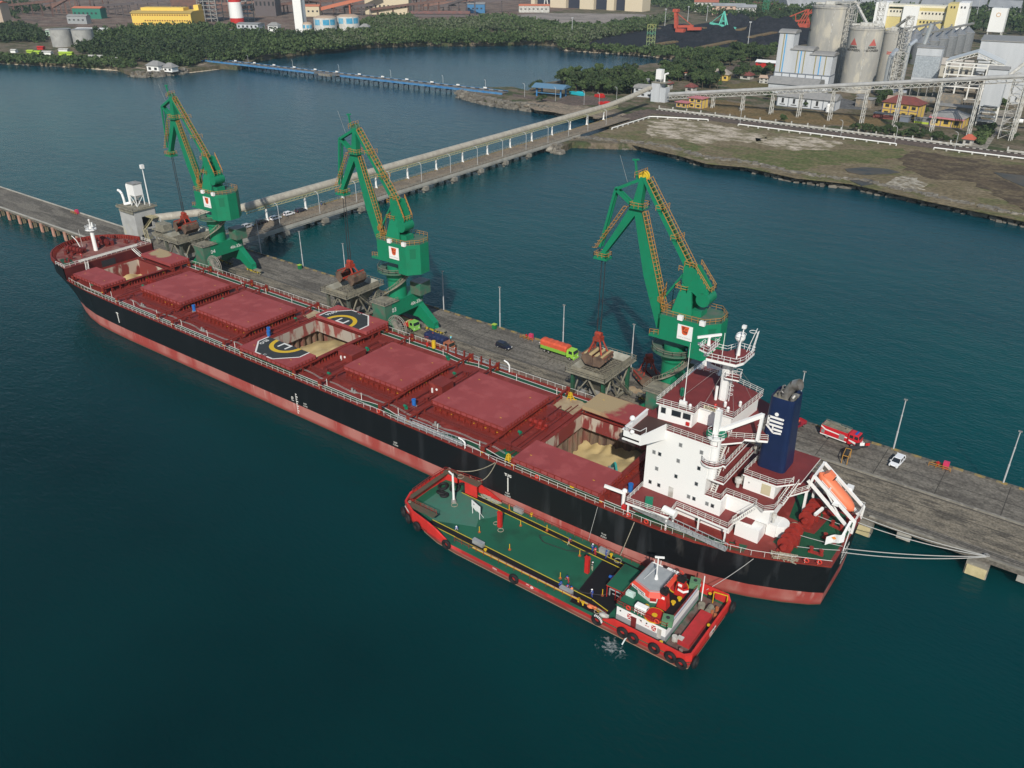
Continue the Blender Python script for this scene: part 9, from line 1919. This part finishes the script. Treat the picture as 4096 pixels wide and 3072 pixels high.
t = T('gate_canopy','blue roofed gate canopy on blue columns at the end of the blue pier','gate',(*((-272.69,374,3))[:2],Z),.15); b = MB()
for x in (-9,9):
    for y in (-4,4): b.beam((x,y,0),(x,y,6),.9)
b.beam((-9,-4,2.4),(9,-4,2.4),.4); b.build('columns', bl, t); MB().yprism([(-7,5.9),(7,5.9),(1,8),(-1,8)],-12,12).build('roof', M('gate_roof_blue',(.10,.20,.30),.6), t)
for (p,c,l,w) in (((-242.81,388.69,3),redp,'bright red truck parked in front of the trees by the shore road',7),((-224.75,365.46,3),redp,'low red barrier on the shore lot',9),((-260.47,387.86,3),M('turq_stall',(.02,.4,.48),.6),'turquoise canopy stalls among the trees by the gate',12)):
    b = MB(); b.cb((0,0,1.1),(w,3,1.6)); b.cb((w*.2,0,2.2),(w*.4,2.6,1.0),0,0,.8); tag(b.build('roadside_object', c, loc=(p[0],p[1],Z),rz=-.2),l,['truck','barrier','stall'][0 if 'truck' in l else 1 if 'barrier' in l else 2])
# roads, wall, pipe lines
rdm = ground_mat('asphalt_road', (.13,.10,.085), (.105,.085,.073), s=.05)
b = MB(); b.box(-196,420,358.5,370,Z-.3,Z+.12); b.box(-197.5,-185.5,326,364,Z-.3,Z+.13); tag(b.build('road', rdm),kind='structure')
b = MB(); b.prism([(p[0],p[1]) for p in ((-9.91,371.61,3),(-1.4,373,3),(-5.05,434.35,3),(-6.02,505.52,3),(-16.3,497.97,3),(-14.04,445.93,3))],Z-.3,Z+.16); tag(b.build('plant_road', ground_mat('concrete_road',(.27,.25,.21),(.20,.18,.155),s=.06)),kind='structure')
b = MB(); b.prism([(p[0],p[1]) for p in ((-121.75,492.05,3),(-86.73,468.65,3),(-83.22,448.85,3),(-100.55,443.44,3))],Z-.3,Z+.14); tag(b.build('plant_road', ground_mat('grey_road',(.13,.13,.13),(.10,.10,.10),s=.06)),kind='structure')
b = MB(); b.prism([(p[0],p[1]) for p in ((-264.19,380.24,3),(-239.86,393.25,3),(-223.14,368.83,3),(-240.89,351.45,3),(-257.88,356.69,3))],Z-.3,Z+.14); b.prism([(p[0],p[1]) for p in ((-299.89,366.41,3),(-277.32,363.37,3),(-261.49,363.21,3),(-256.87,355.18,3),(-292.8,356.82,3))],Z-.3,Z+.13); tag(b.build('road', rdm),kind='structure')
b = MB(); b.prism([(p[0],p[1]) for p in ((-237.92,562.59,3),(-232.18,612.11,3),(-221.75,647.6,3),(-215.42,631.2,3),(-223.74,591.89,3),(-227.51,546.09,3))],Z-.3,Z+.14); tag(b.build('road', rdm),kind='structure')
sheet('dry_lawn', [(-192.69,414.68,3),(-172.6,429.43,3),(-129.59,414.81,3),(-74.9,433.85,3),(-58.03,407.44,3),(-91.17,383.1,3),(-137.8,380.89,3),(-181.34,391.6,3)], .08, ground_mat('dry_lawn_a',(.17,.12,.06),(.13,.10,.05),s=.03)); sheet('dry_lawn', [(-196.85,492.83,3),(-176.87,538.38,3),(-159.99,491,3),(-185.87,476.69,3)], .08, ground_mat('dry_lawn_b',(.15,.12,.06),(.12,.11,.05),s=.03))
sheet('dirt_shoulder', [(-277.2,345.44,3),(-256.84,360.38,3),(-213.74,349.38,3),(-198.83,347.13,3),(-195.9,321.25,3),(-212.06,327.82,3),(-236.59,324.62,3),(-255.37,325.59,3)], .09, ground_mat('sandy_dirt',(.25,.20,.15),(.19,.16,.12),s=.05))
for x0,x1 in ((-190,-12),(8,420)):
    t = T('boundary_wall','long white boundary wall with posts along the plant road, %s of the gate'%('left' if x0<0 else 'right'),'wall',(x0,374,Z)); MB().box(0,x1-x0,-.15,.15,0,.9).build('wall_panel', offw, t); b = MB()
    for x in np.arange(0,x1-x0,9.5): b.box(x-.3,x+.3,-.3,.3,0,2.2)
    b.build('posts', offw, t)
b = MB()
for x in np.arange(-190,30,3.2): b.box(x,x+1.5,370.1,370.5,Z,Z+.4); b.box(x+1.6,x+3.1,370.1,370.5,Z,Z+.4,1)
tag(b.build('kerb', [offw, dark]),kind='structure')
for (pts,l) in (([(-181,300),(-180.5,343),(-176,345.5),(-148,355.5)],'white pipeline bending round the corner of the field by the jetty'),([(-128,353),(-41,353.3)],'straight white pipeline along the middle of the field edge'),([(-23,355.2),(120,357)],'white pipeline along the field at the right edge')):
    t = T('pipeline', l, 'pipeline', (*pts[0],Z)); o = Vector(pts[0]); P_ = [Vector((p[0]-o.x,p[1]-o.y,1.1)) for p in pts]; MB().tube([P_[0]-Vector((0,0,1))]+P_+[P_[-1]-Vector((0,0,1))],.3,8).build('pipe', whitec, t); b = MB()
    for a,c in zip(P_,P_[1:]):
        for k in range(int((c-a).length/6)+1): p = a.lerp(c,k*6/(c-a).length); b.cb((p.x,p.y,.4),(.7,.9,.9))
    b.build('saddles', offw, t)
for i,p in enumerate(((-71.07,357.57,3),(-42.78,357.41,3),(-14.28,361.13,3),(-129.26,358.19,3),(-284.57,359.3,3),(-235.8,357.47,3),(-223.49,355.9,3),(-258.96,358.83,3),(-226.32,382.78,3))): street_lamp(p[0],p[1],Z,9,'road lamp %s'%['by the middle pipeline','near the right end of the middle pipeline','at the left end of the right pipeline','at the left end of the middle pipeline','at the end of the blue pier','in front of the dark lot fence','by the red barrier','in front of the blue gate canopy','beside the conveyor gallery on the shore'][i],'road lamps on the shore',1.4,(-1,0))
# ================================================================ TREES
leafm = []
for i,(a,c) in enumerate((((.038,.066,.024),(.062,.088,.034)),((.055,.09,.03),(.09,.12,.05)),((.024,.045,.02),(.05,.062,.032)),((.085,.105,.055),(.125,.14,.085)))):
    leafm.append(M('foliage_%s'%['mid','bright','deep','pale'][i],a,.8,c,.35,spec=.15))
bark = M('bark',(.10,.075,.05),.9)
def crown_arrays(r, h, n, leaf, seed, flat=1.0):
    g = np.random.default_rng(seed); nl = 7; lob = np.stack([g.uniform(-.55,.55,nl)*r, g.uniform(-.55,.55,nl)*r, h*(.55+g.uniform(-.18,.30,nl)*flat)],1); lr = g.uniform(.38,.62,nl)*r
    k = g.integers(0,nl,n); d = g.normal(size=(n,3)); d /= np.linalg.norm(d,axis=1)[:,None]; d[:,2] = np.abs(d[:,2])*.9-.15
    c = lob[k]+d*(lr[k]*g.uniform(.75,1.05,n))[:,None]; c[:,2] = np.maximum(c[:,2],h*.12)
    nrm = d+g.normal(size=(n,3))*.5; nrm /= np.linalg.norm(nrm,axis=1)[:,None]
    t = np.cross(nrm, g.normal(size=(n,3))); t /= np.linalg.norm(t,axis=1)[:,None]; u = np.cross(nrm,t); s = leaf*g.uniform(.6,1.3,n)[:,None]
    return np.stack([c-t*s-u*s*.7, c+t*s-u*s*.7, c+t*s*.8+u*s*.7, c-t*s*.8+u*s*.7],1)
def quads_mesh(name, Q, mats, mi=None):
    n = len(Q); me = bpy.data.meshes.new(name); me.vertices.add(n*4); me.vertices.foreach_set('co', Q.reshape(-1).astype(np.float32)); me.loops.add(n*4); me.loops.foreach_set('vertex_index', np.arange(n*4,dtype=np.int32))
    me.polygons.add(n); me.polygons.foreach_set('loop_start', np.arange(0,n*4,4,dtype=np.int32)); me.polygons.foreach_set('loop_total', np.full(n,4,dtype=np.int32))
    for m_ in mats: me.materials.append(m_)
    if mi is not None: me.polygons.foreach_set('material_index', mi.astype(np.int32))
    me.update(calc_edges=True); return me
protos = []
for i,(r,h,mt) in enumerate(((4.6,9,0),(5.2,10,2),(4.0,8.5,1),(3.2,11,0),(5.6,8,2))):
    t = T('tree','leafy green tree','tree',(0,-300,-50)); me = quads_mesh('crown', crown_arrays(r,h,1100,.42,i+3), [leafm[mt],leafm[(mt+1)%3]], np.random.default_rng(i).random(1100)>.6); o = bpy.data.objects.new('crown', me); COL.objects.link(o); o.parent = t
    b = MB(); b.cyl((0,0,0),(.1,0,h*.45),.28,.16,n=7)
    for a in (0.3,1.9,3.5,5): b.cyl((.1,0,h*.35),(math.cos(a)*r*.5,math.sin(a)*r*.5,h*.62),.12,.05,n=5)
    b.build('trunk', bark, t); protos.append(t)
used_p = set()
def inpoly(x,y,P):
    c = False; n = len(P)
    for i in range(n):
        x1,y1 = P[i][:2]; x2,y2 = P[(i+1)%n][:2]
        if (y1>y)!=(y2>y) and x < (x2-x1)*(y-y1)/(y2-y1)+x1: c = not c
    return c
def scatter(P, n, seed, md=4.5):
    g = random.Random(seed); xs = [p[0] for p in P]; ys = [p[1] for p in P]; out = []; tries = 0
    while len(out) < n and tries < n*60:
        tries += 1; x,y = g.uniform(min(xs),max(xs)), g.uniform(min(ys),max(ys))
        if inpoly(x,y,P) and all((x-a)**2+(y-b_)**2 > md*md for a,b_ in out[-400:]): out.append((x,y))
    return out
def trees(P, n, seed, label, grp, sc_=(.8,1.25), kinds=(0,1,2,3,4), md=4.5):
    g = random.Random(seed)
    for x,y in scatter(P,n,seed,md):
        k = g.choice(kinds); s = g.uniform(*sc_); p = protos[k]
        if k not in used_p: used_p.add(k); p.location = (x,y,Z-.1); p['label'] = label; p['group'] = grp; p.scale = (s,s,s*g.uniform(.9,1.15))
        else: dup(p,(x,y,Z-.1),g.uniform(0,6.28),label,grp,(s,s,s*g.uniform(.9,1.15)))
trees([(-296.61,419.41,3),(-297.59,441.92,3),(-285.65,444.75,3),(-273.95,453.32,3),(-251.85,457.91,3),(-238.89,479.02,3),(-221.96,452.1,3),(-227.32,412.18,3),(-242.82,400.81,3),(-265.38,399.31,3),(-282.27,407.87,3)], 95, 11, 'tree in the dense grove on the spit between lagoon and conveyor', 'trees of the grove on the spit',(.8,1.3),md=5.2)
trees([(-263.62,510.57,3),(-250.96,553.82,3),(-222.64,547.19,3),(-203.14,505.21,3),(-221.36,491.86,3),(-228.37,486.72,3),(-237.72,479.87,3)], 45, 12, 'tree on the green belt behind the junction tower', 'trees behind the junction tower')
trees([(-224.29,489.72,3),(-206.89,490.87,3),(-188.27,466.19,3),(-207.45,462.73,3)], 14, 13, 'tree around the small houses right of the junction tower', 'trees around the small houses',(.7,1.0))
trees([(-273.47,588.73,3),(-239.85,702.98,3),(-221.49,654.99,3),(-230.42,593.47,3),(-251.3,565.33,3)], 50, 14, 'tree in the belt between coal yard and houses', 'trees below the coal yard')
trees([(-216,542.9,3),(-193.82,582.67,3),(-181.15,546.04,3),(-201.91,520.03,3)], 12, 15, 'tree on the dry lawn left of the stepped building', 'trees left of the stepped building',(.7,1.0))
trees([(-137.32,688.35,3),(-126.06,710.5,3),(-114.79,665.26,3),(-127.29,656.11,3)], 12, 16, 'tree in the clump between narrow silo and grain bins', 'trees behind the silos')
trees([(-91.38,489.02,3),(-86.88,509.01,3),(-78.78,474.49,3),(-83.2,463.63,3)], 5, 17, 'dark tree beside the white house behind the yellow house', 'trees by the yellow house',(.6,.9))
trees([(-72.44,384.84,3),(-46.75,392.11,3),(-19.12,385.1,3),(-17.31,376.13,3),(-42.11,373.48,3),(-69.59,375.33,3)], 42, 18, 'low bushy tree in the hedge behind the boundary wall', 'hedge trees behind the boundary wall',(.32,.5),md=2.6)
for p,l,s in (((-110.87,377.93,3),'small round tree between pipeline and white workshop',.55),((-292.83,384.32,3),'flat topped tree left of the blue gate canopy',.9),((-264.03,349.92,3),'broad dark bush in front of the blue gate canopy',.7),((-268.59,391.87,3),'pale tree right of the blue gate canopy',.9),((-147.04,448.18,3),'round tree at the left end of the white workshop',.7),((-116.16,431.98,3),'sparse tree in front of the white workshop',.5),((5.69,408.61,3),'round bush at the right edge beside the broad lattice tower',.45),((-49.89,452.21,3),'tree between the yellow house and the yellow hall',.6),((-15.2,506.09,3),'round tree in front of the grey process hall',.7)):
    dup(protos[4 if 'flat' in l or 'broad' in l else 0],(p[0],p[1],Z-.1),1.0,l,' ',(s,s,s*(.8 if 'broad' in l else 1)))
for o in bpy.data.objects:
    if o.get('group') == ' ': del o['group']
def wood(name, P, n, seed, label, rr_=(2.2,6.4), hh=(3.5,11), mts=(0,2,1), q=46, md=4.2, leaf=.85, z=Z):
    pts = scatter(P,n,seed,md); g = np.random.default_rng(seed); Q = []; MI = []
    for i,(x,y) in enumerate(pts):
        r = g.uniform(*rr_); h = g.uniform(*hh); a = crown_arrays(r,h,q,leaf,seed*1000+i); a[:,:,0] += x; a[:,:,1] += y; a[:,:,2] += z-.3; Q.append(a)
        v = (math.sin(x*.021+seed)+math.cos(y*.027))*.5+g.uniform(-.5,.5); k = 0 if v < -.2 else 1 if v < .45 else 2; MI.append(np.where(g.random(q) > .25, k, (k+1)%3))
    Q = np.concatenate(Q); MI = np.concatenate(MI); me = quads_mesh(name, Q, [leafm[m_] for m_ in mts], MI); o = bpy.data.objects.new(name, me); COL.objects.link(o); return tag(o,label,'woodland',kind='stuff')
wood('woodland',[(-1082.8,331.96,3),(-1057.41,397.55,3),(-971.03,380.14,3),(-880.36,337.08,3),(-911.41,305.36,3),(-974.99,286.5,3)],420,31,'dark green wood left of the grey tanks',mts=(2,0,1))
wood('woodland',[(-883.1,372.64,3),(-912.04,445.14,3),(-906.04,483.9,3),(-838.45,545,3),(-763.01,500.18,3),(-661.36,558.07,3),(-576.94,477.2,3),(-592.99,439.18,3),(-592.65,395.91,3),(-590.85,353.13,3),(-612.42,334.79,3),(-595.37,310.41,3),(-614.62,302.28,3),(-662.67,304.44,3),(-712.73,301.16,3),(-762.42,307.83,3)],2300,32,'dense dark forest behind the left beach and the lagoon',mts=(2,0,1))
wood('shrubland',[(-845.9,232.06,3),(-764.53,270.2,3),(-690.45,297.19,3),(-654.34,297.78,3),(-632.79,283.02,3),(-641.71,274.13,3),(-697.09,257.75,3),(-803.76,214.29,3)],420,33,'low green shrubs along the left beach',(1.8,3.4),(2.4,5),(0,1,2))
wood('woodland',[(-680.92,539.8,3),(-748.46,647.31,3),(-788.84,749.78,3),(-760.04,761.78,3),(-701.64,707,3),(-664.47,760.57,3),(-670.81,841.62,3),(-579.54,795.89,3),(-527.86,725.19,3),(-562.6,711.1,3),(-585.02,683.52,3),(-547.79,636.93,3),(-493.79,676.33,3),(-451.47,641.18,3),(-469.83,627.77,3),(-504.75,593.39,3),(-549.77,557,3),(-565.06,540.6,3),(-584.52,504.21,3),(-592.62,459.44,3)],2300,34,'green mangrove wood along the far shore of the lagoon',mts=(0,1,3),q=44)
wood('woodland',[(-571.99,788.49,3),(-491.14,786.22,3),(-490.9,860.42,3),(-482.81,978.3,3),(-456.13,884.99,3),(-466.26,877.61,3),(-435.61,838.48,3),(-438.53,768.4,3),(-433.01,691.51,3),(-422.84,644.46,3),(-438.34,633.14,3),(-493.79,676.33,3)],900,35,'light green wood right of the small pond',mts=(0,1,3))
wood('shrubland',[(-428.42,618.24,3),(-401.65,634.45,3),(-348,633.54,3),(-340.21,663.14,3),(-301.73,657.75,3),(-263.05,686.03,3),(-244.78,715.87,3),(-237.44,696.68,3),(-253.09,639.18,3),(-279.8,605.14,3),(-306.04,610.86,3),(-336.15,612.06,3),(-384.11,611.82,3),(-415.66,604.61,3)],520,36,'green shrubs between the lagoon shore and the coal yard',(2,4),(3,6.5),(0,1,2))
wood('woodland',[(-640,1180),(-480,1050),(-330,980),(-240,1010),(-330,1240),(-420,1500),(-640,1500)],1300,37,'far green wood beyond the coal yard',mts=(2,0,1),q=26,leaf=1.3,md=6,rr_=(5,8),hh=(7,12))
wood('woodland',[(-260,1050),(-180,960),(-60,1010),(200,900),(360,1000),(520,1700),(-200,2100),(-420,1500)],2600,38,'far dark wood rising behind the town at the upper right',mts=(2,0,1),q=22,leaf=1.7,md=8,rr_=(7,11),hh=(8,16))
wood('woodland',[(-1500,420),(-1250,330),(-1120,350),(-1150,420),(-1300,560),(-1500,620)],300,39,'trees at the far left of the steelworks',mts=(2,0,1),q=30,leaf=1.2,md=6)
wood('shrubland',[(-12.65,422.92,3),(-9.16,443.35,3),(-5.04,380.13,3),(-10.97,385.9,3)],40,40,'shrubs beside the plant road',(1.2,2.4),(1.5,3),(0,1,2),md=2)
for i,(p,w,c,l) in enumerate((((-799.1,281.01,3),6,'lime','first lime green beach stall from the left'),((-787.7,281.94,3),6,'lime','second lime green beach stall from the left'),((-779.35,286.57,3),9,'white','white and blue beach kiosk between the lime stalls'),((-785.79,305.87,3),9,'white','white hut in front of the grey tanks'),((-759.29,293.94,3),13,'lime','long lime green stall right of the beach kiosk'),((-817.93,274.76,3),5,'white','white lookout hut at the left beach'),((-822.41,302.59,3),6,'red','red roofed stall left of the grey tanks'),((-713.56,297.12,3),14,'white','left white wall fragment by the beach trees'),((-685.13,297.78,3),14,'white','right white wall fragment by the beach trees'))):
    m_ = {'lime':M('lime_stall',(.35,.5,.05),.7),'white':whitec,'red':redp}[c]; t = T('beach_stall', l, 'stall', (p[0],p[1],Z), .5); MB().box(-w/2,w/2,-2,2,0,2.2).build('wall', m_, t); MB().yprism([(-2.6,2.2),(2.6,2.2),(0,3.2)],-w/2-.4,w/2+.4).build('roof', m_ if c != 'white' else offw, t)
# far hills / plain beyond
b = MB(); vs = []; nx, ny = 40, 14
for i in range(nx+1):
    for j in range(ny+1):
        x = -700+1700*i/nx; y = 1500+1500*j/ny; h = (j/ny)**1.2*60*(.5+.5*math.sin(i*.35+1))*(1 if x > -200 else .3)+Z; vs.append((x,y,h-.5))
b.add(vs,[(i*(ny+1)+j,(i+1)*(ny+1)+j,(i+1)*(ny+1)+j+1,i*(ny+1)+j+1) for i in range(nx) for j in range(ny)]); tag(b.build('hills', ground_mat('hill_green',(.035,.06,.025),(.06,.075,.035),s=.01), smooth=True),kind='structure')
# ================================================================ HAZE
hm_ = bpy.data.materials.new('haze'); hm_.use_nodes = True; n_ = hm_.node_tree; n_.nodes.remove(n_.nodes['Principled BSDF']); pv = n_.nodes.new('ShaderNodeVolumePrincipled')
pv.inputs['Color'].default_value = (.62,.84,1,1); pv.inputs['Density'].default_value = .00006; pv.inputs['Anisotropy'].default_value = .0
n_.links.new(pv.outputs[0], n_.nodes['Material Output'].inputs['Volume'])
b = MB(); b.box(-2700,1600,-600,3200,-6,130); tag(b.build('haze', hm_), kind='stuff')
